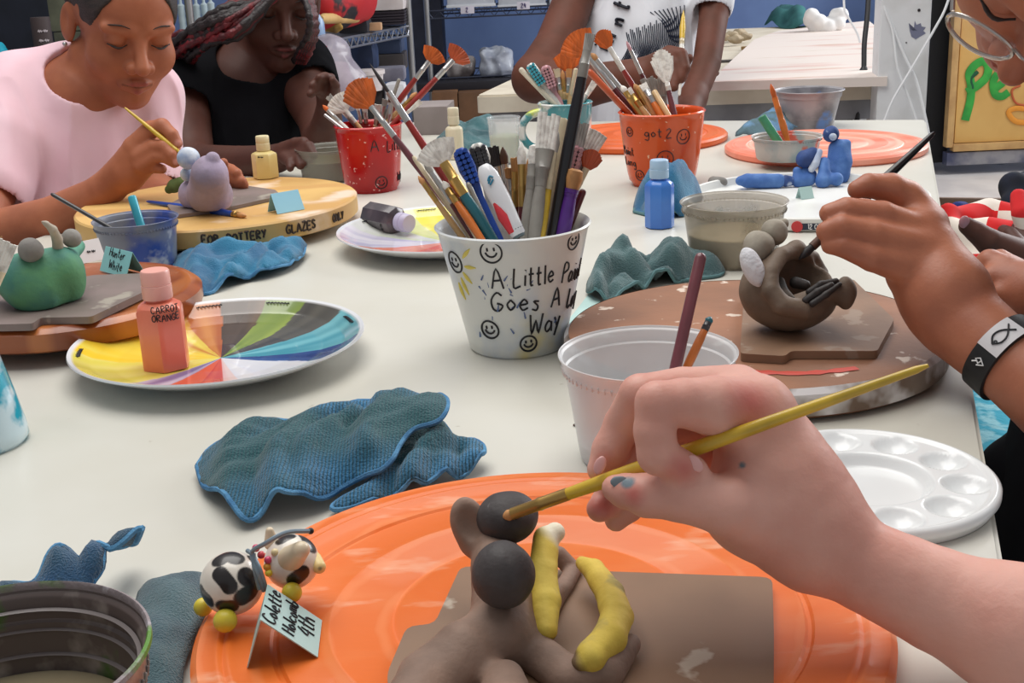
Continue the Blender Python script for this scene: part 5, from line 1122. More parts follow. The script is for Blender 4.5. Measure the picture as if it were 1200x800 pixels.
part('head', squash(bq(974, 157, 9.5, -.004)[0], bq(974, 157, 9.5)[1], 1, 1, .0012), m_bld, bb); p, rr = bq(976, 160, 4.5, -.012); part('pale_muzzle', squash(p, rr, 1, 1, .0009), m_lw, bb, 'pale muzzle dab')
b2_ = thing('clay_figure', 'dark blue crouching clay figure in front of the upright blue bear', 'sculpture', T(946, 217, hb))
part('body', blob_of([[bq(936, 212, 8, -.02), bq(948, 210, 8, -.02)], [bq(934, 200, 5, -.02), bq(935, 210, 6, -.02)], [bq(944, 200, 5, -.016), bq(952, 204, 5, -.014)]], .0014, .005, lambda B: B.half(A(0, 0, TZ + hb), A(0, 0, -1), .001), .0008, 60), m_bl, b2_, auto=None)
part('head', blob_of([[bq(944, 186, 11, -.02), bq(952, 180, 8, -.018)]], .0013, .004, None, .0008, 60), m_bld, b2_); part('pale_arm', blob_of([[bq(960, 178, 4, -.022), bq(955, 192, 5, -.026), bq(951, 198, 4, -.026)]], .0011, .003), m_lw, b2_)
cyl = thing('clay_figure', 'blue clay cylinder lying on the white lid behind the dirty cup', 'sculpture', T(896, 221, hb))
part('body', blob_of([[bq(868, 212, 6, -.02), bq(876, 212, 8.5, -.02), bq(912, 212, 8.5, -.02), bq(918, 212, 6, -.02)]], .0014, .003, None, .0008, 60), m_bl, cyl, auto=None)
part('end_knob', blob_of([[bq(921, 212, 7, -.02), bq(928, 212, 5.5, -.02)]], .0012, .003), m_bld, cyl)
for x, y, r, lb in ((836, 213, 7, 'small grey clay lump on the left rim area of the white lid'),): p, rr = hp(x, y, hb + .007, r); solo('clay_lump', lb, 'clay', blob_of([[(p, rr), (p + A(.012, 0, -.001), rr * .8)]], .0012, .003, None, .001, 80), m_pale)
# ================================================================== people
m_skin1 = mat('fair_skin', (226, 170, 154), .5, (216, 154, 138), 26, .4, .65, bump=.12, bs=380, sss=.12, tint=[(196, 96, 88), (232, 190, 182), (112, 130, 140)])
m_skin2 = mat('tan_skin', (184, 116, 86), .5, (168, 102, 76), 26, .4, .65, bump=.12, bs=380, sss=.1, tint=[(150, 74, 62), (200, 140, 118), (80, 44, 34)])
m_skin3 = mat('brown_skin', (174, 106, 76), .52, (156, 92, 66), 22, .4, .65, bump=.05, bs=300, spec=.32, sss=.08, tint=[(156, 82, 72), (206, 140, 124), (70, 40, 32)])
m_skin4 = mat('deep_brown_skin', (84, 50, 40), .55, (76, 44, 36), 22, .4, .65, bump=.05, bs=300, spec=.32, sss=.05, tint=[(112, 56, 56), (150, 100, 90), (40, 26, 24)])
m_skin5 = mat('warm_brown_skin', (108, 64, 50), .58, (94, 56, 42), 22, .4, .65, bump=.05, bs=300, spec=.32, sss=.05, tint=[(120, 60, 56), (170, 112, 98), (40, 26, 24)])
def body_mesh(lists, vox, k, ops=None, pad=.01):
    lo, hi = bounds(*lists); B = Blob(lo - pad, hi + pad, vox)
    for l in lists: B.chain(l, k)
    if ops: ops(B)
    return B.mesh()
# ---------------------------------------------------------------- near hand with the yellow brush
tipP = P(589, 606, dep(ball1[0]) - ball1[1] * .93); DT = dep(tipP)
bd = lambda x: DT + (x - 589) / 500 * (-.08)
butt = P(1088, 428, bd(1088))
make_brush('yellow handled brush held over the monkey sculpture by the near hand', tipP, butt, 'round', 'yellow', 'gold', 'tanb', .0052, .029, .0029, .0026)
D = DT
d_i, d_b = bd(790) - .018, bd(880) + .028
NH = [
 [(905, 545, d_b, 60), (884, 488, d_b, 48)],                                                       # back of the hand
 [(940, 600, d_b, 66), (905, 550, d_b, 60), (872, 592, d_b, 52)],
 [(884, 486, d_b - .008, 46), (838, 476, d_i + .012, 36), (800, 472, d_i + .004, 29), (770, 472, d_i, 25)],  # index
 [(770, 472, d_i, 25), (767, 505, d_i, 24.5), (771, 532, d_i + .001, 24)],
 [(771, 533, d_i + .001, 24), (795, 545, d_i + .004, 20), (813, 549, d_i + .006, 15.5)],
 [(862, 464, d_b + .012, 38), (800, 458, d_b + .004, 28), (750, 462, d_b - .006, 24)],              # middle
 [(750, 462, d_b - .006, 24), (730, 497, bd(730) + .010, 22.5), (715, 527, bd(715) + .009, 21)],
 [(715, 527, bd(715) + .009, 21), (703, 550, bd(705) + .006, 15.5)],
 [(850, 480, d_b + .03, 34), (770, 500, d_b + .02, 24), (735, 550, d_b + .014, 22), (712, 588, bd(712) + .018, 19), (703, 596, bd(705) + .012, 16)],   # ring
 [(850, 520, d_b + .036, 30), (780, 545, d_b + .03, 22), (736, 594, d_b + .022, 18), (722, 609, bd(715) + .024, 13.5)],   # little finger
 [(950, 630, d_b - .002, 60), (895, 608, d_b - .008, 50), (852, 592, bd(850) + .002, 37), (798, 582, bd(798) - .006, 28)],    # thumb
 [(798, 582, bd(798) - .006, 28), (758, 580, bd(758) - .009, 26), (732, 575, bd(732) - .009, 20.5), (721, 572, bd(721) - .008, 16)],
 [(930, 592, d_b, 63), (962, 632, d_b - .002, 58), (1012, 662, d_b - .006, 53), (1100, 703, d_b - .012, 61), (1200, 744, d_b - .024, 75)],   # wrist, forearm
 [(1200, 744, d_b - .024, 75), (1380, 840, d_b - .05, 92), (1500, 950, d_b - .09, 100)],
]
groups = [chainpx(c) for c in NH]
def hand_ops(B): pass
lo, hi = bounds(*groups); B = Blob(lo, hi, .0012)
for i in (0, 1, 12, 13): B.chain(groups[i], .012)
B2_ = [(2, .007), (3, .0025), (4, .0018), (5, .006), (6, .0016), (7, .002), (8, .0025), (9, .002), (10, .008), (11, .003)]
for i, k in B2_: B.chain(groups[i], k)
nh = thing('person', 'near person reaching in from the right, only bare forearm and painting hand visible', 'person', A(*groups[13][-1][0]) * A(1, 1, 0) + A(0, 0, .0))
o = part('hand_and_arm', B.mesh(.0002, 150), m_skin1, nh, auto=None)
tints(o, 0, [(P(885, 470, d_b - .03), .016), (P(772, 478, d_i - .018), .008), (P(806, 552, d_i - .006), .011), (P(704, 592, d_b + .004), .013), (P(740, 580, bd(740) - .02), .007), (P(705, 545, bd(705) - .004), .009), (P(752, 452, d_b - .004), .008)], 1.0)
tints(o, 2, [(P(734, 562, bd(734) - .017), .0042), (P(871, 546, d_b - .0185), .0022), (P(871, 580, d_b - .0185), .0018)], .3)
def nail(px, py, d, r, ang, m, nm='nail'):
    p = P(px, py, d); u = CR * math.cos(ang) + CU * math.sin(ang); s = np.cross(u, -CF); Bn = Blob(p - r * 1.6, p + r * 1.6, r / 9); Bn.ell(p, (r, r * .62, r * .22), [u, nrm(s), -CF]); part(nm, Bn.mesh(), m, nh, auto=None)
m_nail = mat('nail_pink', (226, 170, 164), .3, coat=.3)
nail(815, 543, d_i - .0005, .0042, -.9, m_nail); nail(703, 545, bd(704) - .0055, .0042, 1.15, m_nail)
nail(727, 565, bd(728) - .0145, .0044, -.1, mat('nail_paint_grey', (120, 132, 140), .5), 'painted_nail')
# ---------------------------------------------------------------- heads
def head_axes(yaw, pitch, roll):
    """axes of a head that looks along 'fwd'; yaw to the viewer's right, pitch down, in camera space"""
    f = nrm(CR * math.sin(yaw) * math.cos(pitch) - CU * math.sin(pitch) - CF * math.cos(yaw) * math.cos(pitch))
    up = CU * math.cos(roll) + CR * math.sin(roll); up = nrm(up - f * (up @ f)); left = np.cross(up, f); return f, left, up
def head_sdf(B, o, f, l, u, s=1.0, ears=True, mouth=True):
    g = lambda x, y, z: o + (f * x + l * y + u * z) * s; M = [f, l, u]
    B.ell(g(-.018, 0, .040), (.090 * s, .073 * s, .083 * s), M, .01); B.ell(g(.026, 0, .032), (.062 * s, .064 * s, .062 * s), M, .02)
    B.ell(g(.030, 0, -.032), (.058 * s, .054 * s, .062 * s), M, .02)
    for y in (-1, 1):
        B.ell(g(.050, .034 * y, -.030), .029 * s, None, .016); B.cap(g(-.004, .054 * y, -.045), g(.058, .012 * y, -.086), .018 * s, .015 * s, .018)
        B.ell(g(.0865, .0305 * y, .004), (.012 * s, .017 * s, .010 * s), M, .010, 'sub')
        B.ell(g(.0705, .0305 * y, .003), (.0145 * s, .0150 * s, .0125 * s), M, .003)
        B.cap(g(.082, .014 * y, .019), g(.073, .047 * y, .020), .0075 * s, .006 * s, .010)
    B.cap(g(.064, 0, -.086), g(.068, 0, -.083), .017 * s, .015 * s, .014)
    B.chain([(g(.079, 0, .012), .0075 * s), (g(.092, 0, -.012), .008 * s), (g(.103, 0, -.029), .0105 * s)], .009)
    for y in (-1, 1): B.ell(g(.092, .0125 * y, -.033), .0088 * s, None, .005)
    for y in (-1, 1): B.ell(g(.1005, .0062 * y, -.0405), .0032 * s, None, .002, 'sub')
    if mouth:
        B.chain([(g(.078, -.021, -.0605), .0045 * s), (g(.089, -.008, -.0565), .0052 * s), (g(.089, .008, -.0565), .0052 * s), (g(.078, .021, -.0605), .0045 * s)], .005)
        B.chain([(g(.077, -.018, -.0645), .0045 * s), (g(.086, 0, -.0675), .0066 * s), (g(.077, .018, -.0645), .0045 * s)], .004)
        B.chain([(g(.084, -.024, -.0615), .0016 * s), (g(.0945, 0, -.0618), .0026 * s), (g(.084, .024, -.0615), .0016 * s)], .001, 'sub')
    if ears:
        for y in (-1, 1):
            a = nrm(l * y + f * .35); e2 = nrm(np.cross(u, a)); B.ell(g(-.012, .073 * y, -.004), (.007 * s, .017 * s, .029 * s), [a, e2, np.cross(a, e2)], .005)
            B.ell(g(-.008, .082 * y, .0), (.006 * s, .009 * s, .018 * s), [a, e2, np.cross(a, e2)], .003, 'sub')
    return g
def face_bits(root, g, s, m_hair, lash=True, brow=True):
    """eyebrows and lowered lashes"""
    for y in (-1, 1):
        if brow: part('eyebrow', tube(smooth_line([g(.0885, .013 * y, .0225), g(.0865, .028 * y, .0275), g(.0765, .045 * y, .025)], 4), [.0016 * s] * 4 + [.0024 * s] * 4 + [.001 * s], 8, flat=.5), m_hair, root)
        if lash: part('eyelashes', tube(smooth_line([g(.0825, .017 * y, -.0015), g(.0862, .030 * y, -.0052), g(.079, .0445 * y, -.001)], 4), [.0009 * s] * 3 + [.0016 * s] * 4 + [.0009 * s] * 2, 8), m_hair, root)
m_hairb = mat('dark_brown_hair', (34, 26, 24), .5, (52, 40, 36), 60, .4, .6, bump=.6, bs=300, stretch=(1, 1, 6))
# ---------------------------------------------------------------- girl in the pink T-shirt
s1 = .93
f, l, u = head_axes(math.radians(37), math.radians(32), math.radians(-8)); d = 1.62
o1 = P(169, 84, d) - (f * .110 - u * .030) * s1
arm = chainpx([(16, 130, 1.70, 36), (-16, 215, 1.63, 36), (-34, 282, 1.56, 33)]); fore = chainpx([(-30, 285, 1.56, 33), (60, 258, 1.55, 27), (118, 226, 1.54, 20), (128, 220, 1.54, 19)])
hd_ = [chainpx(c) for c in [
 [(122, 223, 1.54, 19.5), (148, 200, 1.53, 22), (160, 178, 1.52, 18)], [(150, 205, 1.53, 20), (172, 190, 1.52, 14)],
 [(158, 172, 1.515, 13), (176, 152, 1.51, 10.5), (190, 148, 1.505, 9)], [(190, 148, 1.505, 9), (202, 158, 1.50, 7.5), (208, 168, 1.50, 6)],
 [(163, 184, 1.51, 11), (180, 172, 1.505, 8.5), (192, 172, 1.50, 8)], [(192, 172, 1.50, 8), (202, 182, 1.495, 7), (207, 190, 1.495, 5.5)],
 [(165, 194, 1.51, 10), (182, 183, 1.505, 7.5), (193, 184, 1.50, 7), (204, 192, 1.5, 5)],
 [(160, 200, 1.52, 10), (178, 196, 1.515, 7), (190, 198, 1.51, 5.5)],
 [(156, 180, 1.535, 12), (180, 168, 1.54, 8), (203, 172, 1.53, 6.5), (209, 178, 1.52, 5)]]]
arm2 = chainpx([(160, 128, 1.78, 32), (172, 200, 1.76, 28), (182, 240, 1.70, 24)]); fore2 = chainpx([(182, 240, 1.70, 23), (230, 226, 1.63, 17), (264, 212, 1.60, 13)])
fing2 = [chainpx(c) for c in [[(264, 212, 1.6, 14), (272, 208, 1.575, 9), (283, 212, 1.56, 6)], [(264, 206, 1.6, 12), (270, 200, 1.58, 8), (278, 203, 1.56, 6)], [(266, 216, 1.6, 11), (276, 216, 1.58, 7), (286, 217, 1.565, 5.5)], [(268, 220, 1.6, 10), (276, 221, 1.585, 6.5), (284, 221, 1.575, 5)], [(262, 206, 1.6, 9), (262, 196, 1.58, 6), (262, 190, 1.57, 5)]]]
nk = P(98, 92, 1.70)
tors = [(P(95, 130, 1.74), .085), (P(92, 240, 1.77), .095), (P(90, 400, 1.80), .10)]
sh = [(P(20, 112, 1.72), .048), (P(80, 105, 1.75), .06), (P(172, 112, 1.78), .046)]
alll = [arm, fore, arm2, fore2, tors, sh] + hd_ + fing2 + [[(o1 + u * .13, .02), (o1 - f * .11, .02)], [(o1 + f * .11, .02)]]
lo, hi = bounds(*alll); B = Blob(lo, hi, .0017)
for ch_ in (arm, fore, arm2, fore2): B.chain(ch_, .012)
for i, ch_ in enumerate(hd_): B.chain(ch_, .006 if i < 2 else .0035)
for ch_ in fing2: B.chain(ch_, .004)
tsk = [(p, r * .9) for p, r in tors]; B.chain(tsk, .02); B.chain([(p, r * .86) for p, r in sh], .03)
B.cap(nk + A(0, 0, -.02), o1 - u * .055 - f * .022, .050, .046, .02)
g1 = head_sdf(B, o1, f, l, u, s1)
pk = thing('person', 'girl in a pink T-shirt bending over her clay, brush in hand', 'person', A(tors[0][0][0], tors[0][0][1], .45))
o = part('body', B.mesh(), m_skin3, pk, auto=None)
tints(o, 0, [(g1(.094, y, z), .0062) for y, z in ((-.016, -.060), (-.009, -.058), (-.003, -.058), (.003, -.058), (.009, -.058), (.016, -.060), (-.010, -.067), (-.004, -.069), (.004, -.069), (.010, -.067))], .5); tints(o, 1, [(P(209, 168, 1.495), .006), (P(206, 190, 1.49), .005)], .5)
tints(o, 2, [(g1(.0905 - 14 * y * y, y, -.0615 + 2.5 * y * y), .0024) for y in np.linspace(-.021, .021, 15)], .9)  # crease shade between the lips, painted in as a dark line
face_bits(pk, g1, s1, m_hairb)
Bh = Blob(o1 - .17, o1 + .17, .003); Bh.ell(g1(-.022, 0, .046), (.0945 * s1, .0775 * s1, .0865 * s1), [f, l, u]); Bh.ell(g1(.026, 0, .034), (.066 * s1, .0675 * s1, .065 * s1), [f, l, u], .01); Bh.ell(g1(.10, 0, -.03), (.105 * s1, .069 * s1, .110 * s1), [f, l, u], .006, 'sub'); Bh.ell(g1(-.01, 0, -.075), (.09 * s1, .085 * s1, .06 * s1), [f, l, u], .006, 'sub')
Bh.ell(g1(-.095, 0, .085), .034 * s1, None, .01)
for y in (-1, 1): Bh.ell(g1(.0, .075 * y, -.01), (.03 * s1, .012 * s1, .036 * s1), [f, l, u], .004, 'sub')
part('hair', Bh.mesh(.0012, 70), m_hairb, pk, auto=None)
p = g1(-.004, -.079, -.034); part('earring', ballmesh(p, .0032, .0007), m_steel, pk)
def shirt(root, m, tors, sh, sleeves, neck, vox=.003, name='t_shirt', folds=(), extra=None):
    ls = [tors, sh] + sleeves; lo, hi = bounds(*ls); B = Blob(lo, hi, vox)
    for s in sleeves: B.chain(s, .025)
    for s in sleeves:      # open cuff
        p, r = s[-1]; dr = nrm(p - s[-2][0]); q = p + dr * r * .45
        B.ell(q + dr * .03, (r * 1.12, r * 1.12, .03), [*frame(dr), dr], .004, 'sub'); B.cap(q - dr * (r * .5), q + dr * .02, r * .8, r * .86, .003, 'sub')
    B.chain(tors, .025); B.chain(sh, .04)
    if extra: extra(B)
    for a, b, r in neck: B.cap(a, b, r, r, .005, 'sub')
    V, F = B.mesh(.0016, 16); out = []
    for v in V:       # soft hanging wrinkles in the cloth
        q = Vector((v[0] * 17, v[1] * 17, v[2] * 5)); a = mnoise.noise(q); b_ = mnoise.noise(q * 2.1 + Vector((4, 1, 7)))
        out.append(v + (np.array((CAM[0] - v[0], CAM[1] - v[1], 0)) / 2.2) * (.008 * (1 - 2.4 * abs(a)) + .004 * b_))
    return part(name, (np.array(out), F), m, root, auto=None)
m_pink = mat('pink_cotton', (240, 204, 214), .9, (234, 192, 204), 9, .4, .65, bump=.25, bs=30, sheen=.2)
slv = [[(P(20, 112, 1.72), .054), (P(2, 170, 1.665), .058), (P(-12, 216, 1.635), .056)], [(P(164, 116, 1.78), .05), (P(172, 170, 1.775), .05), (P(178, 205, 1.76), .046)]]
fo = [(P(60, 130, 1.66), P(75, 215, 1.66), .006), (P(120, 150, 1.655), P(110, 240, 1.655), .006), (P(150, 130, 1.67), P(160, 220, 1.67), .006), (P(88, 120, 1.655), P(130, 210, 1.65), .005), (P(36, 120, 1.67), P(44, 200, 1.67), .007)]
neckc = P(99, 90, 1.67)
Mn = [nrm(l * .9 + f * .1), nrm(u), nrm(np.cross(l, u))]
shirt(pk, m_pink, tors, sh, slv, [(nk + A(.004, -.012, .006), o1 - u * .055 - f * .02, .05)], folds=fo, name='pink_t_shirt')
cl = [neckc + A(.006, -.004, .0) + CR * .062 * math.cos(a) + (CU * .035 - CF * .028) * math.sin(a) * 1.0 + A(0, 0, -.004) for a in np.linspace(PI * .98, PI * 2.02, 18)]
# yellow brush in her hand
make_brush('yellow pencil-thin brush in the hand of the girl in pink', P(217, 184, 1.494), P(146, 126, 1.50), 'round', 'yellow', 'yellow', 'tanb', .008, .012, .0024, .002)
# plain blue print on the shirt front
def torso_pt(px, py, tors, off):
    best = None
    for dd in np.linspace(1.4, 2.6, 600):
        p = P(px, py, dd)
        for (a, ra), (b, rb) in zip(tors, tors[1:]):
            t = np.clip((p - a) @ (b - a) / ((b - a) @ (b - a)), 0, 1); q = np.linalg.norm(p - a - t * (b - a)) - (ra + (rb - ra) * t) - off
            if q < 0: return p
    return P(px, py, 2.0)
# ---------------------------------------------------------------- girl in black
s2 = .97
f, l, u = head_axes(math.radians(22), math.radians(30), math.radians(-4)); o2 = P(337, 44, 2.03) - (f * .110 - u * .030) * s2
tors = [(P(286, 120, 2.17), .105), (P(290, 190, 2.18), .11), (P(290, 340, 2.2), .115)]
sh = [(P(226, 92, 2.13), .055), (P(290, 88, 2.2), .07), (P(350, 82, 2.18), .052)]
armR = chainpx([(224, 100, 2.12, 33), (216, 150, 2.06, 31), (226, 196, 2.0, 27)]); foreR = chainpx([(226, 196, 2.0, 27), (280, 192, 1.92, 21), (325, 186, 1.86, 16)])
handR = [chainpx(c) for c in [[(322, 186, 1.86, 16), (345, 178, 1.84, 15), (356, 176, 1.83, 13)], [(350, 170, 1.83, 8), (362, 172, 1.80, 7), (368, 182, 1.79, 5)], [(348, 176, 1.83, 8), (358, 180, 1.80, 7), (362, 190, 1.79, 5)], [(342, 180, 1.83, 8), (350, 186, 1.80, 6.5), (352, 194, 1.79, 5)], [(334, 184, 1.83, 8), (340, 190, 1.80, 6), (340, 197, 1.79, 4.5)], [(332, 176, 1.84, 9), (346, 168, 1.82, 7), (356, 165, 1.81, 5)]]]
armL = chainpx([(352, 92, 2.15, 32), (374, 140, 2.06, 25), (378, 168, 2.0, 22)]); foreL = chainpx([(378, 168, 2.0, 22), (384, 140, 1.95, 17), (386, 120, 1.92, 14)])
handL = [chainpx(c) for c in [[(386, 120, 1.92, 14), (384, 106, 1.91, 15)], [(378, 108, 1.90, 7), (370, 104, 1.88, 6), (364, 110, 1.87, 5)], [(380, 102, 1.90, 7), (372, 96, 1.88, 6), (366, 100, 1.87, 4.5)], [(384, 98, 1.9, 7), (380, 90, 1.88, 5.5), (374, 91, 1.87, 4.5)], [(388, 98, 1.9, 6.5), (388, 91, 1.89, 5), (383, 90, 1.88, 4)], [(390, 110, 1.9, 7), (393, 100, 1.88, 5.5), (390, 94, 1.87, 4.5)]]]
alll = [armR, foreR, armL, foreL, tors, sh] + handR + handL + [[(o2 + u * .13, .02), (o2 - f * .11, .02)], [(o2 + f * .11, .02)]]
lo, hi = bounds(*alll); B = Blob(lo, hi, .0022)
for ch_ in (armR, foreR, armL, foreL): B.chain(ch_, .014)
for ch_ in handR + handL: B.chain(ch_, .005)
B.chain([(p, r * .9) for p, r in tors], .02); B.chain([(p, r * .86) for p, r in sh], .03)
B.cap(P(288, 92, 2.14), o2 - u * .055 - f * .022, .056, .05, .02); g2 = head_sdf(B, o2, f, l, u, s2)
bk = thing('person', 'girl in a black V-neck top with long red-streaked braids looking down', 'person', A(tors[0][0][0], tors[0][0][1], .45))
o = part('body', B.mesh(), m_skin4, bk, auto=None)
tints(o, 0, [(g2(.094, y, z), .0062) for y, z in ((-.016, -.060), (-.009, -.058), (-.003, -.058), (.003, -.058), (.009, -.058), (.016, -.060), (-.010, -.067), (-.004, -.069), (.004, -.069), (.010, -.067))], .5)
tints(o, 2, [(g2(.0905 - 14 * y * y, y, -.0615 + 2.5 * y * y), .0024) for y in np.linspace(-.021, .021, 15)], .9)  # her mouth crease too gets its shade as painted dark colour
face_bits(bk, g2, s2, m_hairb)
m_blackt = mat('black_cotton', (14, 14, 17), .95, (20, 20, 24), 9, .4, .65, bump=.2, bs=30, spec=.1)
slv = [[(P(226, 92, 2.13), .058), (P(219, 118, 2.09), .062)], [(P(350, 82, 2.18), .056), (P(362, 98, 2.14), .052)]]
def vneck(B):
    B.cap(P(296, 62, 2.10), P(316, 92, 2.06), .055, .010, .004, 'sub')
shirt(bk, m_blackt, tors, sh, slv, [(P(290, 80, 2.12), o2 - u * .055 - f * .02, .058)], name='black_v_neck_top', extra=vneck, folds=[(P(250, 130, 2.06), P(290, 120, 2.05), .006), (P(240, 150, 2.07), P(300, 138, 2.06), .006)])
# hair cap and braids
m_braid = mat('black_braids', (26, 20, 22), .5, (40, 28, 30), 70, bump=.8, bs=260); m_braidr = mat('red_braids', (112, 22, 30), .5, (72, 14, 22), 70, .4, .6, bump=.8, bs=260)
Bh = Blob(o2 - .18, o2 + .18, .003); Bh.ell(g2(-.024, 0, .046), (.096 * s2, .082 * s2, .088 * s2), [f, l, u]); Bh.ell(g2(.11, 0, -.04), (.085 * s2, .07 * s2, .115 * s2), [f, l, u], .006, 'sub'); Bh.ell(g2(-.01, 0, -.08), (.07 * s2, .06 * s2, .06 * s2), [f, l, u], .006, 'sub')
part('hair', Bh.mesh(.0015, 80), m_braid, bk, auto=None)
random.seed(11)
def braid(pts, r, m):
    q = smooth_line(pts, 9); rr = [r * (1 + .22 * math.sin(i * 1.9)) for i in range(len(q))]; rr[-1] *= .4; rr[-2] *= .7; part('braid', tube(q, rr, 8), m, bk, auto=None)
for i in range(20):
    t = i / 19; j = lambda a: random.uniform(-a, a)
    st = P(300 + 26 * t, -8 + 14 * (1 - t) + j(3), 2.02 - .02 * t + j(.006)); md = P(262 + 22 * t + j(4), 8 + 34 * t * .9 + j(3), 1.985 + .0 * t + j(.008))
    e1 = P(232 + 20 * t + j(4), 30 + 20 * t + j(4), 2.0 + j(.01)); e2 = P(204 + 26 * t + j(5), 46 + 16 * t + j(4), 2.03 + j(.012)); e3 = P(190 + 30 * t + j(5), 60 + 18 * t, 2.08)
    braid([st, md, e1, e2, e3], .0062, m_braidr if i % 3 == 1 else m_braid)
for i in range(8):
    t = i / 7; braid([P(352 + 8 * t, -12, 2.03), P(362 + 6 * t, 14, 2.0 + .02 * t), P(362 + 8 * t, 38, 2.01 + .02 * t), P(352 + 10 * t, 58 + 4 * t, 2.04), P(344 + 10 * t, 74, 2.08)], .006, m_braidr if i % 2 else m_braid)
# ---------------------------------------------------------------- standing adult in white T-shirt (head above the frame)
dA = 2.62
tors = [(P(752, -70, dA + .08), .135), (P(745, 40, dA + .08), .135), (P(735, 150, dA + .12), .14), (P(730, 420, dA + .2), .15)]
sh = [(P(668, -84, dA + .06), .07), (P(752, -100, dA + .1), .09), (P(842, -80, dA + .06), .07)]
aL = chainpx([(690, -70, dA + .05, 30), (670, 6, dA - .02, 24), (652, 55, dA - .07, 26), (628, 92, dA - .12, 27)]); fL = chainpx([(628, 92, dA - .12, 27), (690, 100, dA - .20, 25), (752, 88, dA - .26, 20), (762, 86, dA - .26, 19)])
hL = [chainpx(c) for c in [[(758, 86, dA - .26, 19), (778, 78, dA - .28, 20), (788, 72, dA - .28, 16)], [(784, 62, dA - .29, 9), (798, 64, dA - .30, 8), (803, 80, dA - .31, 6.5), (800, 88, dA - .31, 5.5)], [(782, 70, dA - .29, 9), (794, 76, dA - .30, 7.5), (798, 92, dA - .31, 6)], [(778, 80, dA - .29, 9), (788, 88, dA - .30, 7), (790, 102, dA - .31, 5.5)], [(772, 88, dA - .29, 8.5), (780, 96, dA - .30, 6.5), (781, 108, dA - .31, 5)], [(786, 76, dA - .27, 9), (802, 74, dA - .27, 7), (808, 68, dA - .28, 5)]]]
aR = chainpx([(842, -76, dA + .05, 26), (836, 22, dA - .02, 17), (828, 75, dA - .08, 16.5), (812, 115, dA - .14, 15.5)]); fR = chainpx([(812, 115, dA - .14, 15.5), (804, 145, dA - .22, 14), (792, 172, dA - .32, 13)])
hR = [chainpx(c) for c in [[(792, 172, dA - .32, 14), (784, 184, dA - .36, 15)], [(778, 184, dA - .37, 8), (770, 192, dA - .41, 6)], [(784, 190, dA - .37, 8), (778, 197, dA - .41, 6)], [(790, 192, dA - .37, 8), (786, 199, dA - .41, 6)], [(796, 190, dA - .36, 7.5), (794, 198, dA - .40, 5.5)], [(774, 178, dA - .35, 8), (764, 180, dA - .38, 6)]]]
hc = P(752, -210, dA)
alll = [aL, fL, aR, fR, tors, sh] + hL + hR + [[(hc, .13)]]
lo, hi = bounds(*alll); B = Blob(lo, hi, .0032)
for ch_ in (aL, fL, aR, fR): B.chain(ch_, .014)
for ch_ in hL + hR: B.chain(ch_, .006)
B.chain([(p, r * .9) for p, r in tors], .02); B.chain([(p, r * .86) for p, r in sh], .03)
f, l, u = head_axes(math.radians(5), math.radians(35), 0); B.cap(P(752, -105, dA + .08), hc - u * .05, .058, .055, .02); g3 = head_sdf(B, hc, f, l, u, 1.05)
ad = thing('person', 'adult in a printed white T-shirt standing at the far end of the table', 'person', A(tors[-1][0][0], tors[-1][0][1], 0))
trl = [[(P(705, 400, dA + .2), .085), (A(tors[-1][0][0] - .09, tors[-1][0][1], .45), .06), (A(tors[-1][0][0] - .09, tors[-1][0][1], .08), .045)], [(P(757, 400, dA + .2), .085), (A(tors[-1][0][0] + .09, tors[-1][0][1], .45), .06), (A(tors[-1][0][0] + .09, tors[-1][0][1], .08), .045)]]
lo, hi = bounds(*trl); Bt = Blob(lo, hi, .006)
for t_ in trl: Bt.chain(t_, .03)
part('trousers', Bt.mesh(.002, 14), mat('dark_jeans', (40, 46, 64), .9), ad, auto=None)
part('body', B.mesh(), m_skin5, ad, auto=None); face_bits(ad, g3, 1.05, m_hairb)
Bh = Blob(hc - .19, hc + .19, .004); Bh.ell(g3(-.024, 0, .046), (.1, .085, .094), [f, l, u]); Bh.ell(g3(.11, 0, -.04), (.09, .075, .115), [f, l, u], .006, 'sub'); part('hair', Bh.mesh(.002, 80), m_hairb, ad, auto=None)
m_whitet = mat('white_cotton', (232, 234, 240), .9, (222, 224, 232), 8, .4, .65, bump=.25, bs=22, sheen=.15)
slv = [[(P(692, -84, dA + .06), .07), (P(684, -22, dA + .01), .062)], [(P(836, -80, dA + .06), .066), (P(833, 4, dA), .049)]]
tsh = shirt(ad, m_whitet, tors[:3] + [(P(732, 330, dA + .17), .145)], sh, slv, [(P(752, -108, dA + .04), hc - u * .05, .062)], name='white_t_shirt', folds=[(P(700, 20, dA - .03), P(720, 90, dA - .03), .008), (P(800, 10, dA - .03), P(780, 80, dA - .03), .008)])
from mathutils.bvhtree import BVHTree
_vs = np.array([v.co[:] for v in tsh.data.vertices]) + rootloc(tsh); _bv = BVHTree.FromPolygons([Vector(v) for v in _vs], [list(p_.vertices) for p_ in tsh.data.polygons])
def tpt(px, py):
    h_ = _bv.ray_cast(Vector(CAM), Vector(nrm(ray(px, py))))[0]
    return (np.array(h_) if h_ is not None else P(px, py, dA - .05)) - nrm(ray(px, py)) * .001
bpl = lambda a, b: tpt(a, b)
def shirt_ink(polys, r, name, m): part(name, join(*[tube(smooth_line([tpt(*p) for p in s], 5) if len(s) > 2 else [tpt(*s[0]), tpt(*s[1])], r, 6, flat=.5) for s in polys]), m, tsh)
m_navy = mat('navy_print', (44, 52, 72), .6); m_shirtk = mat('black_shirt_print', (30, 32, 44), .8)
blk = []
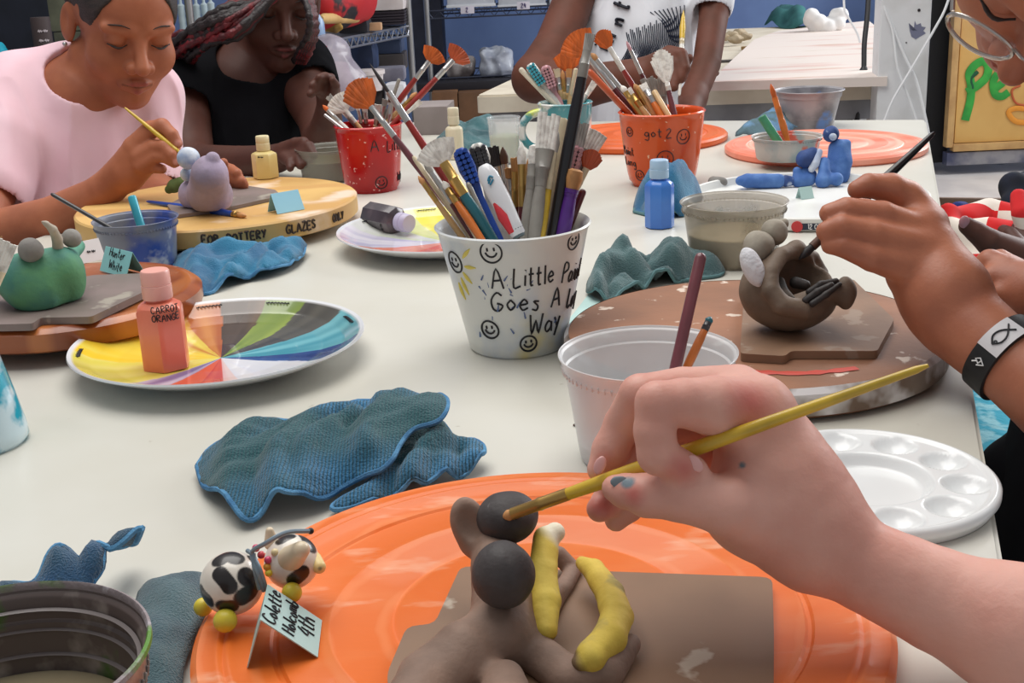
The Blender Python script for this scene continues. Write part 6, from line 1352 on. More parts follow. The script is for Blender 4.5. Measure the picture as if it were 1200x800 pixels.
for ch_, (ox, oy), s, rot in (('a', (701, 82), 17, 1.12), ('i', (712, 60), 17, 1.15), ('n', (719, 49), 17, 1.15), ('t', (735, 12), 17, 1.2), ('n', (729, 30), 15, 1.2), ('s', (700, 96), 16, 1.1)):
    ca, sa = math.cos(rot), math.sin(rot)
    for st in GL[ch_]: blk.append([(ox + (x * ca - y * sa) * s * 1.1, oy - (x * sa + y * ca) * s * 1.1) for x, y in st])
shirt_ink(blk, .0064, 'gothic_lettering', m_shirtk)
ln = []
for i in range(30):
    t = i / 29; ln.append([(734 + 68 * t, 38 - 22 * t + 3 * math.sin(i * 2)), (736 + 64 * t, 56 - 10 * t), (724 + 66 * t, 82 - 14 * t - 8 * abs(t - .5))])
for i in range(9): ln.append([(762 + i * 5, 14 - i), (778 + i * 3, 28), (786 + i * 2, 46 + i)])
shirt_ink(ln, .0023, 'striped_print', m_navy)
make_brush('pale quill-like brush in the hand of the adult in white', P(801, 12, dA - .27), P(796, 112, dA - .315), 'round', 'white', 'pale', 'yellow', .06, .012, .005, .006)
# ---------------------------------------------------------------- person on the right with brush, glasses and wristband
f = nrm(CR * -.45 - CU * .88 - CF * .06); u = nrm(CR * -.08 + CU * .12 - CF * .98); u = nrm(u - f * (u @ f)); l = np.cross(u, f); s5 = .95; d5 = .80
o5 = P(1182, 94, d5) - (f * .110 - u * .030) * s5
RH = [chainpx(c) for c in [
 [(1108, 345, .86, 50), (1085, 300, .875, 42), (1078, 272, .88, 34)], [(1105, 350, .86, 48), (1070, 318, .87, 32)],
 [(1085, 262, .885, 25), (1062, 232, .885, 21), (1044, 221, .88, 18)], [(1044, 221, .88, 18), (1018, 217, .875, 14), (1004, 222, .872, 11)],
 [(1078, 276, .872, 25), (1034, 253, .862, 17.5)], [(1034, 253, .862, 17.5), (992, 246, .858, 15), (972, 250, .86, 12)],
 [(1074, 292, .862, 25), (1024, 274, .852, 16.5)], [(1024, 274, .852, 16.5), (986, 266, .85, 14.5), (968, 271, .854, 12)],
 [(1070, 312, .86, 25), (1022, 302, .85, 16)], [(1022, 302, .85, 16), (988, 288, .85, 13.5), (973, 287, .854, 11)],
 [(1082, 290, .89, 26), (1045, 262, .905, 17), (1015, 246, .905, 13), (998, 240, .9, 10)]]]
rarm = chainpx([(1108, 345, .86, 50), (1122, 372, .855, 49), (1172, 414, .83, 46), (1240, 468, .80, 54), (1340, 540, .76, 62)]); rup = chainpx([(1340, 540, .76, 62), (1450, 360, .80, 76), (1470, 240, .84, 80)])
LH = [chainpx(c) for c in [[(1215, 345, .93, 38), (1180, 330, .95, 28)], [(1180, 318, .95, 19), (1160, 308, .96, 16), (1146, 316, .965, 12)], [(1185, 330, .94, 19), (1164, 326, .945, 15), (1152, 334, .95, 11)], [(1190, 344, .93, 18), (1174, 344, .935, 13), (1166, 350, .94, 10)], [(1195, 356, .93, 16), (1184, 358, .935, 11), (1178, 362, .94, 8)], [(1190, 318, .96, 17), (1172, 304, .97, 12), (1160, 302, .975, 9)], [(1215, 345, .93, 36), (1330, 420, .9, 50)]]]
rsh = [(P(1420, 180, .98), .075), (P(1470, 220, .88), .07)]; rt_ = [(P(1440, 260, .95), .10), (P(1385, 520, .92), .115), (P(1340, 740, .90), .12)]
alll = [rarm, rup, rsh, rt_] + RH + LH + [[(o5 + u * .13, .02), (o5 - f * .11, .02)], [(o5 + f * .11, .02)]]
lo, hi = bounds(*alll); B = Blob(lo, hi, .0019)
B.chain(rarm, .014); B.chain(rup, .02); B.chain([(p, r * .9) for p, r in rt_], .02); B.chain(rsh, .03)
for i, ch_ in enumerate(RH): B.chain(ch_, .008 if i < 2 else (.0045 if i % 2 == 0 else .0018))
for i, ch_ in enumerate(LH): B.chain(ch_, .004)
B.cap(P(1420, 160, .98), o5 - u * .055 - f * .022, .055, .05, .02); g5 = head_sdf(B, o5, f, l, u, s5)
rp_ = thing('person', 'person in black at the right with glasses and wristband, painting a pinch pot', 'person', A(rt_[0][0][0], rt_[0][0][1], .4))
o = part('body', B.mesh(), m_skin2, rp_, auto=None)
tints(o, 0, [(g5(.094, y, z), .009) for y, z in ((-.014, -.059), (0, -.058), (.014, -.059), (0, -.069))], .5)
face_bits(rp_, g5, s5, m_hairb, lash=True, brow=False)
Bh = Blob(o5 - .18, o5 + .18, .003); Bh.ell(g5(-.026, 0, .048), (.096, .083, .09), [f, l, u]); Bh.ell(g5(.11, 0, -.03), (.09, .08, .115), [f, l, u], .006, 'sub'); Bh.ell(g5(-.01, 0, -.085), (.08, .07, .06), [f, l, u], .006, 'sub'); part('hair', Bh.mesh(.002, 80), m_hairb, rp_, auto=None)
sl = [[(P(1470, 240, .85), .078), (P(1455, 330, .815), .07)]]
shirt(rp_, m_blackt, [(p, r + .004) for p, r in rt_], [(p, r + .005) for p, r in rsh], sl, [(P(1400, 150, .98), o5 - u * .055 - f * .02, .056)], name='black_t_shirt')
lap = [(P(1340, 700, .90), .09), (P(1240, 600, .95), .07), (P(1225, 580, 1.05), .06)]
lo, hi = bounds(lap); B = Blob(lo, hi, .004); B.chain(lap, .02); part('black_trousers', B.mesh(.002, 20), m_blackt, rp_, auto=None)
# glasses
gl = thing('eyeglasses', 'thin metal-framed glasses on the face of the person at the right', 'glasses', g5(.095, 0, 0)); m_frame = mat('glasses_metal', (196, 188, 182), .22, metal=.8); m_lens = mat('lens_glass', (220, 224, 236), .05, alpha=.10, spec=.8)
for y in (-1, 1):
    rim = [g5(.1055 - 2.2 * (.033 + .024 * math.cos(a)) ** 2, y * (.033 + .024 * math.cos(a)), -.003 + .019 * math.sin(a) * (1.1 if math.sin(a) < 0 else .9)) for a in np.linspace(0, 2 * PI, 33)]
    part('rim', tube(rim, .0015, 8, False), m_frame, gl); cc = np.mean(rim[:-1], 0); part('lens', (np.array([cc] + rim[:-1]), [[0, i + 1, (i + 1) % 32 + 1] for i in range(32)]), m_lens, gl, auto=None)
    part('temple', tube(smooth_line([g5(.098, y * .057, .006), g5(.06, y * .072, .008), g5(.0, y * .080, .010), g5(-.02, y * .08, -.004)], 4), .0016, 8), m_frame, gl)
part('bridge', tube(smooth_line([g5(.103, -.010, .002), g5(.109, 0, .006), g5(.103, .010, .002)], 4), .0014, 8), m_frame, gl)
for y in (-1, 1): part('nose_pad', ballmesh(g5(.098, y * .011, -.008), .003, .0007), m_lens, gl)
# wristband
wa, wb_ = rarm[2][0], rarm[3][0]; ax = nrm(wb_ - wa); wc = wa + ax * .004; wr_ = rarm[2][1] + .0018
wbd = thing('wristband', 'black wristband with white fish emblem panel on the painting arm', 'wristband', wc)
m_wb = mat('black_silicone', (26, 26, 28), .5)
part('band', lathe(wc, [(wr_, -.009), (wr_ + .0012, -.0085), (wr_ + .0022, .0085), (wr_ + .0012, .009), (wr_ - .0004, .009), (wr_ - .0012, -.009)], 72, ax, True), m_wb, wbd)
s_, u_ = frame(ax); tocam = nrm(CAM - wc); th0 = math.atan2(tocam @ u_, tocam @ s_)
bw = lambda a, z, off=.0: wc + ax * z + (wr_ + .0024 + .0005 * (z / .0085) + off) * (math.cos(th0 + a) * s_ + math.sin(th0 + a) * u_)
q1 = proj(bw(.3, 0))[1]; sg = 1 if proj(bw(.3, 0))[0] > proj(bw(-.3, 0))[0] else -1
V = []; n = 16; a0, a1 = sg * -.12, sg * .78
for i in range(n + 1):
    for z in (-.0086, .0086): V.append(bw(a0 + (a1 - a0) * i / n, z))
part('white_panel', (np.array(V), [[2 * i, 2 * i + 2, 2 * i + 3, 2 * i + 1] for i in range(n)]), mat('white_panel', (214, 212, 214), .5), wbd, auto=None)
am = (a0 + a1) / 2
def fish(x, y): return bw(am + sg * x * .33, y * .006, .0005)
part('fish_emblem', join(*[tube([fish(*p) for p in smooth_line([np.array(q) for q in s], 5)], .0006, 6) for s in ([(-.85, 0), (-.4, .62), (.2, .45), (.9, -.55)], [(-.85, 0), (-.4, -.62), (.2, -.45), (.9, .55)])] + [tube([fish(-.62 + .09 * math.cos(t), .12 + .18 * math.sin(t)) for t in np.linspace(0, 2 * PI, 10)], .0004, 6)]), m_blk, wbd)
part('white_emblem', join(*[tube([bw(sg * (-.42 + .09 * x), .0045 * y, .0005) for x, y in s], .0005, 6) for s in ([(-1, 0), (0, 1), (1, 0), (.2, -.6), (-.4, .1), (.4, .3)], [(-.9, -.9), (0, -.2)])]), mat('white_print', (235, 235, 235), .5), wbd)
# the brush of that hand
tq = P(936, 304, d1 - .006); make_brush('dark brush with black painted tip held over the pinch pot', tq, P(1095, 155, .93), 'round', 'black', 'brownb', 'darkb', .014, .022, .0036, .0034)
# ================================================================== background of the studio
def front_box(px, d, thick, bev=.004, yaw=0.0):
    x0, y0, x1, y1 = px; a, b, c_ = P(x0, y1, d), P(x1, y1, d), P((x0 + x1) / 2, y0, d)
    w_ = (x1 - x0) * d / FOC; m_ = P((x0 + x1) / 2, y1, d); h_ = rise(m_, y0); ax = yawax(yaw)
    return box(m_ + ax[1] * thick / 2 + A(0, 0, h_ / 2), (w_, thick, h_), ax, bev)
def bgbox(name, label, cat, px, d, thick, m, bev=.006, yaw=0.0, group=None): return solo(name, label, cat, front_box(px, d, thick, bev, yaw), m, group)
def tower(name, label, cat, x0, yt, x1, d, thick, m, bev=.006):      # stands on the floor, its front top edge seen at row yt
    p = P((x0 + x1) / 2, yt, d); w_ = (x1 - x0) * d / FOC; return solo(name, label, cat, box(A(p[0], p[1] + thick / 2, p[2] / 2), (w_, thick, p[2]), None, bev), m)
M_ = lambda n, c, c2=None, r=.7, **k: mat(n, c, r, c2, k.pop('ns', 12), .4, .62, **k)
# ---- low table behind, with its board
K0, K1 = T(557, 112), T(1052, 94); KE = nrm(K1 - K0); KB = A(.24, .97, 0) * 1.95
kp = lambda s_, t_: K0 + (K1 - K0) * s_ + KB * t_
bt_ = thing('back_table', 'second pale work table behind the adult in white', 'table', kp(.5, .5) * A(1, 1, 0))
part('tabletop', prism(rounded([kp(0, 0), kp(1, 0), kp(1, 1), kp(0, 1)], .02), TZ - .04, TZ, .004), M_('cream_top', (222, 212, 192), (208, 196, 176)), bt_)
part('metal_edge', box(kp(.5, .02) * A(1, 1, 0) + A(0, 0, TZ - .064), (np.linalg.norm(K1 - K0) - .04, .02, .045), [KE, A(-KE[1], KE[0], 0), A(0, 0, 1)], .002), M_('grey_edge', (150, 150, 154), (130, 130, 134), .45), bt_)
for s_ in (.16, .92):
    for t_ in (.06, .94): p = kp(s_, t_); part('leg', tube([A(p[0], p[1], 0), A(p[0], p[1], TZ - .04)], .016, 12), m_steel, bt_)
q = [T(x, y, .02) for x, y in ((830, 96), (884, 46), (912, 36), (1018, 24), (1040, 42), (1040, 90))]
solo('canvas_board', 'large pale canvas-covered board with pink stain lying on the back table', 'board', prism(q, TZ + .0006, TZ + .02, .003), mat('canvas', (226, 214, 206), .85, (212, 168, 158), 4, .55, .7, c3=(196, 176, 150), ns3=7, lo3=.62, hi3=.7, stretch=(.5, 2.4, 1)))
random.seed(4)
for k, (x, y) in enumerate(((848, 44), (857, 42), (866, 40), (874, 43), (862, 46))):
    p = T(x, y, .02); r_ = .016 + .004 * (k % 3); solo('pottery_shard', 'small buff pottery shard in the pile on the back table', 'shard', Blob(p - .04, p + .04, .003).ell(p, (r_ * 1.2, r_, r_ * .7)).mesh(.006, 60), M_('buff_shard', (190, 172, 142), (150, 132, 108)), 'pottery shards on the back table')
p = T(878, 56, .006); solo('wood_scrap', 'small brown wood scrap on the back table', 'scrap', box(p, (.045, .02, .01), yawax(.4), .002), M_('scrap_brown', (150, 118, 74)))
p = T(858, 71, .004); solo('metal_rib', 'flat dark grey rib tool lying on the back table', 'tool', box(p, (.07, .016, .006), yawax(.1), .002), M_('dark_grey', (84, 80, 78)))
cloth('cleaning_cloth', 'dark teal cloth heaped on the back table before the wall', [(896, 31), (906, 24), (920, 20), (938, 22), (950, 28), (946, 33), (920, 34)], M_('dark_teal_cloth', (38, 88, 92), (56, 116, 116), .9), None, .06, .05, [([(900, 32), (922, 24), (944, 31)], .02, .03)], .03, 14, .02)
p = T(967, 32, .03); Bq = Blob(p - .11, p + .11, .004)
for k in range(9): a = k * 2 * PI / 9; Bq.ell(p + A(.05 * math.cos(a), .02 * math.sin(a), .02 + .02 * math.sin(a * 2 + 1)), .024, None, .006)
Bq.ell(p, (.055, .03, .03), None, .01); solo('plaster_piece', 'white bumpy plaster piece on the back table', 'plaster', Bq.mesh(.002, 40), M_('plaster_white', (240, 238, 236)))
p0 = P(836, 66, 2.72); solo('coil_spring', 'brown coiled cord hanging behind the arm of the adult', 'cord', tube([p0 + A(.011 * math.cos(t), .011 * math.sin(t), -.012 * t / 2) for t in np.linspace(0, 6.2 * PI / 1.0 * .62, 90)], .0022, 6), M_('brown_cord', (96, 64, 50)))
# ---- things under the back table
bgbox('storage_can', 'tall grey can under the right end of the back table', 'can', (1012, 100, 1038, 142), 3.3, .12, M_('can_grey', (150, 140, 138), (110, 100, 98)))
bgbox('storage_crate', 'black crate in the shadow under the back table', 'crate', (930, 106, 1008, 150), 3.7, .3, M_('crate_black', (26, 26, 30)))
bgbox('plywood_panel', 'grey plywood panel leaning under the back table', 'panel', (832, 110, 884, 152), 3.6, .03, M_('grey_ply', (128, 120, 120), (96, 92, 104), ns=6))
for k, (x, w_) in enumerate(((826, 5), (882, 7), (898, 5))): bgbox('metal_strut', ('dark blue strut left of the grey plywood panel', 'dark blue strut right of the grey plywood panel', 'dark blue strut nearest the large paint bucket')[k], 'strut', (x, 108, x + w_, 156), 3.5, .02, M_('navy_metal', (36, 46, 66)))
solo('metal_strut', 'slanting black strut across the grey plywood panel', 'strut', tube([P(836, 146, 3.45), P(862, 128, 3.5)], .008, 8), m_dark)
bk_ = thing('wire_basket', 'black ribbed basket behind the teal mug', 'basket', P(712, 150, 2.75)); x0 = front_box((694, 124, 732, 152), 2.75, .12); part('basket_body', x0, M_('basket_black', (22, 22, 26)), bk_)
part('basket_ribs', join(*[tube([P(x, 126, 2.745), P(x, 136, 2.745)], .0022, 6) for x in range(697, 716, 3)]), M_('rib_grey', (120, 120, 126)), bk_)
# ---- steel racks
def rack(name, label, corners, zs, zt, m_sh, wire=True):
    a, b, c_, d_ = corners; root = thing(name, label, 'shelf', A(*((a + b + c_ + d_)[:2] / 4), 0))
    for q in corners: part('post', join(tube([A(q[0], q[1], 0), A(q[0], q[1], zt)], .0125, 12), lathe(A(q[0], q[1], zt), [(.0125, 0), (.014, .002), (.012, .01), (0, .012)], 12)), m_steel, root)
    for z in zs:
        vf = []; 
        for p, q in ((a, b), (b, c_), (c_, d_), (d_, a)):
            p, q = A(p[0], p[1], z), A(q[0], q[1], z); vf += [tube([p, q], .004, 6), tube([p - A(0, 0, .032), q - A(0, 0, .032)], .004, 6)]
            n = int(np.linalg.norm(q - p) / .05); vf.append(tube([p + (q - p) * i / (2 * n) - A(0, 0, .032 * (i % 2)) for i in range(2 * n + 1)], .0025, 5))
        n = 12
        for i in range(n + 1): t = i / n; u_, v_ = a + (b - a) * t, d_ + (c_ - d_) * t; vf.append(tube([A(u_[0], u_[1], z), A(v_[0], v_[1], z)], .0022, 5))
        part('wire_shelf', join(*vf), m_sh, root)
    return root
def g0(px, py, d): p = P(px, py, d); return A(p[0], p[1], 0)
Aa, Ab = g0(366, 52, 3.7), g0(480, 36, 4.45); dv = nrm(A(-(Ab - Aa)[1], (Ab - Aa)[0], 0)) * .4
zA = P(366, 52, 3.7)[2]; rack('wire_rack', 'wire shelving rack with red bag and white tub behind the girl in black', [Aa, Ab, Ab + dv, Aa + dv], (.12, zA - .42, zA), zA + .02 if False else 1.75, mat('chrome_wire', (150, 152, 160), .35, metal=.8))
Ba, Bb = g0(500, 12, 5.3), g0(700, 5, 5.35); dv2 = A(0, .42, 0); zB = P(575, 10, 5.3)[2]
rack('wire_rack', 'wire shelving rack holding white tubs against the blue wall', [Ba, Bb, Bb + dv2, Ba + dv2], (.1, P(575, 92, 5.3)[2], zB), 1.75, mat('dark_wire', (70, 74, 90), .4, metal=.7))
dR = lambda t: 3.7 + .75 * t + .06
solo('duffel_bag', 'red and black duffel bag on the upper wire shelf', 'bag', Blob(P(366, 20, 3.85) - .3, P(428, -30, 4.05) + .3, .008).cap(P(378, 2, 3.85), P(414, -2, 4.05), .085, .085).mesh(.01, 9), mat('red_nylon', (186, 30, 36), .6, (30, 22, 26), 7, .56, .6))
solo('rolling_pin', 'pale wooden rolling pin on the upper wire shelf', 'rolling pin', tube([P(376, 22, 3.72), P(380, 21.8, 3.74), P(414, 21.6, 3.96), P(418, 21.6, 3.98)], [.01, .016, .016, .013], 14), M_('pin_wood', (210, 172, 112), (190, 150, 92)))
solo('water_bottle', 'small pale blue bottle on the upper wire shelf', 'bottle', lathe(P(372, 43, 3.74), [(0, 0), (.024, 0), (.025, .01), (.024, .05), (.01, .068), (.01, .085), (0, .085)], 24), mat('pale_blue_plastic', (140, 166, 200), .3))
solo('scrub_brush', 'yellow scrub brush on the upper wire shelf', 'brush', Blob(P(390, 32, 3.85) - .06, P(390, 30, 3.85) + .06, .004).ell(P(390, 31, 3.85), (.03, .016, .02)).mesh(.005, 50), M_('dull_yellow', (190, 150, 66), (90, 66, 40)))
bgbox('fabric_roll', 'dark folded fabric behind the wooden pieces on the upper wire shelf', 'fabric', (396, 24, 432, 40), 4.05, .16, M_('charcoal_cloth', (38, 40, 48)), .02)
bgbox('wood_block', 'small tan wood block on the upper wire shelf', 'block', (430, 27, 447, 36), 4.1, .05, M_('tan_block', (206, 164, 124)))
bgbox('storage_tub', 'white tub above the dark tray stack', 'tub', (428, -22, 474, 13), 4.3, .26, M_('tub_white', (222, 214, 212), (206, 196, 194)), .02)
for k in range(5): bgbox('plastic_tray', 'thin dark tray in the stack below the white tub', 'tray', (430, 13.5 + 3.4 * k, 474, 16.2 + 3.4 * k), 4.31, .26, M_('tray_dark', (42, 34, 44)), .002, 0, 'dark trays stacked under the white tub')
bagP = [P(366, 58, 3.66), P(404, 54, 3.72), P(418, 80, 3.74), P(424, 110, 3.74), P(400, 116, 3.70), P(374, 112, 3.66)]
cb_ = thing('plastic_bag', 'clear plastic bag with red label hanging below the wire shelf', 'bag', P(395, 116, 3.7)); Bq = Blob(P(372, 118, 3.66) - .1, P(420, 50, 3.74) + .1, .006); Bq.cap(P(384, 64, 3.68), P(398, 98, 3.72), .055, .085, .02).cap(P(384, 58, 3.68), P(398, 58, 3.70), .03, .03, .03)
part('bag_film', Bq.mesh(.01, 18), mat('bag_film', (214, 206, 216), .2, alpha=.5, c2=(186, 176, 190), ns=12), cb_, auto=None)
part('red_label', box(P(374, 72, 3.60), (.055, .004, .085), yawax(.5), .001), M_('label_red', (186, 24, 34)), cb_); part('bag_contents', tube([P(392, 78, 3.68), P(398, 104, 3.72)], [.04, .05], 16), M_('mauve_tub', (190, 168, 178)), cb_)
bgbox('fabric_bag', 'dark blue fabric bag on the lower rack', 'bag', (398, 52, 440, 90), 4.2, .2, M_('navy_fabric', (42, 62, 100), (28, 42, 72)), .03)
bgbox('storage_box', 'brown grey box on the lower rack', 'box', (440, 64, 474, 84), 4.45, .2, M_('brown_box', (72, 66, 66)), .005); bgbox('storage_box', 'slate blue box on top of the brown grey box', 'box', (440, 48, 470, 63), 4.45, .2, M_('slate_box', (62, 76, 106)), .005)
c0 = P(430, 106, 4.1); solo('plastic_tub', 'round white tub on the lower rack', 'tub', lathe(c0, [(0, 0), (.052, 0), (.058, .052), (.064, .053), (.064, .066), (0, .068)], 32), M_('tub_white', (222, 214, 212), (206, 196, 194)))
bgbox('plastic_tub', 'grey lidded tub beside the round white tub', 'tub', (440, 80, 474, 96), 4.2, .12, M_('grey_tub', (140, 138, 150), (110, 108, 122)), .012); bgbox('plastic_jug', 'white jug below the grey lidded tub', 'jug', (452, 98, 476, 124), 4.1, .1, M_('jug_white', (226, 226, 230)), .02)
bgbox('storage_box', 'black box below the round white tub', 'box', (424, 107, 450, 140), 4.12, .12, M_('box_dark', (46, 40, 40)), .004)
# white tubs with label cards on the upper middle shelf
for k, (x0, x1) in enumerate(((524, 580), (584, 640), (644, 690))):
    rt = thing('storage_tub', ('white tub above the left label card on the wall rack', 'white tub above the right label card on the wall rack', 'white tub at the right end of the wall rack')[k], 'tub', P((x0 + x1) / 2, 8, 5.4)); part('tub_body', front_box((x0, -26, x1, 7.5), 5.4, .3, .012), mat('tub_frost', (206, 208, 214), .3, (188, 190, 198), 10), rt); part('tub_rim', front_box((x0 - 1, 5, x1 + 1, 8.5), 5.39, .32, .004), M_('tub_rim_white', (226, 228, 232)), rt)
for k, (x0, y0, x1, y1, t_) in enumerate(((540, 7, 556, 16, '25'), (606, 2, 621, 11, '24'))):
    rt = thing('label_card', ('small white label card clipped to the wall rack, left', 'small white label card clipped to the wall rack, right')[k], 'card', P((x0 + x1) / 2, y1, 5.26)); part('card', front_box((x0, y0, x1, y1), 5.26, .003, .0005), M_('card_white', (222, 216, 226)), rt)
    part('number', ink(strokes(t_)[0], on_plane(Y((x0 + x1) / 2, y1 - 2, P((x0 + x1) / 2, y1, 5.26)[1] - .001), A(1, 0, 0), A(0, 0, 1), .018), .0018, 5, 2), M_('ink_violet', (70, 60, 110)), rt)
for k, (x0, y0, x1, y1) in enumerate(((522, 66, 556, 90), (563, 56, 600, 90))):
    p, q = P(x0 + 14, (y0 + y1) / 2, 5.45), P(x1 - 14, (y0 + y1) / 2, 5.45); r_ = (y1 - y0) / 2 * 5.45 / FOC; Bq = Blob(np.minimum(p, q) - r_ * 1.7, np.maximum(p, q) + r_ * 1.7, .006); Bq.rbox((p + q) / 2, ((x1 - x0) / 2 * 5.45 / FOC, r_, r_), None, .03)
    solo('clay_bag', ('grey plastic-wrapped clay lump on the lower wall shelf', 'whitish plastic-wrapped clay block on the lower wall shelf')[k], 'clay', Bq.mesh(.016, 22), mat('wrap_film%d' % k, ((160, 152, 150), (198, 204, 216))[k], .25, ((116, 106, 106), (160, 166, 182))[k], 18, .42, .6, bump=.8, bs=40, coat=.4))
bgbox('storage_bin', 'long black bin below the wall shelf', 'bin', (488, 96, 600, 106), 5.3, .3, M_('bin_black', (34, 32, 40)), .006)
bgbox('cardboard_box', 'brown cardboard box on the floor, left of the two', 'box', (508, 108, 538, 146), 5.25, .3, M_('kraft', (138, 98, 66), (120, 84, 56)), .004); bgbox('cardboard_box', 'brown cardboard box on the floor, right of the two', 'box', (539, 108, 580, 146), 5.25, .3, M_('kraft2', (124, 88, 60), (108, 76, 52)), .004)
bgbox('cabinet', 'tall dark cabinet between the two wire racks', 'cabinet', (486, -60, 522, 96), 5.6, .3, M_('cab_navy', (44, 48, 66), (32, 36, 52)), .006)
# ---- left background behind the girls
tower('tool_cabinet', 'dark navy cabinet behind the girl in pink', 'cabinet', -160, -120, 64, 3.9, .3, M_('cab_dark', (24, 30, 46), (16, 22, 36)), .008)
bgbox('storage_box', 'olive drab box behind the ear of the girl in pink', 'box', (60, -40, 120, 36), 3.6, .25, M_('olive', (110, 112, 92), (84, 86, 70)), .006); tower('storage_box', 'lower olive drab box behind the neck of the girl in pink', 'box', 62, 36.5, 122, 3.6, .25, M_('olive2', (96, 98, 82), (74, 76, 62)), .006)
q = P(54, 70, 3.3); solo('low_cabinet', 'low navy cabinet under the brown can behind the girl in pink', 'cabinet', box(A(q[0] - .12, q[1] + .06, q[2] / 2), (.62, .26, q[2] - .001), None, .004), M_('cab_navy2', (30, 38, 58), (22, 28, 44)))
rt = thing('paint_can', 'brown can with white lettering behind the girl in pink', 'can', P(54, 70, 3.3)); c0 = P(54, 70, 3.3); r_, h_ = 11 * 3.3 / FOC, rise(c0, 20); part('can_body', lathe(c0, [(0, 0), (r_, 0), (r_, h_ - .004), (r_ * .96, h_), (0, h_)], 32), M_('can_brown', (62, 50, 50)), rt)
for i in range(3): part('lettering', ink(strokes(('~~', '~~', '~~')[i])[0], on_cone(c0, r_, r_, 1, face_angle(c0) + .1, h_ * (.62 - .22 * i), .017, .001), .0014, 5, 2), M_('can_white', (190, 180, 184)), rt)
Bq = Blob(P(2, 64, 3.28) - .1, P(2, 64, 3.28) + .1, .005)
for k in range(7): Bq.ell(P(-4 + 3.4 * (k % 3), 56 + 6 * (k // 2), 3.28), .016, None, .006)
solo('pompom_garland', 'bright turquoise knobbly bundle at the far left edge', 'decoration', Bq.mesh(.002, 60), M_('turquoise', (28, 176, 204)))
zs = P(228, 44, 4.6); sh_ = bgbox('wall_shelf', 'white shelf carrying the white bottles', 'shelf', (205, 42, 262, 47), 4.6, .3, M_('shelf_white', (206, 210, 222)), .003)
for k, (x, yb, yt) in enumerate(((216, 42, -2), (225, 41, -4), (234, 42, -2), (243, 42, -3), (251, 41, -5))):
    c0 = P(x, yb, 4.66 + .05 * (k % 2)); c0[2] = P(228, 41.6, 4.6)[2]; r_ = 4.4 * 4.66 / FOC; h_ = rise(c0, yt); solo('squeeze_bottle', 'white ribbed bottle on the white shelf between the girls', 'bottle', lathe(c0, [(0, 0)] + [(r_ * (1 - .12 * (i % 2)), h_ * .8 * i / 8) for i in range(9)] + [(r_ * .4, h_ * .86), (r_ * .4, h_), (0, h_)], 20), M_('bottle_white', (206, 222, 226), (176, 198, 204), .35), 'white bottles between the two girls')
# ---- right background
cz = lambda px: P(px, 188, 5.7)
bgbox('display_case', 'black open cabinet frame right of the white post', 'cabinet', (1082, -70, 1109, 191), 5.7, .3, M_('case_black', (18, 18, 22)), .006)
sg_ = thing('painted_sign', 'yellow painted wood sign with green hand lettering', 'sign', P(1180, 172, 5.6))
part('panel', front_box((1118, -70, 1290, 164), 5.6, .03, .004), M_('sign_yellow', (222, 178, 104), (208, 160, 88), ns=3), sg_); part('frame', join(front_box((1109, -70, 1117, 173), 5.59, .05, .004), front_box((1117, 165.5, 1290, 174), 5.59, .05, .004)), M_('frame_tan', (206, 166, 108), (186, 144, 92)), sg_)
yS = P(1204, 164, 5.6)[1] - .004
def sign_stroke(pts, r, m, nm, fl=1.6): part(nm, tube(smooth_line([Y(x, y, yS) for x, y in pts], 5), r, 10, flat=fl, side=A(0, 1, 0)), m, sg_)
m_gr = M_('sign_green', (44, 146, 58), (60, 170, 66)); m_grd = M_('sign_green_dark', (20, 84, 52))
sign_stroke([(1131, 141), (1137, 118), (1138, 100), (1136, 86), (1143, 76), (1152, 72), (1158, 78), (1156, 90), (1146, 100), (1133, 108)], .004, m_gr, 'letter', 4.8)
sign_stroke([(1140, 104), (1138, 92), (1146, 84)], .0046, m_grd, 'letter_shadow', 2)
sign_stroke([(1166, 104), (1176, 96), (1178, 88), (1170, 86), (1164, 96), (1166, 110), (1174, 113), (1182, 108)], .004, m_gr, 'letter', 4.4)
sign_stroke([(1196, 100), (1186, 106), (1190, 120), (1202, 124)], .003, M_('sign_red_line', (190, 90, 50)), 'line'); sign_stroke([(1206, 144), (1190, 142), (1182, 132), (1190, 127), (1206, 128)], .004, M_('sign_orange', (230, 150, 50)), 'orange_shape', 3)
bgbox('plinth_board', 'grey paint-smeared board below the yellow sign', 'board', (1109, 175, 1300, 190), 5.62, .06, M_('smeared_board', (150, 148, 152), (70, 74, 100), ns=7), .003)
# ---- cords
def cord(label, pts, r, m, cat='cord'): return solo('hanging_cord', label, cat, tube(smooth_line([P(*p) for p in pts], 8), r, 8), m)
m_wc = M_('white_cord', (224, 226, 228), None, .45); dpost = dep(on_post(1066, 60)) - .012
cord('white cord slanting from the left top of the post to its right foot', [(1024, -60, dpost), (1036, 0, dpost), (1046, 30, dpost), (1062, 70, dpost), (1074, 95, dpost), (1085, 140, dpost), (1089, 160, dpost)], .003, m_wc)
cord('white cord running down the left half of the post', [(1026, -60, dpost - .006), (1034, 0, dpost - .006), (1046, 36, dpost - .004), (1052, 80, dpost), (1064, 112, dpost), (1074, 141, dpost)], .0027, m_wc)
cord('white cord crossing the post from upper right to lower left', [(1128, -60, dpost - .02), (1110, 4, dpost - .02), (1094, 36, dpost - .015), (1066, 84, dpost - .01), (1047, 116, dpost - .008), (1036, 142, dpost - .006)], .0026, m_wc)
cord('thin white cord looping left of the black cord', [(990, -60, 2.85), (989, 4, 2.85), (994, 20, 2.85), (1004, 38, 2.85), (1008, 50, 2.85)], .0026, m_wc)
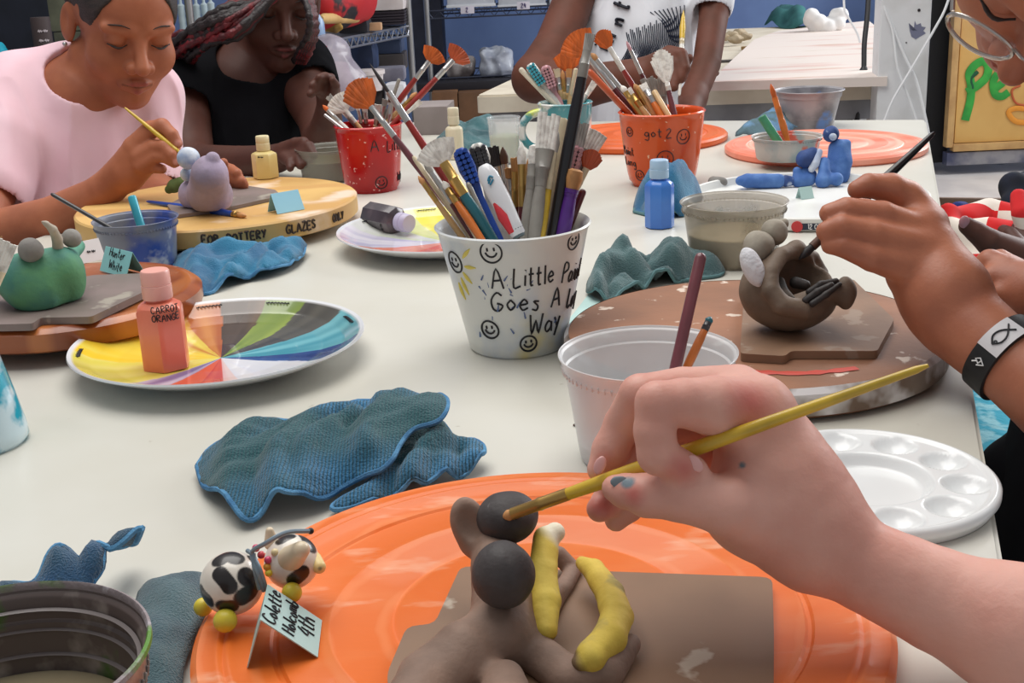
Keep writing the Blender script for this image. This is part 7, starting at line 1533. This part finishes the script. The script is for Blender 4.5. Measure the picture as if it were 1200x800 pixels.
cc_ = thing('hanging_cord', 'black cord with a switch knob hanging left of the post', 'cord', P(1002, 150, 2.8)); part('cord', tube(smooth_line([P(*p) for p in [(1020, -60, 2.8), (1017, 10, 2.8), (1013, 50, 2.8), (1012, 85, 2.8), (1007, 110, 2.8), (1004, 146, 2.8)]], 6), .006, 8), m_dark, cc_); part('switch_knob', tube([P(1013, 78, 2.79), P(1012, 83, 2.79), P(1011, 90, 2.79)], [.006, .010, .006], 12), m_dark, cc_)
# ---- right side: open box of fabric, and another person's hand
oc = P(1180, 262, 1.72); zb = .44; zt = P(1140, 236, 1.95)[2] - .0
bxr = thing('fabric_box', 'open brown box of folded fabric standing right of the table', 'box', A(oc[0] + .14, oc[1], zb)); a_ = -.30; ax = yawax(a_); W_, D_ = .52, .44; c0 = A(oc[0] + .16, oc[1] + .0, 0); m_kr = M_('box_taupe', (142, 120, 104), (120, 100, 88))
for (u_, v_, sx_, sy_) in ((0, D_ / 2, W_, .008), (0, -D_ / 2, W_, .008), (-W_ / 2, 0, .008, D_), (W_ / 2, 0, .008, D_)): part('side_panel', box(c0 + ax[0] * u_ + ax[1] * v_ + A(0, 0, (zb + zt) / 2), (sx_, sy_, zt - zb), ax, .001), m_kr, bxr)
part('bottom_panel', box(c0 + A(0, 0, zb + .004), (W_, D_, .008), ax), m_kr, bxr)
st_ = thing('low_stool', 'low dark stand under the fabric box', 'stool', c0); part('seat', box(c0 + A(0, 0, zb - .02), (W_, D_, .039), ax, .004), m_dark, st_)
for su in (-1, 1):
    for sv in (-1, 1): q = c0 + ax[0] * su * (W_ / 2 - .04) + ax[1] * sv * (D_ / 2 - .04); part('leg', tube([A(q[0], q[1], 0), A(q[0], q[1], zb - .04)], .016, 12), m_dark, st_)
def chk(name, m1, m2, sx):
    m = bpy.data.materials.new(name); m.use_nodes = True; nt = m.node_tree; b = nt.nodes['Principled BSDF']; b.inputs['Roughness'].default_value = .9; tc = nt.nodes.new('ShaderNodeTexCoord'); mp = nt.nodes.new('ShaderNodeMapping'); mp.inputs['Rotation'].default_value = (0, 0, .5); mp.inputs['Scale'].default_value = (1, 1, .01); ck = nt.nodes.new('ShaderNodeTexChecker'); ck.inputs['Scale'].default_value = sx; ck.inputs['Color1'].default_value = lin(m1); ck.inputs['Color2'].default_value = lin(m2)
    nt.links.new(tc.outputs['Object'], mp.inputs[0]); nt.links.new(mp.outputs[0], ck.inputs[0]); nt.links.new(ck.outputs[0], b.inputs['Base Color']); return m
m_chk = chk('red_white_check', (206, 28, 30), (226, 216, 204), 14)
dF = 1.60
def bq2(name, label, lists, m, k=.02, lump=.003, ls=18, vox=.004): return solo(name, label, 'fabric', blob_of(lists, vox, k, None, lump, ls), m)
pw = lambda x, y, d, r: (P(x, y, d), r * d / FOC)
bq2('checked_fabric', 'red and white checkered fabric in the open brown box', [[pw(1130, 262, 1.62, 22), pw(1158, 252, 1.64, 20), pw(1190, 262, 1.62, 22)], [pw(1125, 285, 1.56, 26), pw(1160, 285, 1.54, 30), pw(1205, 290, 1.54, 30)], [pw(1120, 320, 1.52, 24), pw(1170, 330, 1.5, 34), pw(1220, 330, 1.5, 34)], [pw(1110, 250, 1.60, 12), pw(1116, 290, 1.56, 12), pw(1128, 330, 1.52, 14)]], m_chk)
bq2('rolled_fabric', 'red and cream striped fabric roll at the right picture edge', [[pw(1194, 228, 1.52, 9), pw(1196, 250, 1.5, 11), pw(1206, 286, 1.5, 12)]], mat('red_cream_stripe', (204, 30, 34), .9, wave=(5, 0, (226, 216, 204), .5, .55, 'BANDS', 'Z')))
bq2('navy_cap', 'round black and navy cap behind the checkered fabric', [[pw(1188, 218, 1.72, 17)], [pw(1188, 238, 1.70, 15), pw(1205, 222, 1.74, 22)]], M_('cap_black', (14, 16, 24), (24, 34, 60), .9), .01, .002); bq2('blue_fabric', 'folded dark blue fabric at the left inside the brown box', [[pw(1110, 250, 1.68, 6), pw(1122, 244, 1.68, 7), pw(1130, 242, 1.70, 6)]], M_('blue_cloth', (28, 44, 112), None, .9), .01, .002)
hk = [[pw(1134, 265, 1.43, 10.5), pw(1144, 272, 1.43, 12.5), pw(1160, 284, 1.43, 16), pw(1188, 304, 1.44, 27)], [pw(1176, 300, 1.44, 18), pw(1205, 312, 1.46, 26), pw(1260, 330, 1.48, 24), pw(1380, 352, 1.5, 30)], [pw(1196, 290, 1.46, 11), pw(1184, 274, 1.48, 8.5), pw(1176, 270, 1.5, 7)], [pw(1206, 290, 1.48, 11), pw(1196, 272, 1.5, 8.5), pw(1190, 268, 1.52, 7)], [pw(1216, 294, 1.5, 11), pw(1210, 276, 1.52, 8), pw(1204, 272, 1.54, 6.5)], [pw(1226, 300, 1.5, 10), pw(1222, 284, 1.53, 7), pw(1218, 280, 1.54, 6)]]
lo, hi = bounds(*hk); B = Blob(lo, hi, .0022)
for i, c_ in enumerate(hk): B.chain(c_, .006)
dk = thing('person', 'person at the right edge, only one dark hand resting on checkered fabric', 'person', P(1380, 352, 1.5) * A(1, 1, 0) + A(0, 0, .6)); o = part('hand', B.mesh(), m_skin4, dk, auto=None); p = P(1130, 260, 1.4215); Bn = Blob(p - .012, p + .012, .0009); Bn.ell(p, (.0062, .003, .0075)); part('nail', Bn.mesh(), mat('nail_mauve', (176, 122, 128), .4), dk)
cu = thing('seat_cushion', 'turquoise quilted seat cushion under the person in black', 'cushion', P(1165, 470, 1.12)); q = P(1240, 480, 1.12); part('cover', box(q - A(-.02, 0, .02), (.40, .36, .05), yawax(-.29), .02), mat('turquoise_quilt', (60, 168, 196), .9, (150, 208, 222), 70, .45, .6, bump=.8, bs=120), cu)
part('seat_frame', tube([q + A(-.19, -.14, -.055), q + A(-.12, .20, -.055), q + A(.2, .16, -.055)], .008, 8), m_steel, cu)
# ================================================================== light
w = bpy.data.worlds.new('sky'); SC.world = w; w.use_nodes = True
bg = w.node_tree.nodes['Background']; bg.inputs[0].default_value = (.93, .96, 1.0, 1); bg.inputs[1].default_value = .36
def area(name, loc, target, size, power, col=(1, 1, 1)):
    l = bpy.data.lights.new(name, 'AREA'); l.shape = 'RECTANGLE'; l.size, l.size_y = size; l.energy = power; l.color = col
    o = bpy.data.objects.new(name, l); COL.objects.link(o); o.location = loc
    o.rotation_euler = (Vector(target) - Vector(loc)).to_track_quat('-Z', 'Y').to_euler(); return o
area('window_light', (3.3, 4.1, 2.5), (.3, 1.6, .7), (2.6, 1.7), 150, (.97, .98, 1.0))
area('ceiling_light', (-.3, 1.6, 2.75), (-.3, 1.4, 0), (1.8, 2.4), 62, (1, .97, .93))
SC.view_settings.view_transform = 'Standard'; SC.view_settings.look = 'None'; SC.view_settings.exposure = -0.16; SC.view_settings.gamma = 1
SC.view_settings.use_curve_mapping = False
